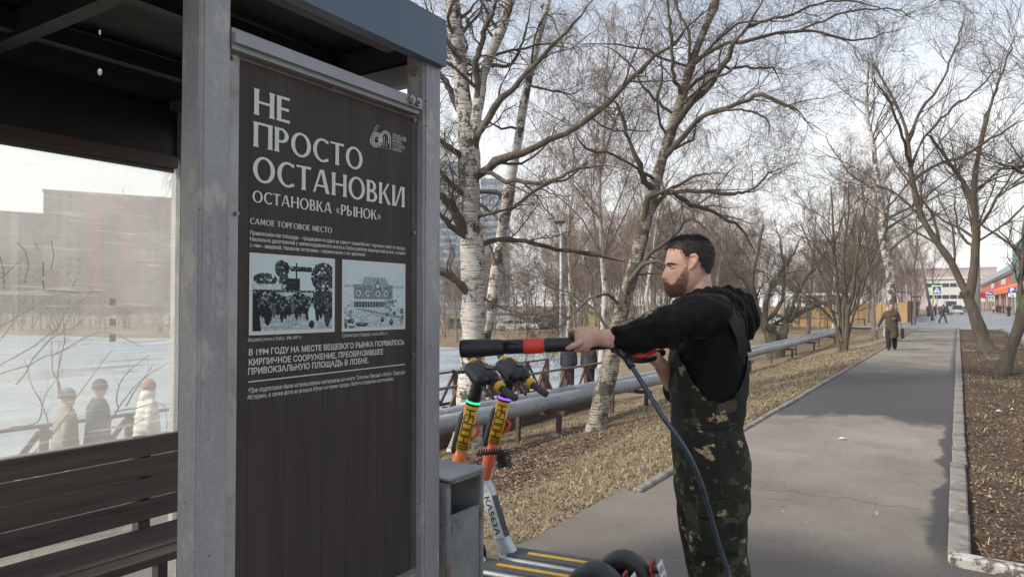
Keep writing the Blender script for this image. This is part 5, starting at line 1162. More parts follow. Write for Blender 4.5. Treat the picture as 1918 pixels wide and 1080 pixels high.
def car(label, x, y, z, rz, col, kind='hatch', group=None):
    d = car_meshes(kind); r = thing('parked_car' if group else 'car', label, 'car', (x, y, z), rz, group); pm_ = mat('car_paint_%d_%d_%d' % tuple(int(c * 100) for c in col), col, .3, var=.03, scale=1, spec=.6)
    for n_, k_, m_ in (('body', 'body', pm_), ('windows', 'glass', glassd), ('roof', 'roof', pm_)):
        me = d[k_].copy(); link(n_, me, m_, r)
    for sx in (-1, 1):
        for sy in (-1, 1):
            w = link('wheel', d['tyre'].copy(), tyre, r, loc=(sx * d['hl'] * .62, sy * (d['W'] / 2 - .1), .31)); link('rim', d['rim'].copy(), rimm, w)
            link('tail_light' if sx > 0 else 'headlight', d['lamp'].copy(), redl if sx > 0 else whl, r, loc=(sx * (d['hl'] - .03), sy * (d['W'] / 2 - .22), .76))
def pcar(label, px, D, rz, col, kind, group=None, z=None):
    x, y = at(px, D); car(label, x, y, gz(x, y) if z is None else z, rz + math.atan2(-x, y), col, kind, group)
GC = 'cars parked beyond the pond'
pcar('white hatchback seen from the side, leftmost beyond the pond', 958, 97, 0.1, (.62, .62, .60), 'hatch', GC)
pcar('white estate car parked right behind the leftmost hatchback', 996, 98, 2.4, (.55, .55, .53), 'suv', GC)
pcar('silver car parked between the white estate and the blue one', 1016, 103, 1.2, (.40, .42, .44), 'suv', GC)
pcar('dark blue car parked nearest the lamp post', 1032, 97, 1.0, (.06, .09, .15), 'hatch', GC)
pcar('white hatchback parked right of the man, just behind his hood', 1404, 84, .2, (.6, .61, .6), 'hatch', GC)
pcar('silver car parked behind the gnarled tree', 1448, 88, .1, (.42, .44, .46), 'hatch', GC)
pcar('white estate parked between the gnarled tree and the many stemmed one', 1490, 86, 0.0, (.58, .58, .57), 'suv', GC)
x_, y_ = at(1791, 132); car('silver car driving away in the middle of the far road', x_, y_, -.12, -pi / 2 + .1, (.46, .48, .50), 'suv')
x_, y_ = at(1811, 150); car('dark grey car far up the road, right of the silver one', x_, y_, -.12, -pi / 2, (.10, .11, .12), 'hatch')
x_, y_ = at(1768, 140); car('small dark car far up the road by the pavement', x_, y_, -.12, -pi / 2, (.05, .06, .08), 'hatch')
x_, y_ = at(1779, 185); bs = thing('bus', 'white and grey bus at the far end of the road', 'bus', (x_, y_, -.1), .05)
part('body', MB().box((0, 0, 1.75), (2.5, 10, 2.7)), whiteb, bs, bevel=.15); part('windscreen', MB().box((0, -5.04, 2.0), (2.2, .1, 1.3)), glassd, bs); part('side_windows', MB().box((-1.27, 0, 2.1), (.06, 9, 1.0)).box((1.27, 0, 2.1), (.06, 9, 1.0)), glassd, bs, kind='stuff')
for sx in (-1, 1):
    for yy in (-3, 3): part('wheel', MB().cyl((sx * 1.15 - .12, yy, .5), (sx * 1.15 + .12, yy, .5), .48, 16), tyre, bs)
# ---------------------------------------------------------------- signs and posts
pole_m = mat('galvanised_sign_pole', (.33, .34, .35), .5, .3, var=.1, scale=6); yg_ = mat('fluorescent_sign_border', (.62, .72, .06), .5); blue = mat('sign_blue', (.02, .11, .42), .45); wht = mat('sign_white', (.75, .76, .77), .5); blk = mat('sign_black', (.012, .012, .012), .6)
def fig(mb, y):                                  # walking figure of a crossing sign
    mb.ell((0, y, .15), (.032, .003, .032), 10, 6)
    for a, c, w in (((.0, .11), (.02, -.02), .05), ((.02, -.02), (.09, -.15), .035), ((.02, -.02), (-.07, -.15), .035), ((.0, .09), (.09, .02), .025), ((.0, .09), (-.07, .03), .025)): mb.bar((a[0], y, a[1]), (c[0], y, c[1]), w, .004, up=(0, 1, 0))
def crossing(label, x, y, z, zc, s, rz, polez=None):
    r = thing('crossing_sign', label, 'road sign', (x, y, z), rz)
    part('pole', MB().cyl((0, .05, 0), (0, .05, zc + s * .6), .04, 10), pole_m, r)
    part('border', MB().box((0, 0, zc), (s * 1.28, .03, s * 1.28)), yg_, r); p_ = part('plate', MB().box((0, -.02, zc), (s, .012, s)), blue, r)
    part('triangle', MB().prism([(-s * .40, -.028, zc - s * .36), (s * .40, -.028, zc - s * .36), (0, -.028, zc + s * .38)], (0, -.003, 0)), wht, r)
    m = MB(); fig(m, 0); 
    for i, q in enumerate(m.v): m.v[i] = (q[0] * s * 1.5, -.034 + q[1], zc - s * .06 + q[2] * s * 1.5)
    m.box((0, -.034, zc - s * .32), (s * .5, .003, s * .03)); part('pictogram', m, blk, r)
x_, y_ = at(1755, 66); crossing('pedestrian crossing sign with a bright yellow border at the end of the path', x_, y_, 0, 1.6 + (571 - 543) * 66 / FPX, .66 * 66 / 66, -math.atan2(-x_, y_) * 0 - .1)
x_, y_ = at(1856, 70); crossing('pedestrian crossing sign across the road in front of the market', x_, y_, 0, 1.6 + (571 - 559) * 70 / FPX, .42, -.1)
def plate_sign(label, px, D, yt, w, h, kind):
    x, y = at(px, D); zc = 1.6 + (571 - yt) * D / FPX; r = thing('parking_sign' if kind == 'P' else 'info_sign', label, 'road sign', (x, y, 0), -math.atan2(x, y))
    part('pole', MB().cyl((0, .05, 0), (0, .05, zc + h * .5), .035, 10), pole_m, r); part('plate', MB().box((0, 0, zc), (w, .03, h)), blue, r)
    if kind == 'P':
        me, v_, lo, hi = ftext('P', 0, None, 0, 0, bold=.03); q = np.stack([(v_[:, 0] - (lo[0] + hi[0]) / 2) * w * .95, np.full(len(v_), -.02), zc + (v_[:, 1] - (lo[1] + hi[1]) / 2) * w * .95], 1); me.vertices.foreach_set('co', q.astype(np.float32).ravel()); link('letter', me, wht, r)
        part('lower_plate', MB().box((0, 0, zc - h * .92), (w, .03, h * .72)), wht, r); part('symbol', MB().bar((-w * .3, -.018, zc - h * .78), (w * .25, -.018, zc - h * 1.0), .05, .004, up=(0, 1, 0)).box((0, -.018, zc - h * 1.1), (w * .5, .004, .05)), blk, r)
    else:
        part('symbol', MB().box((-w * .2, -.018, zc + h * .1), (w * .35, .004, h * .3)).box((w * .2, -.018, zc - h * .15), (w * .3, .004, h * .25)), wht, r)
plate_sign('blue parking sign with a white plate below, at the right edge across the road', 1896, 66, 543, .58, .50, 'P')
plate_sign('wide blue sign left of the market crossing sign', 1852, 76, 549, .75, .36, 'i')
x_, y_ = at(1840, 74); r = thing('no_parking_sign', 'small round red and white sign over a white plate, left of the blue sign', 'road sign', (x_, y_, 0), .3)
zc = 1.6 + (571 - 552) * 74 / FPX; part('pole', MB().cyl((0, .05, 0), (0, .05, zc), .04, 10), pole_m, r); part('disc', MB().cyl((0, 0, zc), (0, -.03, zc), .3, 20), mat('sign_red', (.5, .03, .04), .5), r); part('lower_plate', MB().box((0, 0, zc - .55), (.5, .03, .34)), wht, r)
wood = mat('weathered_wood_pole', (.17, .145, .12), .9, var=.3, scale=4, stretch=(3, 3, .5))
x_, y_ = at(1747, 72); r = thing('leaning_pole', 'tall grey utility pole leaning left at the end of the path', 'utility pole', (x_, y_, 0)); part('shaft', MB().tube([(0, 0, 0), (-.65, 0, 4), (-1.3, 0, 8.3)], [.16, .13, .10], 10), wood, r, True); part('cap', MB().box((-1.3, 0, 8.3), (.5, .12, .12)), wood, r)
x_, y_ = at(1707, 60); r = thing('black_post', 'thin black post with two short arms left of the path end', 'post', (x_, y_, gz(x_, y_))); hh = 1.6 + (571 - 549) * 60 / FPX - gz(x_, y_)
part('shaft', MB().cyl((0, 0, 0), (0, 0, hh + .05), .04, 10), blk, r); part('arm', MB().bar((0, 0, hh), (-1.0, .2, hh + .15), .06), blk, r); part('arm', MB().bar((0, 0, hh - .33), (.7, -.2, hh - .28), .08), blk, r)
x_, y_ = at(1790 + 68, 62); r = thing('concrete_pole', 'grey concrete pole hidden partly by the forked tree', 'utility pole', (*at(1831, 40), 0)); part('shaft', MB().tube([(0, 0, 0), (0, 0, 9)], [.16, .12], 12), mat('pole_concrete', (.33, .32, .31), .85, var=.1, scale=3), r, True); part('crossarm', MB().box((0, 0, 8.6), (1.3, .1, .1)), pole_m, r)
# low barrier rail left of the woman and behind the trees
r = thing('pipe_barrier', 'low rusty barrier rail standing left of the woman', 'barrier', (-9.5, 66, gz(-9.5, 66)))
part('rail', MB().bar((-3, 0, .95), (3, -.5, .9), .08), rust, r)
for k in range(3): part('post', MB().bar((-2.9 + k * 2.9, -.05 - k * .2, -.1), (-2.9 + k * 2.9, -.05 - k * .2, .92), .08), rust, r)
# ---------------------------------------------------------------- kick scooters
yelm = mat('scooter_yellow', (.72, .42, .02), .4, var=.04, scale=10); orm = mat('scooter_orange', (.68, .17, .03), .4, var=.06, scale=8); orm2 = mat('scooter_red_orange', (.60, .13, .06), .42, var=.08, scale=8)
blkp = mat('black_plastic', (.012, .012, .013), .42, var=.3, scale=20, spec=.5); gripm = mat('grip_rubber', (.045, .048, .052), .7, var=.15, scale=40, bmp=.5, bscale=120); silv = mat('pale_silver_paint', (.48, .52, .55), .35, .2, var=.08, scale=8)
deckm = mat('grey_deck_mat', (.085, .09, .095), .75, var=.2, scale=30, bmp=.6, bscale=260, bdist=.002); rubber = mat('tyre_black', (.018, .018, .018), .75, bmp=.3, bscale=60); redref = mat('red_reflector', (.30, .02, .015), .3)
platem = mat('white_number_plate', (.66, .68, .68), .4, var=.04, scale=10)
def emis(name, col, s):
    m, t, b = nodes(name); b.inputs['Base Color'].default_value = (*col, 1); b.inputs['Emission Color'].default_value = (*col, 1); b.inputs['Emission Strength'].default_value = s; return m
def text_on(text, parent, name, M, width, height, m_, bold=.01, fit=True):
    me, v_, lo, hi = ftext(text, 0, None, 0, 0, bold=bold)
    q = [M @ Vector(((p[0] - (lo[0] + hi[0]) / 2) / (hi[0] - lo[0]) * width, (p[1] - (lo[1] + hi[1]) / 2) / (hi[1] - lo[1]) * height, 0)) for p in v_]
    me.vertices.foreach_set('co', np.array(q, np.float32).ravel()); me.update(); return link(name, me, m_, parent)
WH = {  # squared capitals, each drawn with bars on a 1 x 1 cell
 'W': [((0, 1), (0, 0)), ((0, 0), (1, 0)), ((.5, 0), (.5, 1)), ((1, 0), (1, 1))], 'H': [((0, 0), (0, 1)), ((1, 0), (1, 1)), ((0, .5), (1, .5))],
 'O': [((0, 0), (0, 1)), ((1, 0), (1, 1)), ((0, 0), (1, 0)), ((0, 1), (1, 1))], 'S': [((0, 1), (1, 1)), ((0, 1), (0, .5)), ((0, .5), (1, .5)), ((1, .5), (1, 0)), ((1, 0), (0, 0))]}
def scooter(label, rear, heading, ring_col, stem_or, turn, turn_tilt, grp):
    # local frame: +x forward, origin on the ground under the rear axle
    r = thing('electric_scooter', label, 'scooter', (rear[0], rear[1], 0), heading, grp)
    def p(n, mb, m, sm=False, parent=None, **k): return part(n, mb, m, parent or r, sm, **k)
    hd, bt = np.array([.93, 0, .30]), np.array([.715, 0, 1.075]); ax_ = nrm(bt - hd)
    # deck
    p('deck', MB().box((.40, 0, .135), (.56, .155, .07)), mat('scooter_dark_frame', (.13, .14, .145), .5, .3), bevel=.012)
    p('deck_mat', MB().box((.40, 0, .173), (.55, .145, .006)), deckm)
    p('deck_stripe', MB().box((.36, 0, .1775), (.42, .030, .003)), yelm)
    for s_ in (-1, 1): p('deck_rail', MB().limb([(.10, s_ * .083, .150), (.4, s_ * .085, .152), (.68, s_ * .082, .155), (.73, s_ * .045, .162)], [.012, .013, .013, .012], 10), silv, True)
    # neck
    p('neck', MB().loft([np.array([(x + dx, y, z) for x, y in ((-.035, -.04), (.035, -.033), (.035, .033), (-.035, .04))]) for x0, z, dx in ((0, .165, .71), (0, .34, .78), (0, .50, .845), (0, .565, .862)) for x in (0,)]) if False else
      MB().loft([np.array([(c_ + a * w1, b_ * w2, z) for a, b_ in ((-1, -.7), (-.7, -1), (.7, -1), (1, -.7), (1, .7), (.7, 1), (-.7, 1), (-1, .7))]) for c_, z, w1, w2 in ((.70, .165, .055, .040), (.735, .24, .042, .038), (.79, .40, .040, .036), (.835, .52, .040, .034), (.855, .565, .034, .030))]), silv)
    # plate on the side of the neck
    d = nrm(np.array([.835 - .735, 0, .52 - .24]))
    if True:
        ex = Vector((-d[0], 0, -d[2])); ez = Vector((0, 1, 0)); ey = ez.cross(ex)
        Mt = Matrix(((ex.x, ey.x, ez.x, .778), (ex.y, ey.y, ez.y, .0405), (ex.z, ey.z, ez.z, .375), (0, 0, 0, 1)))
        P_ = part('number_plate', MB().box((0, 0, 0), (.26, .062, .003)), platem, r); P_.data.transform(Mt)
        text_on('КА563А', r, 'plate_lettering', Mt @ Matrix.Translation((0, 0, .0024)), .225, .036, blk, .015)
        Q = part('side_decal', MB().box((.012, 0, 0), (.24, .030, .002)), mat('slate_decal', (.08, .085, .11), .5), r); Q.data.transform(Mt @ Matrix.Translation((0, .050, -.008)) @ Matrix.Rotation(-.6, 4, 'X'))
    # front wheel, fork, mudguard
    p('front_fork', MB().limb([(.90, .045, .40), (.945, .055, .26), (.965, .055, .125)], [.016, .015, .014]).limb([(.90, -.045, .40), (.945, -.055, .26), (.965, -.055, .125)], [.016, .015, .014]).limb([(.90, -.045, .40), (.90, .045, .40)], [.02, .02]), blkp, True)
    for nm, cx, rr in (('front_wheel', .965, .125), ('rear_wheel', 0, .115)):
        V_ = []; m = MB(); n = 28; pts = [(cx + (rr - .028) * cos(2 * pi * i / n), 0, rr + (rr - .028) * sin(2 * pi * i / n)) for i in range(n + 1)]; m.tube(pts, .028, 10, False); w = p(nm, m, rubber, True)
        p('rim', MB().cyl((cx, -.02, rr), (cx, .02, rr), rr - .045, 20), blkp, parent=w)
    def guard(n, cx, rr, a0, a1, w=.052):
        m = MB(); rings = []
        for i in range(15):
            a = radians(a0 + (a1 - a0) * i / 14); ro, ri = rr + .030, rr - .045; k = .6 + .4 * min(1, 4 * min(i, 14 - i) / 14)
            rings.append(np.array([(cx + q * cos(a), y * k, .115 + q * sin(a)) for q, y in ((ri, -w), (ro - .012, -w), (ro, -w * .6), (ro + .004, 0), (ro, w * .6), (ro - .012, w), (ri, w), (ri - .002, 0))]))
        p(n, m.loft(rings), mat('dark_mudguard', (.035, .038, .038), .5, var=.2, scale=10), True)
    guard('rear_mudguard', 0, .125, 22, 205); guard('front_mudguard', .965, .135, -10, 120, .045)
    p('rear_reflector', MB().loft([np.array([(-.158 + q, y, z) for y, z in ((-.048, .15), (-.052, .20), (-.035, .245), (.035, .245), (.052, .20), (.048, .15))]) for q in (0, .012)]), redref)
    Mr = Matrix.Translation((-.205, 0, .185)) @ Matrix.Rotation(radians(-90), 4, 'Z') @ Matrix.Rotation(radians(72), 4, 'X')
    q = part('rear_plate', MB().box((0, 0, 0), (.10, .11, .004)), platem, r); q.data.transform(Mr)
    text_on('КА5', r, 'rear_plate_lettering', Mr @ Matrix.Translation((0, .022, .003)), .082, .034, blk, .015); text_on('63А', r, 'rear_plate_lettering', Mr @ Matrix.Translation((0, -.026, .003)), .082, .034, blk, .015)
    p('plate_bracket', MB().bar((-.12, 0, .19), (-.20, 0, .19), .03, .015), blkp)
    p('kickstand', MB().limb([(.62, -.06, .12), (.60, -.12, .02)], [.009, .009]), blkp, True)
    # stem: orange below, yellow sleeve, black back, light ring, black top
    S_ = lambda z: hd + ax_ * ((z - hd[2]) / ax_[2])
    p('stem_lower', MB().tube([S_(.50), S_(.60), S_(.70), S_(.80)], [.031, .034, .036, .037], 18), stem_or, True)
    p('stem_collar', MB().tube([S_(.555), S_(.575)], [.040, .040], 18), silv, True)
    p('stem_sleeve', MB().tube([S_(.79), S_(.9), S_(1.04)], [.041, .041, .040], 20), yelm, True)
    xo = np.array([.028, 0, 0]); p('stem_battery_cover', MB().tube([S_(.765) + xo, S_(.79) + xo, S_(.97) + xo, S_(.995) + xo * .7], [.030, .036, .036, .026], 16), blkp, True)
    p('stem_top', MB().tube([S_(1.04), S_(1.09), S_(1.14), S_(1.215)], [.039, .037, .035, .034], 18), blkp, True)
    p('light_ring', MB().tube([S_(1.052), S_(1.064)], [.0405, .0405], 20), emis('ring_light_' + ('green' if ring_col[1] > .5 else 'violet'), ring_col, .7))
    # lettering along the stem on the side facing the camera
    m = MB(); word = 'WHOOSH'; cell = .030; gap = .009; zc = .802; side = np.array([-.41, .91, 0]); side = side - ax_ * (side @ ax_); side = nrm(side); lat = nrm(np.cross(side, ax_))*1.0
    for ch in word:
        for (a, c_) in WH[ch]:
            def pt(u, w):                         # u along the stem (baseline runs upwards), w across (cap height)
                th = (w - .5) * .058 / .0418; o_ = side * cos(th) + lat * sin(th); return S_(zc) + ax_ * (u * cell) + o_ * .0425
            nseg = 6 if a[1] != c_[1] else 1
            prev = None
            for i in range(nseg + 1):
                k = i / nseg; q_ = pt(a[0] + (c_[0] - a[0]) * k, a[1] + (c_[1] - a[1]) * k)
                if prev is not None: m.bar(prev, q_, .0055, .0012, up=tuple(nrm(q_ - S_(1.0) - ax_ * ((q_ - S_(1.0)) @ ax_))))
                prev = q_
        zc += (cell + gap) * ax_[2]
    part('stem_lettering', m, blk, r, kind='stuff')
    p('hook', MB().limb([S_(.93) + np.array([-.04, 0, 0]), S_(.91) + np.array([-.075, 0, .0]), S_(.87) + np.array([-.07, 0, 0]), S_(.85) + np.array([-.045, 0, 0])], [.008, .009, .009, .007], 10), mat('red_hook', (.62, .09, .04), .4), True)
    # handlebar head: turned towards the camera
    hb = thing_local('handlebar', S_(1.205), turn, turn_tilt, r)
    def h(n, mb, m, sm=False, parent=None): o = part(n, mb, m, parent or r, sm); o.data.transform(hb); return o
    head = h('display_housing', remesh(MB().limb([(-.03, -.07, .02), (-.03, .08, .02)], [.045, .045]).limb([(.03, -.065, .012), (.03, .075, .012)], [.04, .04]).ell((.0, 0, -.01), (.06, .075, .045)), .006, 4), blkp, True)
    h('display_stripe', MB().box((-.035, -.035, .0665), (.018, .05, .003)), yelm)
    h('display_screen', MB().box((-.03, .03, .0665), (.05, .045, .003)), mat('dark_screen', (.03, .035, .035), .15))
    for s_ in (-1, 1):
        h('handlebar', MB().limb([(.0, s_ * .05, .012), (-.02, s_ * .12, .010), (-.045, s_ * .17, .0)], [.018, .016, .015]), blkp, True)
        h('grip_collar', MB().tube([(-.038, s_ * .135, .003), (-.048, s_ * .165, 0)], [.031, .031], 18), yelm, True)
        h('grip', MB().tube([(-.045, s_ * .160, 0), (-.08, s_ * .265, -.012), (-.0815, s_ * .27, -.0125)], [.0195, .0205, .017], 18), gripm, True)
    h('brake_lever', MB().limb([(.02, .09, .0), (.045, .15, -.01), (.04, .22, -.02), (.05, .25, -.012)], [.010, .009, .007, .008], 10).limb([(.02, .07, 0), (.03, .11, -.02)], [.016, .014]), blkp, True)
    h('brake_lever', MB().limb([(.02, -.08, -.01), (.05, -.12, -.03), (.055, -.17, -.06), (.065, -.185, -.055)], [.012, .010, .009, .010], 10), blkp, True)
    return r
def thing_local(n, loc, turn, tilt, parent):
    return Matrix.Translation(Vector(loc)) @ Matrix.Rotation(turn, 4, 'Z') @ Matrix.Rotation(tilt, 4, 'X')
# locate with the photograph
hd2 = math.atan2(-.13, -1.0)
GS = 'rental scooters parked behind the litter bin'
scooter('rental scooter with the violet light ring and red-orange stem, farther from the shelter', (-1.545, 3.605), hd2, (.35, .12, .95), orm2, 1.0, -.36, GS)
scooter('rental scooter with the green light ring, half hidden by the litter bin', (-1.60, 3.365), hd2, (.05, .85, .35), orm, 1.0, -.36, GS)
# coiled black cables hanging from the stems
def coil(label, c, ax0, n, R, L, dirv):
    m = MB(); P_ = []; dv = nrm(np.array(dirv, float)); a_ = nrm(np.cross(dv, [.2, .3, .9])); b_ = np.cross(dv, a_)
    for i in range(n * 14): t_ = i / 14; P_.append(np.array(c) + dv * L * (t_ / n) + (a_ * cos(2 * pi * t_) + b_ * sin(2 * pi * t_)) * R * (1 + .12 * sin(t_ * 2.1)))
    o = part('cable_lock', MB().tube(np.array(P_) - np.array(c), .0042, 6), blkp, None, True, loc=c); tag(o, label, 'cable lock')
coil('black coiled cable lock hanging on the scooter with the red-orange stem', U(941, 842, 4.05), 0, 8, .042, .10, (.15, 0, -1))
coil('black coiled cable stretched between the two scooter stems', U(894, 848, 4.0), 0, 9, .016, .13, (.85, .5, .1))
# ---------------------------------------------------------------- the man with the pressure washer
DM = 2.84; MO = U(1320, 571, DM); MO = np.array([MO[0], MO[1], 0.0])
def L(px, py, dy=0.0):                     # local point of the man: x to the picture's right, y away, z up
    w = U(px, py, DM + dy) - MO; return np.array([w @ RV, w @ FH, w[2]])
man = thing('person', 'bearded man in black hoodie and dark camouflage overalls aiming a pressure washer lance', 'person', MO, YAW)
skin, t, b = nodes('skin'); v = coords(t)
c = ramp_(t, noise(t, v, 22, 6, .7), [(.3, (.42, .235, .175)), (.5, (.52, .31, .24)), (.7, (.60, .38, .30))]); t.links.new(c, b.inputs['Base Color']); b.inputs['Roughness'].default_value = .5
b.inputs['Subsurface Weight'].default_value = .12; b.inputs['Subsurface Radius'].default_value = (.01, .004, .002); bump(t, b, noise(t, v, 220, 3), .0008, .5)
def lerp_rows(rows, z): a = np.array(rows, float); i = np.argsort(a[:, 0]); return [float(np.interp(z, a[i, 0], a[i, k])) for k in range(1, a.shape[1])]
# head, as rings at successive heights; rows: z, front x, back x, half width
HR = []
for py, fx, bx_, w in ((443, 1281, 1302, .025), (446, 1271, 1312, .044), (452, 1261, 1322, .060), (460, 1254, 1328, .070), (470, 1250.5, 1331, .0755), (480, 1248.5, 1332.5, .077), (488, 1246.5, 1332.5, .0765), (494, 1245.8, 1332, .075), (499, 1248.0, 1331, .0735), (506, 1247.5, 1329, .0715), (514, 1247.8, 1325, .069), (522, 1248.2, 1320, .066), (527, 1248.5, 1316, .064), (531, 1247.0, 1312, .062), (535, 1248.5, 1309, .059), (539, 1248.0, 1305, .056), (544, 1250, 1300, .050), (549, 1253, 1296, .043), (554, 1259, 1290, .030)):
    a = L(fx, py); c_ = L(bx_, py); HR.append((a[2], a[0], c_[0], w))
HR = HR[::-1]
NB = [(L(0, py)[2], d) for py, d in ((497, 0), (502, .004), (507, .009), (512, .0145), (516, .0195), (519, .0215), (522, .0190), (525, .008), (527, 0))][::-1]
zeye = L(0, 500)[2]; zbrow = L(0, 494)[2]; zmouth = L(0, 535)[2]
def head_ring(z, grow_=0.0, n=64):
    fx, bx_, w = lerp_rows(HR, z); cx = fx + (bx_ - fx) * .56; nb = np.interp(z, [q[0] for q in NB], [q[1] for q in NB]); R_ = []
    for i in range(n):
        a = 2 * pi * i / n; ca, sa = cos(a), sin(a)
        ex = 2 / 2.25; x_ = np.sign(ca) * abs(ca) ** ex; y_ = np.sign(sa) * abs(sa) ** ex
        rx = (cx - fx) if ca > 0 else (bx_ - cx); x = cx - x_ * (rx + grow_); y = y_ * (w + grow_)
        if ca > 0:
            x -= nb * math.exp(-(y / (.0095 + nb * .35)) ** 2)
            x += .010 * math.exp(-((abs(y) - .031) / .015) ** 2 - ((z - zeye) / .011) ** 2)
            x -= .004 * math.exp(-((abs(y) - .030) / .022) ** 2 - ((z - zbrow) / .006) ** 2)
            x += .003 * math.exp(-((z - zmouth) / .0025) ** 2) * math.exp(-(y / .022) ** 2)
            y *= 1 - .05 * math.exp(-((z - L(0, 520)[2]) / .02) ** 2) * ca
        R_.append((x, y, z))
    return np.array(R_)
zt0, zt1 = HR[0][0], HR[-1][0]
body = MB().loft([head_ring(z) for z in np.linspace(zt0, zt1, 70)])
# ears
for s_ in (-1, 1):
    e_ = L(1289, 491); y = s_ * .078
    body.limb([(e_[0] - .008, s_ * .074, e_[2] - .028), (e_[0] + .006, s_ * .083, e_[2] - .012), (e_[0] + .014, s_ * .090, e_[2] + .010), (e_[0] + .004, s_ * .089, e_[2] + .026), (e_[0] - .010, s_ * .080, e_[2] + .020)], [.0055, .006, .006, .0055, .005], 10)
    body.ell((e_[0], s_ * .077, e_[2]), (.012, .009, .022), 12, 8)
body.limb([L(1303, 505), L(1306, 545), L(1318, 600)], [.055, .060, .075], 20)
def TR(py, fx, bx_, w, n=48, ex=2.5, dyc=0.0):
    a = L(fx + 4, py); c_ = L(bx_ - 9, py); cx = (a[0] + c_[0]) / 2; rx = (c_[0] - a[0]) / 2; z = a[2]; e = 2 / ex
    return np.array([(cx - np.sign(cos(q)) * abs(cos(q)) ** e * rx, dyc + np.sign(sin(q)) * abs(sin(q)) ** e * w, z) for q in 2 * pi * np.arange(n) / n])
body.loft([TR(*r_) for r_ in ((575, 1292, 1345, .10), (600, 1280, 1375, .16), (650, 1275, 1382, .17), (720, 1278, 1380, .155), (780, 1280, 1375, .15), (850, 1280, 1382, .16), (905, 1290, 1378, .15))])
# near (left) arm, forward
SH, EL, CU, WR = L(1322, 596, -.17), L(1228, 630, -.235), L(1164, 634, -.235), L(1118, 632, -.235)
body.limb([SH, (SH + EL) / 2 + [0, 0, .01], EL, CU, WR], [.05, .042, .040, .035, .026], 16, ry=[.05, .042, .040, .040, .030])
# far (right) arm bent to the trigger
S2, E2, W2, = L(1322, 600, .17), L(1272, 735, .22), L(1236, 680, -.02)
body.limb([S2, (S2 + E2) / 2, E2], [.06, .052, .046], 16); body.limb([E2, (E2 + W2) / 2, W2], [.044, .038, .028], 14)
# legs
for s_, dx in ((-1, 6), (1, -8)):
    h_, k_, a_ = L(1330 + dx * .6, 880, s_ * .095), L(1338 + dx, 1060, s_ * .10), L(1352 + dx, 1270, s_ * .105); a_[2] = .10
    body.limb([h_, (h_ + k_) / 2, k_, (k_ + a_) / 2 + [.02, 0, .03], a_], [.085, .075, .056, .055, .04], 16)
    body.limb([a_ + [0, 0, -.03], a_ + [-.06, 0, -.055], a_ + [-.15, 0, -.065]], [.038, .036, .026], 12)
# hands
wd_ = L(1096, 633, -.235)
def chain(pts, r): body.limb(pts, r, 10, 3)
lz = 0
body.limb([WR + [.008, 0, 0], L(1106, 632, -.237), L(1090, 630, -.238)], [.027, .030, .029], 14, ry=[.030, .038, .039])
body.limb([L(1100, 622, -.235), L(1084, 620, -.232)], [.018, .017], 12); body.limb([L(1098, 642, -.245), L(1084, 641, -.245)], [.017, .0155], 12)
# four fingers over the top and curling down behind the lance
for i, (px, py, r0) in enumerate(((1080, 617.5, .0098), (1083, 622, .0100), (1088, 626, .0095), (1096, 629, .0085))):
    off = i * .018
    chain([L(px + 4, py + 3, -.235 + off * .3), L(px - 7 - (3 - i), py + 1.5, -.205 + off), L(px - 12 + i * 3, py + 12, -.165 + off * .6), L(px - 6 + i * 3, py + 26, -.170 + off * .6), L(px + 2 + i * 3, py + 32, -.195 + off * .5)], [r0 * 1.05, r0, r0 * .98, r0 * .9, r0 * .78])
for i, (x0, y0, x1, y1, x2, y2, r0) in enumerate(((1088, 626, 1072, 631, 1066, 643, .0125), )):
    chain([L(x0 + 6, y0 + 10, -.255), L(1082, 643, -.268), L(1070, 649, -.262), L(1062.5, 652, -.250)], [.0145, .0125, .0115, .0092])   # thumb
chain([L(1096, 646, -.255), L(1086, 654, -.252), L(1078, 656, -.236)], [.0115, .0100, .0085])
chain([L(1103, 648, -.25), L(1096, 656, -.245), L(1088, 657, -.228)], [.0110, .0095, .008])
for kx in (1077, 1083): body.ell(L(kx, 617 + (kx - 1077) * .6, -.238), (.010, .012, .009), 10, 8)
# right hand on the trigger handle
H2 = L(1222, 668, -.06)
body.limb([W2, L(1228, 672, -.05), H2], [.026, .028, .026], 14)
for i in range(4):
    q = L(1208 + i * 7.5, 661 + i * 3, -.085); chain([H2 + [.010 * (i - 1.5), .0, .012], q + [.004, -.012, .010], q + [-.004, -.020, -.008], q + [.004, -.006, -.022]], [.010, .0098, .0092, .008])
chain([H2 + [.01, .03, .01], L(1200, 660, -.02), L(1188, 663, -.05)], [.013, .011, .009])
bme = remesh(body, .005, 3, None, .4); part('body', bme, skin, man, True, fix=False)
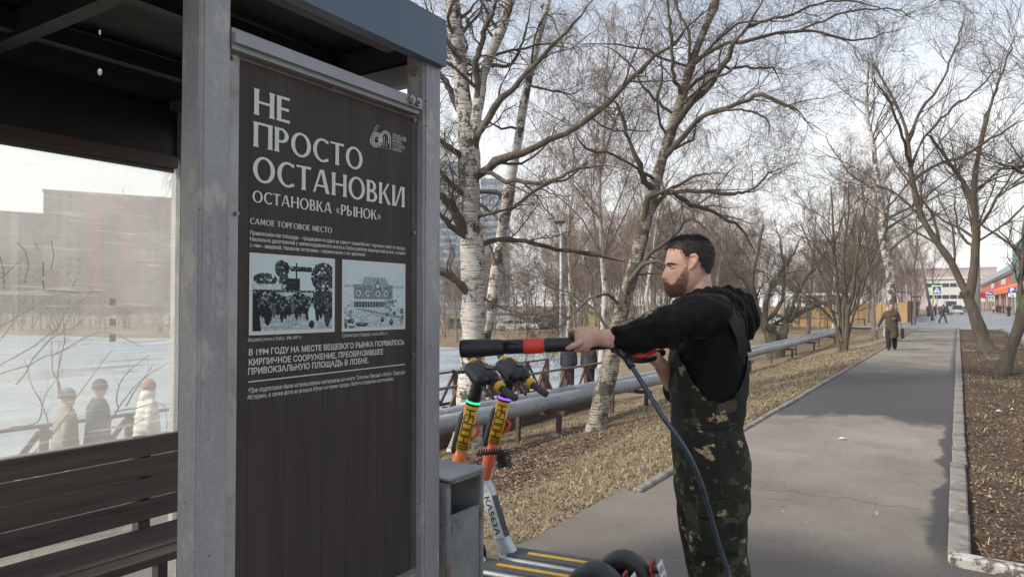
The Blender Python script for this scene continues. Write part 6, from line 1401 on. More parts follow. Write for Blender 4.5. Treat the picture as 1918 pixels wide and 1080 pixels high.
# eyes, brows
eyem, t, b = nodes('eye_white'); b.inputs['Base Color'].default_value = (.62, .58, .55, 1); b.inputs['Roughness'].default_value = .15
dke = mat('iris_dark', (.03, .018, .012), .1); hairm = mat('dark_brown_hair', (.016, .012, .010), .6, var=.4, scale=60, spec=.4); beardm = mat('brown_beard_hair', (.22, .12, .07), .75, var=.4, scale=60, spec=.3)
for s_ in (-1, 1):
    fx, _, _ = lerp_rows(HR, zeye); c_ = np.array([fx + .0205, s_ * .031, zeye]); ey_ = part('eye', MB().ell(c_, (.0120, .0120, .0105), 16, 12), eyem, man, True); part('iris', MB().ell(c_ + [-.0103, 0, -.0005], (.0028, .0062, .0060), 12, 8), dke, ey_, True)
    part('eyelashes', MB().limb([c_ + [-.0095, s_ * .0105, .0012], c_ + [-.0128, s_ * .004, .0030], c_ + [-.0132, -s_ * .004, .0030]], [.0016, .0018, .0014], 8), hairm, man, True); part('eyelid', MB().limb([c_ + [-.0020, -s_ * -.0155, .001], c_ + [-.0095, s_ * .009, .0055], c_ + [-.0120, 0, .0062], c_ + [-.0095, -s_ * .009, .005]], [.0026, .0030, .0032, .0026], 8).limb([c_ + [-.0020, s_ * .0155, -.002], c_ + [-.0095, s_ * .009, -.0062], c_ + [-.0110, 0, -.0070], c_ + [-.0085, -s_ * .009, -.006]], [.0024, .0024, .0024, .0022], 8).limb([c_ + [.004, s_ * .015, .004], c_ + [.0, s_ * .0135, -.004]], [.006, .006], 8), skin, man, True)
def strands(pts, dirs, Ls, r, jit, k=3, grav=0.0):
    n = len(pts); out = np.zeros((n, k, 4)); p = pts.copy(); d = dirs.copy()
    for s in range(k):
        out[:, s, :3] = p; out[:, s, 3] = r * (1 - .7 * s / (k - 1)); d = nrm(d + jit * hr.normal(size=(n, 3)) + [0, 0, grav]); p = p + d * (Ls / (k - 1))[:, None]
    return out
hr = np.random.default_rng(4)
def head_pt(a, z, g_=0.0):
    R_ = head_ring(z, g_, 64); i = a / (2 * pi) * 64; i0 = int(i) % 64; f = i - int(i); return R_[i0] * (1 - f) + R_[(i0 + 1) % 64] * f
def hair_ok(x, y, z):                       # hairline in side view
    px = 1320 + x * 468; py = 571 - (z - 1.6) * 468
    if py < 456: return True
    line = np.interp(px, [1247, 1256, 1266, 1273, 1279, 1286, 1296, 1303, 1318, 1333], [468, 471, 474, 486, 500, 484, 486, 506, 517, 522])
    return py < line
RGS = {}
pts, dirs = [], []
zc = (L(0, 495)[2])
for i in range(9000):
    z = hr.uniform(L(0, 525)[2], zt1 - .001) if i % 4 else hr.uniform(L(0, 455)[2], zt1 - .0005); a = hr.uniform(0, 2 * pi); kz = round(z * 400) / 400
    if kz not in RGS: RGS[kz] = head_ring(min(kz, zt1), .001, 64)
    q = RGS[kz][int(a / (2 * pi) * 64) % 64] + hr.normal(size=3) * .0015
    if hair_ok(q[0], q[1], q[2] + hr.normal() * .004):
        nrm_ = nrm(q - np.array([.0, 0, zc - .01]) - np.array([L(1290, 500)[0], 0, 0])); pts.append(q); dirs.append(nrm_ + np.array([-.55 if q[2] > L(0, 462)[2] else .25, 0, -.15]))
hs = strands(np.array(pts), nrm(np.array(dirs)), hr.uniform(.007, .017, len(pts)) * np.clip(.35 + (np.array(pts)[:, 2] - L(0, 510)[2]) * 9, .3, 1), .0006, .25)
V, F = tubes([hs], 3)
cap = MB(); 
for r0 in np.linspace(L(0, 522)[2], zt1, 46): pass
hv = []; hf = []; zs_h = np.linspace(L(0, 524)[2], zt1 - .0005, 44); G_ = [head_ring(z, .0055, 64) for z in zs_h]
for k in range(len(G_) - 1):
    for i in range(64):
        q = [G_[k][i], G_[k][(i + 1) % 64], G_[k + 1][(i + 1) % 64], G_[k + 1][i]]
        if all(hair_ok(p_[0], p_[1], p_[2] - .010) for p_ in q): o_ = len(hv); hv += q; hf.append((o_, o_ + 1, o_ + 2, o_ + 3))
tp = G_[-1]; o_ = len(hv); hv += list(tp); hf += [(o_ + i, o_ + (i + 1) % 64, o_ + (63 - i) % 64, o_ + (64 - i) % 64) for i in range(1, 31)]
part('hair', MB().add(hv, hf), hairm, man, True, fix=False)
big('hair_strands', V, F, hairm, man, kind='stuff')
def beard_ok(x, y, z):
    px = 1320 + x * 468; py = 571 - (z - 1.6) * 468
    top = np.interp(px, [1244, 1249, 1252, 1258, 1262, 1268, 1274, 1281], [527, 527, 534, 531, 524, 514, 502, 498]); bk = np.interp(py, [498, 520, 545, 560], [1282, 1283, 1279, 1272])
    return top < py and px < bk and not (abs(py - 535) < 1.6 and px < 1255 and abs(y) < .02)
pts, dirs = [], []
for i in range(13000):
    z = hr.uniform(zt0, L(0, 497)[2]); a = hr.uniform(-1.75, 1.75) % (2 * pi); kz = round(z * 400) / 400
    if kz not in RGS: RGS[kz] = head_ring(max(kz, zt0), .001, 64)
    q = RGS[kz][int(a / (2 * pi) * 64) % 64] + hr.normal(size=3) * .0013
    if beard_ok(q[0] - abs(hr.normal()) * .0, q[1], q[2] + hr.normal() * .004) and beard_ok(*(q + np.array([hr.normal() * .006, 0, hr.normal() * .005]))): pts.append(q); n_ = nrm(q - np.array([L(1290, 520)[0], 0, L(0, 515)[2]])); dirs.append(n_ * .8 + np.array([-.1, 0, -.75]))
pts = np.array(pts); ln = hr.uniform(.003, .008, len(pts)) * np.clip(1 + (L(0, 530)[2] - pts[:, 2]) * 12, .4, 1.25)
V, F = tubes([strands(pts, nrm(np.array(dirs)), ln, .0008, .3)], 3); big('beard', V, F, beardm, man, kind='stuff')
for s_ in (-1, 1):
    P_ = [head_pt((s_ * a) % (2 * pi), zbrow + dz, .0015) for a, dz in ((.22, -.0035), (.40, -.0015), (.6, -.0005), (.82, -.004))]; part('eyebrow', MB().limb(P_, [.0030, .0040, .0034, .0015], 8), hairm, man, True)
# ---- hoodie
def n3(v, s, seed): return fbm(v[:, 0] * s + v[:, 2] * s * .7, v[:, 1] * s + v[:, 2] * s * 1.1, seed) - .5
hoodm, t, b = nodes('black_velour'); v = coords(t); c = ramp_(t, noise(t, v, 14, 6), [(.3, (.0022, .0022, .0025)), (.7, (.0055, .0055, .0062))]); t.links.new(c, b.inputs['Base Color']); b.inputs['Roughness'].default_value = .8; b.inputs['Specular IOR Level'].default_value = .18
b.inputs['Sheen Weight'].default_value = .04; b.inputs['Sheen Roughness'].default_value = .35; bump(t, b, noise(t, coords(t, (1, 1, 1.6)), 16, 6), .012, .6)
hd_ = MB()
hd_.loft([TR(*r_) for r_ in ((562, 1296, 1345, .075), (572, 1284, 1366, .13), (584, 1272, 1382, .185), (604, 1266, 1392, .208), (640, 1262, 1396, .205), (700, 1264, 1394, .19), (760, 1267, 1388, .18), (800, 1268, 1385, .175))])
hd_.limb([L(1334, 590, -.15), L(1300, 592, -.185), L(1262, 606, -.215), L(1226, 622, -.232), L(1196, 629, -.235), L(1163, 634, -.236)], [.088, .086, .078, .070, .058, .046], 22, ry=[.085, .085, .075, .066, .058, .048])
hd_.limb([L(1334, 592, .15), L(1308, 650, .20), E2 + [0, 0, .02], (E2 * .8 + W2 * .2)], [.085, .08, .066, .052], 18)
def wr_disp(v):
    px = 1320 + v[:, 0] * 468; py = 571 - (v[:, 2] - 1.6) * 468; arm = sstep(1290, 1255, px) * (v[:, 1] < -.05)
    w_ = np.sin(px * .20 + py * .12 + 14 * n3(v, 7, 4)) * .0028 * arm
    return w_ + .014 * n3(v, 10, 2) + .009 * n3(v, 26, 5) * (.4 + arm)
hme = remesh(hd_, .0065, 4, wr_disp); 
# open the cuff so the wrist leaves it cleanly
hoodie = part('hoodie', hme, hoodm, man, True, fix=False)
part('cuff', MB().tube([L(1170, 633.5, -.236), L(1158, 634, -.236)], [.047, .0455], 24, True, [.049, .0475]), hoodm, man, True)
# hood lying on the back and collar round the neck
hh = MB()
for s_ in (-1, 1):
    hh.limb([L(1292, 556, s_ * .045), L(1308, 552, s_ * .078), L(1336, 550, s_ * .090), L(1364, 560, s_ * .083), L(1388, 582, s_ * .05), L(1398, 594, 0)], [.018, .023, .029, .034, .032, .020], 16)
    hh.limb([L(1345, 555, s_ * .06), L(1368, 580, s_ * .09), L(1384, 606, s_ * .075), L(1390, 628, s_ * .03)], [.030, .036, .034, .020], 16)
hh.limb([L(1352, 556, 0), L(1378, 578, 0), L(1390, 604, 0), L(1391, 632, 0)], [.030, .045, .040, .018], 18, ry=[.06, .09, .085, .05]); hh.limb([L(1386, 585, 0), L(1407, 588, 0)], [.030, .008], 12); hh.limb([L(1290, 560, -.04), L(1284, 565, 0), L(1290, 560, .04)], [.018, .02, .018], 12)
part('hood', remesh(hh, .006, 5, lambda v: .012 * n3(v, 18, 7) + .003 * np.sin(v[:, 0] * 160 + 40 * v[:, 2])), hoodm, man, True, fix=False)
# ---- overalls
cam_, t, b = nodes('dark_camouflage_cloth'); v = coords(t)
c = ramp_(t, noise(t, v, 7, 6), [(.35, (.011, .013, .010)), (.65, (.024, .026, .019))])
c = mixc(t, ramp_(t, noise(t, coords(t, (1, 1, 1.3)), 9, 5), [(.56, (0, 0, 0)), (.58, (1, 1, 1))]), c, (.055, .052, .036)); c = mixc(t, ramp_(t, noise(t, coords(t, (1, 1, 1.2), 'Object'), 5.5, 6, .7), [(.60, (0, 0, 0)), (.61, (1, 1, 1))]), c, (.024, .030, .019))
mp_ = t.nodes.new('ShaderNodeMapping'); mp_.inputs['Location'].default_value = (3.3, 7.1, 2.2); mp_.inputs['Scale'].default_value = (1, 1, 1.5); t.links.new(v, mp_.inputs[0])
c = mixc(t, ramp_(t, noise(t, mp_.outputs[0], 10.5, 7, .64), [(.604, (0, 0, 0)), (.610, (1, 1, 1))]), c, ramp_(t, noise(t, v, 90, 3), [(.4, (.17, .12, .07)), (.6, (.40, .32, .20))]))
t.links.new(c, b.inputs['Base Color']); b.inputs['Roughness'].default_value = .85; b.inputs['Specular IOR Level'].default_value = .25
bump(t, b, math_(t, 'ADD', noise(t, coords(t, (1, 1, .6)), 11, 5), math_(t, 'MULTIPLY', noise(t, v, 300, 2), .05)), .014, .6)
ov = MB()
ov.loft([TR(*r_, n=56) for r_ in ((640, 1258, 1398, .17), (680, 1256, 1400, .195), (730, 1256.5, 1399, .198), (772, 1258.5, 1395, .192), (792, 1259, 1391, .188), (815, 1258, 1396, .198), (850, 1259, 1401, .208), (890, 1263, 1402, .205), (925, 1267, 1401, .200), (945, 1270, 1399, .195))])
for s_, dx in ((-1, 7), (1, -8)):
    ov.limb([L(1331 + dx * .3, 890, s_ * .10), L(1332 + dx, 950, s_ * .105), L(1335 + dx, 1010, s_ * .105), L(1344 + dx, 1060, s_ * .105), L(1352 + dx, 1120, s_ * .108), L(1356 + dx, 1200, s_ * .11), L(1356 + dx, 1262, s_ * .11)], [.126, .120, .110, .100, .096, .092, .086], 24, ry=[.095, .100, .10, .098, .094, .09, .085])
def ov_d(v):
    py = 571 - (v[:, 2] - 1.6) * 468
    return .020 * n3(v, 5, 12) + .007 * n3(v, 15, 13) + .0035 * np.sin((v[:, 0] * .9 + v[:, 2] * .7) * 42 + 9 * n3(v, 4, 3)) * (sstep(960, 1040, py) * .8 + .35)
ome = remesh(ov, .0075, 5, ov_d)
bmx = bmesh.new(); bmx.from_mesh(ome)
def side_open(c):
    px = 1320 + c.x * 468; py = 571 - (c.z - 1.6) * 468
    u = (px - 1322) / 62.0; zl = 738 - 4 * u - 92 * abs(u) ** 2.4       # lower edge of the U shaped opening (picture rows)
    if abs(c.y) > .075: return py < zl
    return py < (652 if px < 1300 else 640)
bmesh.ops.delete(bmx, geom=[f for f in bmx.faces if side_open(f.calc_center_median())], context='FACES')
for _ in range(14): bmesh.ops.smooth_vert(bmx, verts=[q for q in bmx.verts if q.is_boundary], factor=.5, use_axis_x=True, use_axis_y=True, use_axis_z=True)
bmx.to_mesh(ome); bmx.free()
for q in ome.vertices: pass
over = part('overalls', ome, cam_, man, True, fix=False)
sd_ = over.modifiers.new('thickness', 'SOLIDIFY'); sd_.thickness = .004; sd_.offset = 1
def ribbon(pts, w, n, m_, parent, name, up=(0, 1, 0)):
    pts = catmull(np.array(pts, float), np.linspace(0, len(pts) - 1, 24)); T = nrm(np.gradient(pts, axis=0)); s_ = np.cross(T, np.array([np.array(up)] * len(pts), float)); s_ = nrm(s_)
    nn_ = nrm(np.cross(s_, T)); rings = [np.array([p + a * w / 2 * ss + b_ * .003 * nv for a, b_ in ((-1, -1), (-1, 1), (1, 1), (1, -1))]) for p, ss, nv in zip(pts, s_, nn_)]
    return part(name, MB().loft(rings), m_, parent)
strapm = mat('grey_webbing', (.011, .012, .014), .8, var=.2, scale=40, bmp=.5, bscale=200)
ribbon([L(1390, 668, -.172), L(1389, 640, -.200), L(1380, 612, -.218), L(1362, 582, -.205), L(1338, 566, -.165), L(1310, 566, -.14), L(1284, 590, -.13), L(1268, 625, -.13), L(1261, 655, -.13)], .042, 4, strapm, man, 'strap', up=(0, -.75, .66))
ribbon([L(1398, 660, .10), L(1384, 600, .14), L(1350, 566, .15), L(1300, 570, .14), L(1264, 640, .11)], .042, 4, strapm, man, 'strap', up=(0, .7, .7))
# seams and pockets, laid on the cloth by casting from the camera side
from mathutils.bvhtree import BVHTree
bt_ = BVHTree.FromPolygons([q.co[:] for q in ome.vertices], [tuple(f.vertices) for f in ome.polygons])
def on_cloth(px, py, off=.005):
    d = ray(px, py); dl = Vector((d @ RV, d @ FH, d[2])).normalized(); o_ = CAM - MO; ol = Vector((o_ @ RV, o_ @ FH, o_[2]))
    h_, n_, i_, di = bt_.ray_cast(ol, dl)
    if h_ is None: return None
    n_ = n_ if n_.dot(dl) < 0 else -n_
    return np.array(h_ + n_ * off)
seamm = mat('seam_thread', (.006, .007, .006), .9)
def seam(pts, r=.0022, name='seam'):
    t_ = np.linspace(0, len(pts) - 1, 26); Q = catmull(np.array(pts, float), t_); P_ = [on_cloth(*q, .0045) for q in Q]; P_ = [q for q in P_ if q is not None]
    if len(P_) > 3: part(name, MB().tube(np.array(P_), r, 6), seamm, man, True)
seam([(1268, 786), (1300, 797), (1345, 801), (1386, 792)]); seam([(1268, 790), (1300, 801), (1345, 805), (1386, 796)], .0016)
seam([(1338, 742), (1340, 800), (1346, 880), (1350, 960), (1352, 1075)])
seam([(1290, 802), (1293, 845), (1306, 868), (1334, 872)]); seam([(1360, 808), (1372, 850), (1386, 880)])
def patch(px0, px1, py0, py1, name, m_, th=.010, off=.004):
    V_ = []; ok = True
    for j in range(7):
        for i in range(11):
            q = on_cloth(px0 + (px1 - px0) * i / 10, py0 + (py1 - py0) * j / 6 + 2.5 * sin(i * .6), off)
            if q is None: ok = False; q = np.zeros(3)
            V_.append(q)
    if not ok: return
    o = part(name, MB().add(V_, [(j * 11 + i, j * 11 + i + 1, (j + 1) * 11 + i + 1, (j + 1) * 11 + i) for j in range(6) for i in range(10)]), m_, man, True); q = o.modifiers.new('t', 'SOLIDIFY'); q.thickness = th; q.offset = 0
patch(1312, 1380, 968, 1040, 'cargo_pocket', cam_, .010, .006); patch(1308, 1384, 934, 966, 'pocket_flap', cam_, .012, .010)
for (px, py) in ((1318, 812), (1350, 955), (1300, 690)):
    q = on_cloth(px, py, .012)
    if q is not None: part('button', MB().ell(q, (.0065, .003, .0065), 12, 8), blkp, man, True)
boot = mat('black_boot', (.012, .012, .012), .5)
for s_, dx in ((-1, 7), (1, -8)):
    a_ = L(1352 + dx, 1270, s_ * .105); bo = MB().limb([(a_[0], a_[1], .14), (a_[0] - .01, a_[1], .065), (a_[0] - .09, a_[1], .052), (a_[0] - .17, a_[1], .045)], [.055, .058, .052, .040], 16); part('boot', remesh(bo, .008, 3), boot, man, True, fix=False)
# ---- pressure washer lance (held: a thing of its own)
orange_red = mat('red_plastic', (.62, .045, .030), .4, var=.05, scale=10)
def W3(px, py, D): return U(px, py, D)
LA, LB_ = W3(862, 653, 2.68), W3(1150, 641, 2.635)
lan = thing('pressure_washer_lance', 'black pressure washer lance with a red collar held in the man’s hands', 'pressure washer', LA); 
def lp_(n, mb, m, sm=True, **k): o = part(n, mb, m, lan, sm, loc=-LA, **k); return o
def LP(px, py=None): 
    t_ = (px - 862) / (1150 - 862); base = LA * (1 - t_) + LB_ * t_
    return base
s_px = 2.66 / FPX
lp_('nozzle_guard', MB().tube([LP(862.0), LP(862.5), LP(868), LP(900), LP(935), LP(950), LP(978)], [11 * s_px, 15.5 * s_px, 17.3 * s_px, 17 * s_px, 15.2 * s_px, 12.6 * s_px, 11.6 * s_px], 28), mat('lance_black_plastic', (.016, .017, .019), .48, var=.25, scale=25, bmp=.2, bscale=90))
lp_('nozzle_mouth', MB().tube([LP(861.4), LP(863)], [9 * s_px, 9 * s_px], 20), mat('nozzle_hole', (.003, .003, .003), .9))
lp_('lance_tube', MB().tube([LP(945), LP(965), LP(981)], [13.5 * s_px, 13.6 * s_px, 13.4 * s_px], 24), blkp)
rib = MB().tube([LP(981), LP(984), LP(1016), LP(1019)], [13.5 * s_px, 15 * s_px, 14.6 * s_px, 13.0 * s_px], 28); lp_('red_collar', rib, orange_red)
lp_('collar_ring', MB().tube([LP(1019), LP(1021.5)], [12.4 * s_px, 12.4 * s_px], 20), mat('collar_grey', (.2, .2, .2), .4))
lp_('front_grip', MB().tube([LP(1021.5), LP(1024), LP(1060), LP(1130), LP(1150)], [13.2 * s_px, 13.8 * s_px, 13 * s_px, 12.5 * s_px, 12 * s_px], 24), blkp)
for px, a in ((912, .3), (929, .3), (967, .2)): 
    q = LP(px) - FH * 15.5 * s_px + np.array([0, 0, -.006]); lp_('screw_hole', MB().ell(q, (.0035, .0035, .0035), 8, 6), mat('nozzle_hole', (.003, .003, .003), .9))
for k in range(5): 
    q = LP(952 + k * 5) + FH * 0; 
lp_('slot', MB().box(LP(955) - FH * 13.2 * s_px + np.array([0, 0, .012]), (.055, .006, .004), YAW), mat('nozzle_hole', (.003, .003, .003), .9), False)
G0 = LP(1150); Dg = 2.62
lp_('gun_body', MB().limb([G0, W3(1165, 648, Dg), W3(1185, 660, 2.68), W3(1215, 664, 2.76), W3(1240, 660, 2.80)], [.024, .024, .019, .017, .015], 16), blkp)
lp_('trigger_guard', MB().limb([W3(1148, 655, Dg), W3(1165, 662, Dg), W3(1180, 672, Dg), W3(1200, 676, 2.66), W3(1222, 672, 2.72), W3(1234, 664, 2.76)], [.010, .010, .009, .009, .010, .009], 12), blkp)
lp_('trigger', MB().limb([W3(1180, 664, 2.66), W3(1194, 667, 2.66), W3(1210, 664, 2.68), W3(1226, 657, 2.72)], [.006, .009, .010, .009], 12), orange_red)
hose = [W3(1152, 652, 2.60), W3(1163, 659, 2.58), W3(1178, 678, 2.55), W3(1196, 706, 2.50), W3(1216, 738, 2.46), W3(1240, 778, 2.43), W3(1262, 808, 2.42), W3(1282, 838, 2.42), W3(1300, 872, 2.43), W3(1318, 918, 2.45), W3(1334, 975, 2.48), W3(1350, 1030, 2.5), W3(1370, 1092, 2.5), W3(1390, 1190, 2.4)]
hose += [np.array([hose[-1][0] + .06, hose[-1][1] - .1, .03]), np.array([hose[-1][0] + .5, hose[-1][1] - .5, .012]), np.array([hose[-1][0] + 1.0, hose[-1][1] - 1.3, .012])]
hp = catmull(np.array(hose), np.linspace(0, len(hose) - 1, 110)); hosem = mat('blue_black_hose', (.030, .045, .070), .32, var=.15, scale=20, spec=.6)
lp_('hose', MB().tube(hp, .0085, 14), hosem); lp_('hose_coupling', MB().tube([hose[0], hose[1], hose[2]], [.015, .014, .012], 14).tube([W3(1172, 669, 2.56), W3(1184, 687, 2.53)], [.0135, .0135], 14), blkp)
# ---------------------------------------------------------------- other people
skin2 = mat('skin_plain', (.50, .30, .22), .6, var=.08, scale=10)
def person(label, x, y, z, face, h=1.7, coat=(.05, .05, .06), trou=(.02, .02, .022), hat=None, hair=(.03, .02, .015), pose='stand', coat_len=.48, bag=None, vox=.018, group=None, puff=False, hood=None, lean=0.0, wide=1.0):
    """face: heading of the figure's front in the world (radians, 0 = +x)"""
    r = thing('person', label, 'person', (x, y, z), face, group); s = h / 1.75
    P_ = lambda *a: np.array(a, float) * s
    b_ = MB(); st = {'stand': (0, 0), 'walk': (.20, -.20), 'stride': (.28, -.26)}[pose]
    lx = lean
    head = P_(.02 + lx, 0, 1.63); b_.ell(head, np.array([.095, .078, .12]) * s, 18, 14); b_.limb([P_(.02 + lx, 0, 1.60), P_(.0 + lx * .8, 0, 1.42)], [.055 * s, .065 * s], 12)
    b_.limb([P_(.095 + lx, 0, 1.63), P_(.118 + lx, 0, 1.605)], [.010 * s, .013 * s], 8); b_.ell(P_(.075 + lx, 0, 1.555), np.array([.028, .03, .025]) * s, 10, 8)
    for q in (-1, 1): b_.ell(P_(.01 + lx, q * .08, 1.62), np.array([.018, .010, .03]) * s, 8, 6)
    b_.limb([P_(lx * .7, 0, 1.34), P_(0, 0, 1.1), P_(0, 0, .95)], [.13 * s, .12 * s, .13 * s], 14)
    arms = []
    for q, sw in ((-1, st[1]), (1, st[0])):
        sh_ = P_(lx * .8, q * .185, 1.38)
        if bag == 'hand_up' and q == 1: el = P_(-.02, q * .27, 1.12); wr = P_(.18, q * .10, 1.17)
        elif bag == 'hand_up': el = P_(-.02, q * .33, 1.12); wr = P_(.0, q * .46, .84)
        elif pose == 'lean': el = P_(.12, q * .26, 1.14); wr = P_(.30, q * .18, 1.05)
        else: el = P_(sw * .35 + lx * .4, q * (.24 * wide if pose != 'stride' else .30), 1.10); wr = P_(sw * .75 + .05, q * (.25 * wide ** 2 if pose != 'stride' else .36), .86)
        d_ = nrm(wr - el); hnd = wr + d_ * .07 * s; b_.limb([sh_, el, wr], [.05 * s, .042 * s, .028 * s], 10); b_.limb([wr, hnd], [.028 * s, .030 * s], 10, ry=[.02 * s, .018 * s])
        for f in range(4): b_.limb([hnd + P_(0, 0, 0), hnd + d_ * .05 * s + P_(.012 * (f - 1.5) * 1.4, 0, -.01)], [.010 * s, .007 * s], 6)
        b_.limb([wr + d_ * .03, wr + d_ * .06 * s + P_(.03, 0, 0)], [.010 * s, .008 * s], 6); arms.append((sh_, el, wr))
    legs = []
    for q, sw in ((-1, st[0]), (1, st[1])):
        hp_ = P_(0, q * .09, .92); kn = P_(sw * .6 + .03, q * .095, .50); an = P_(sw * 1.05 - .02, q * .10, .09); b_.limb([hp_, kn, an], [.085 * s, .06 * s, .04 * s], 12); b_.limb([an + P_(0, 0, -.03), an + P_(.15, 0, -.05)], [.04 * s, .032 * s], 10); legs.append((hp_, kn, an))
    part('body', remesh(b_, vox * .75, 2), skin2, r, True, fix=False)
    cm = mat('cloth_%d_%d_%d' % tuple(int(c * 1000) for c in coat), coat, .8, var=.2, scale=9, bmp=.5, bscale=14, bdist=.02); tm_ = mat('cloth_%d_%d_%d' % tuple(int(c * 1000) for c in trou), trou, .85, var=.2, scale=9)
    m = MB(); zb = 1.38 - coat_len * 1.0 - .12
    def ring(zc, a, bb, cx=0): return np.array([(cx + np.sign(cos(u)) * abs(cos(u)) ** .85 * a, np.sign(sin(u)) * abs(sin(u)) ** .85 * bb, zc) for u in 2 * pi * np.arange(28) / 28]) * s
    m.loft([ring(zb, (.175 + .08 * (coat_len > .6)) * wide, .212 * wide, .0), ring(zb + .2, .165 * wide, .215 * wide, .0), ring(1.12, .15 * wide, .20 * wide, lx * .4), ring(1.30, .15, .225, lx * .7), ring(1.39, .125, .228, lx * .8), ring(1.44, .10, .165, lx), ring(1.50, .078, .09, lx)])
    for (a, c_, d_) in arms: m.limb([a, c_, c_ * .15 + d_ * .85], [.075 * s, .062 * s, .050 * s], 12)
    if puff: dsp = lambda v: .004 * np.sin(v[:, 2] * 62 + 2 * n3(v, 6, 3)) + .012 * n3(v, 9, 3)
    else: dsp = lambda v: .014 * n3(v, 9, 3)
    part('coat', remesh(m, vox, 3, dsp), cm, r, True, fix=False)
    m = MB()
    for (a, c_, d_) in legs: m.limb([a, c_, d_ + P_(0, 0, .02)], [.115 * s, .095 * s, .085 * s], 12)
    part('trousers', remesh(m, vox, 3), tm_, r, True, fix=False)
    for (a, c_, d_) in legs: part('shoe', MB().limb([d_ + P_(-.03, 0, -.03), d_ + P_(.14, 0, -.045)], [.05 * s, .042 * s], 10), boot, r, True)
    if hat is not None:
        hm = mat('hat_%d_%d_%d' % tuple(int(c * 1000) for c in hat), hat, .9, var=.25, scale=20, bmp=.6, bscale=60)
        k = MB().loft([np.array([(head[0] + q[0] * rr * 1.05, head[1] + q[1] * rr * .95, head[2] + zz * s) for q in [(cos(u), sin(u)) for u in 2 * pi * np.arange(20) / 20]]) for zz, rr in ((-.005, .098 * s), (.02, .107 * s), (.045, .104 * s), (.06, .100 * s), (.10, .088 * s), (.135, .055 * s), (.150, .02 * s))]); part('hat', k, hm, r, True)
    else:
        hm = mat('hair_%d' % int(hair[0] * 1000), hair, .6, var=.3, scale=40); k = MB().ell(head + P_(-.022, 0, .022), np.array([.098, .095, .128]) * s, 16, 12).ell(head + P_(-.05, 0, -.03), np.array([.06, .085, .10]) * s, 12, 8); part('hair', k, hm, r, True)
    if hood is not None: part('hood', MB().tube([head + P_(-.10, 0, -.10), head + P_(-.02, 0, -.13), head + P_(.06, 0, -.15)], [.10 * s, .125 * s, .105 * s], 16), cm, r, True)
    return r, s
# woman walking towards us
x_, y_ = at(1669, 25.3); fc = math.atan2(-y_, -x_)
wom, s_ = person('smiling woman in a long brown padded coat walking on the path with a black bag', x_, y_, 0.0, fc, 1.66, (.055, .040, .028), (.010, .010, .011), None, (.022, .014, .010), 'walk', .80, 'hand_up', .014, puff=True, wide=1.04)
hdw = np.array([.02, 0, 1.63]) * s_
for q in (-1, 1):
    part('eye', MB().ell(hdw + np.array([.086, q * .030, .012]), (.010, .013, .007), 10, 8), dke, wom, True); part('eyebrow', MB().limb([hdw + np.array([.084, q * .018, .034]), hdw + np.array([.078, q * .045, .034])], [.004, .003], 8), hairm, wom, True)
part('mouth', MB().limb([hdw + np.array([.080, -.026, -.050]), hdw + np.array([.091, 0, -.058]), hdw + np.array([.080, .026, -.050])], [.004, .007, .004], 8), mat('lip_red', (.42, .12, .10), .5), wom, True)
part('scarf', MB().tube([np.array([.0, 0, 1.40]) * s_, np.array([.012, 0, 1.45]) * s_, np.array([.015, 0, 1.50]) * s_], [.10, .095, .08], 16), mat('coat_collar', (.035, .026, .018), .9), wom, True)
bg_ = thing('shoulder_bag', 'black tote bag hanging at the walking woman’s side', 'bag', (x_, y_, 0), fc); bgm = mat('black_leather', (.012, .012, .013), .45)
part('bag_body', MB().box((-.02, .34, .60), (.32, .12, .36)), bgm, bg_, bevel=.03)
for dx_ in (-.1, .06): part('bag_strap', MB().limb([(dx_, .32, .76), (-.02, .285, 1.05), (0, .22, 1.38)], [.008, .008, .008], 8), bgm, bg_, True)
# pair at the railing with their backs to us
x_, y_ = at(1065, 24.2); person('person in a dark navy jacket leaning on the boardwalk railing, left of the pair', x_, y_, DZ, YAW + pi / 2, 1.76, (.022, .026, .045), (.018, .022, .035), (.03, .03, .035), pose='stand', vox=.018, puff=True, lean=.05)
x_, y_ = at(1103, 23.9); person('person in a dark grey jacket leaning on the boardwalk railing, right of the pair', x_, y_, DZ, YAW + pi / 2, 1.72, (.030, .032, .036), (.018, .018, .02), (.02, .02, .022), pose='stand', vox=.018, lean=.05)
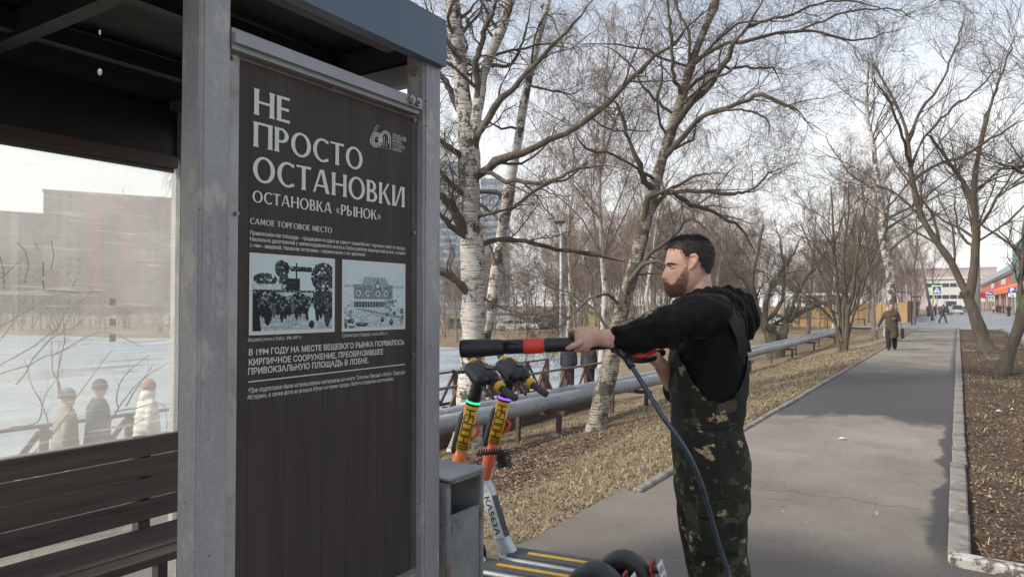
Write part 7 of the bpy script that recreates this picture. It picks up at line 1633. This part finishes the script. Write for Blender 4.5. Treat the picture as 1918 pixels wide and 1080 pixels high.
# three seen through the glass, walking along the boardwalk to the right
def glass_p(px, lab, hat, coat, h, **k):
    q = on_x(px, 600, -11.0); return person(lab, q[0], q[1], DZ, pi / 2 - .2, h, coat, (.03, .03, .035), hat, vox=.018, **k)
glass_p(126, 'blurred person in pale beige behind the hazy glass, leftmost of the three', (.12, .11, .11), (.24, .22, .19), 1.68, pose='walk', wide=1.05)
glass_p(186, 'person in a dark grey coat and grey knitted hat behind the glass', (.05, .055, .06), (.055, .062, .07), 1.77, pose='walk', coat_len=.6, wide=1.05)
glass_p(278, 'person in a white puffer jacket and pink hat behind the glass', (.42, .16, .16), (.62, .60, .56), 1.70, pose='walk', puff=True, hood=1, wide=1.15)
# far figures
x_, y_ = at(1739, 95); person('person in dark clothes on the left pavement near the yellow fence, left of two', x_, y_, 0, -pi / 2, 1.72, (.03, .03, .035), (.03, .04, .07), vox=.03)
x_, y_ = at(1745, 92); person('person in brown jacket and blue jeans on the left pavement, right of two', x_, y_, 0, -pi / 2, 1.7, (.10, .07, .05), (.03, .06, .14), vox=.03)
x_, y_ = at(1753, 100); person('small dark figure on the left pavement, just left of the crossing sign pole', x_, y_, 0, pi / 2, 1.75, (.02, .02, .022), (.02, .02, .022), vox=.03)
x_, y_ = at(1765, 68); person('pedestrian in a dark jacket striding across the road end in blue jeans', x_, y_, -.12, .3, 1.72, (.035, .037, .035), (.03, .06, .13), (.02, .02, .02), pose='stride', vox=.03, lean=.06)
for i, (px, D, c_, lab) in enumerate(((1861, 138, (.50, .46, .44), 'person in a pale jacket standing leftmost outside the market'), (1868, 140, (.02, .02, .022), 'person in black beside the pale jacket outside the market'), (1873, 139, (.025, .025, .03), 'second person in black in the middle of the market group'), (1879, 136, (.03, .03, .04), 'person in dark clothes rightmost of the market group'), (1889, 96, (.018, .018, .02), 'person in black beside the blue parking sign'), (1910, 94, (.30, .20, .16), 'person in a reddish beige coat right of the parking sign'))):
    x_, y_ = at(px, D); person(lab, x_, y_, 0, [0, 2, -2, pi, -pi / 2, pi / 2][i], 1.68 + .02 * (i % 3), c_, (.02, .02, .025), None if i % 2 else (.03, .03, .03), vox=.03)
# ---------------------------------------------------------------- thin haze
hz, t, b = nodes('haze'); t.nodes.remove(b); om = [n for n in t.nodes if n.type == 'OUTPUT_MATERIAL'][0]
pv = t.nodes.new('ShaderNodeVolumePrincipled'); pv.inputs['Color'].default_value = (.86, .89, .93, 1); pv.inputs['Density'].default_value = .0005; pv.inputs['Anisotropy'].default_value = .2
t.links.new(pv.outputs[0], om.inputs['Volume'])
o = link('haze', MB().box((-60, 230, 31), (700, 560, 72)).mesh('haze'), hz, kind='stuff')
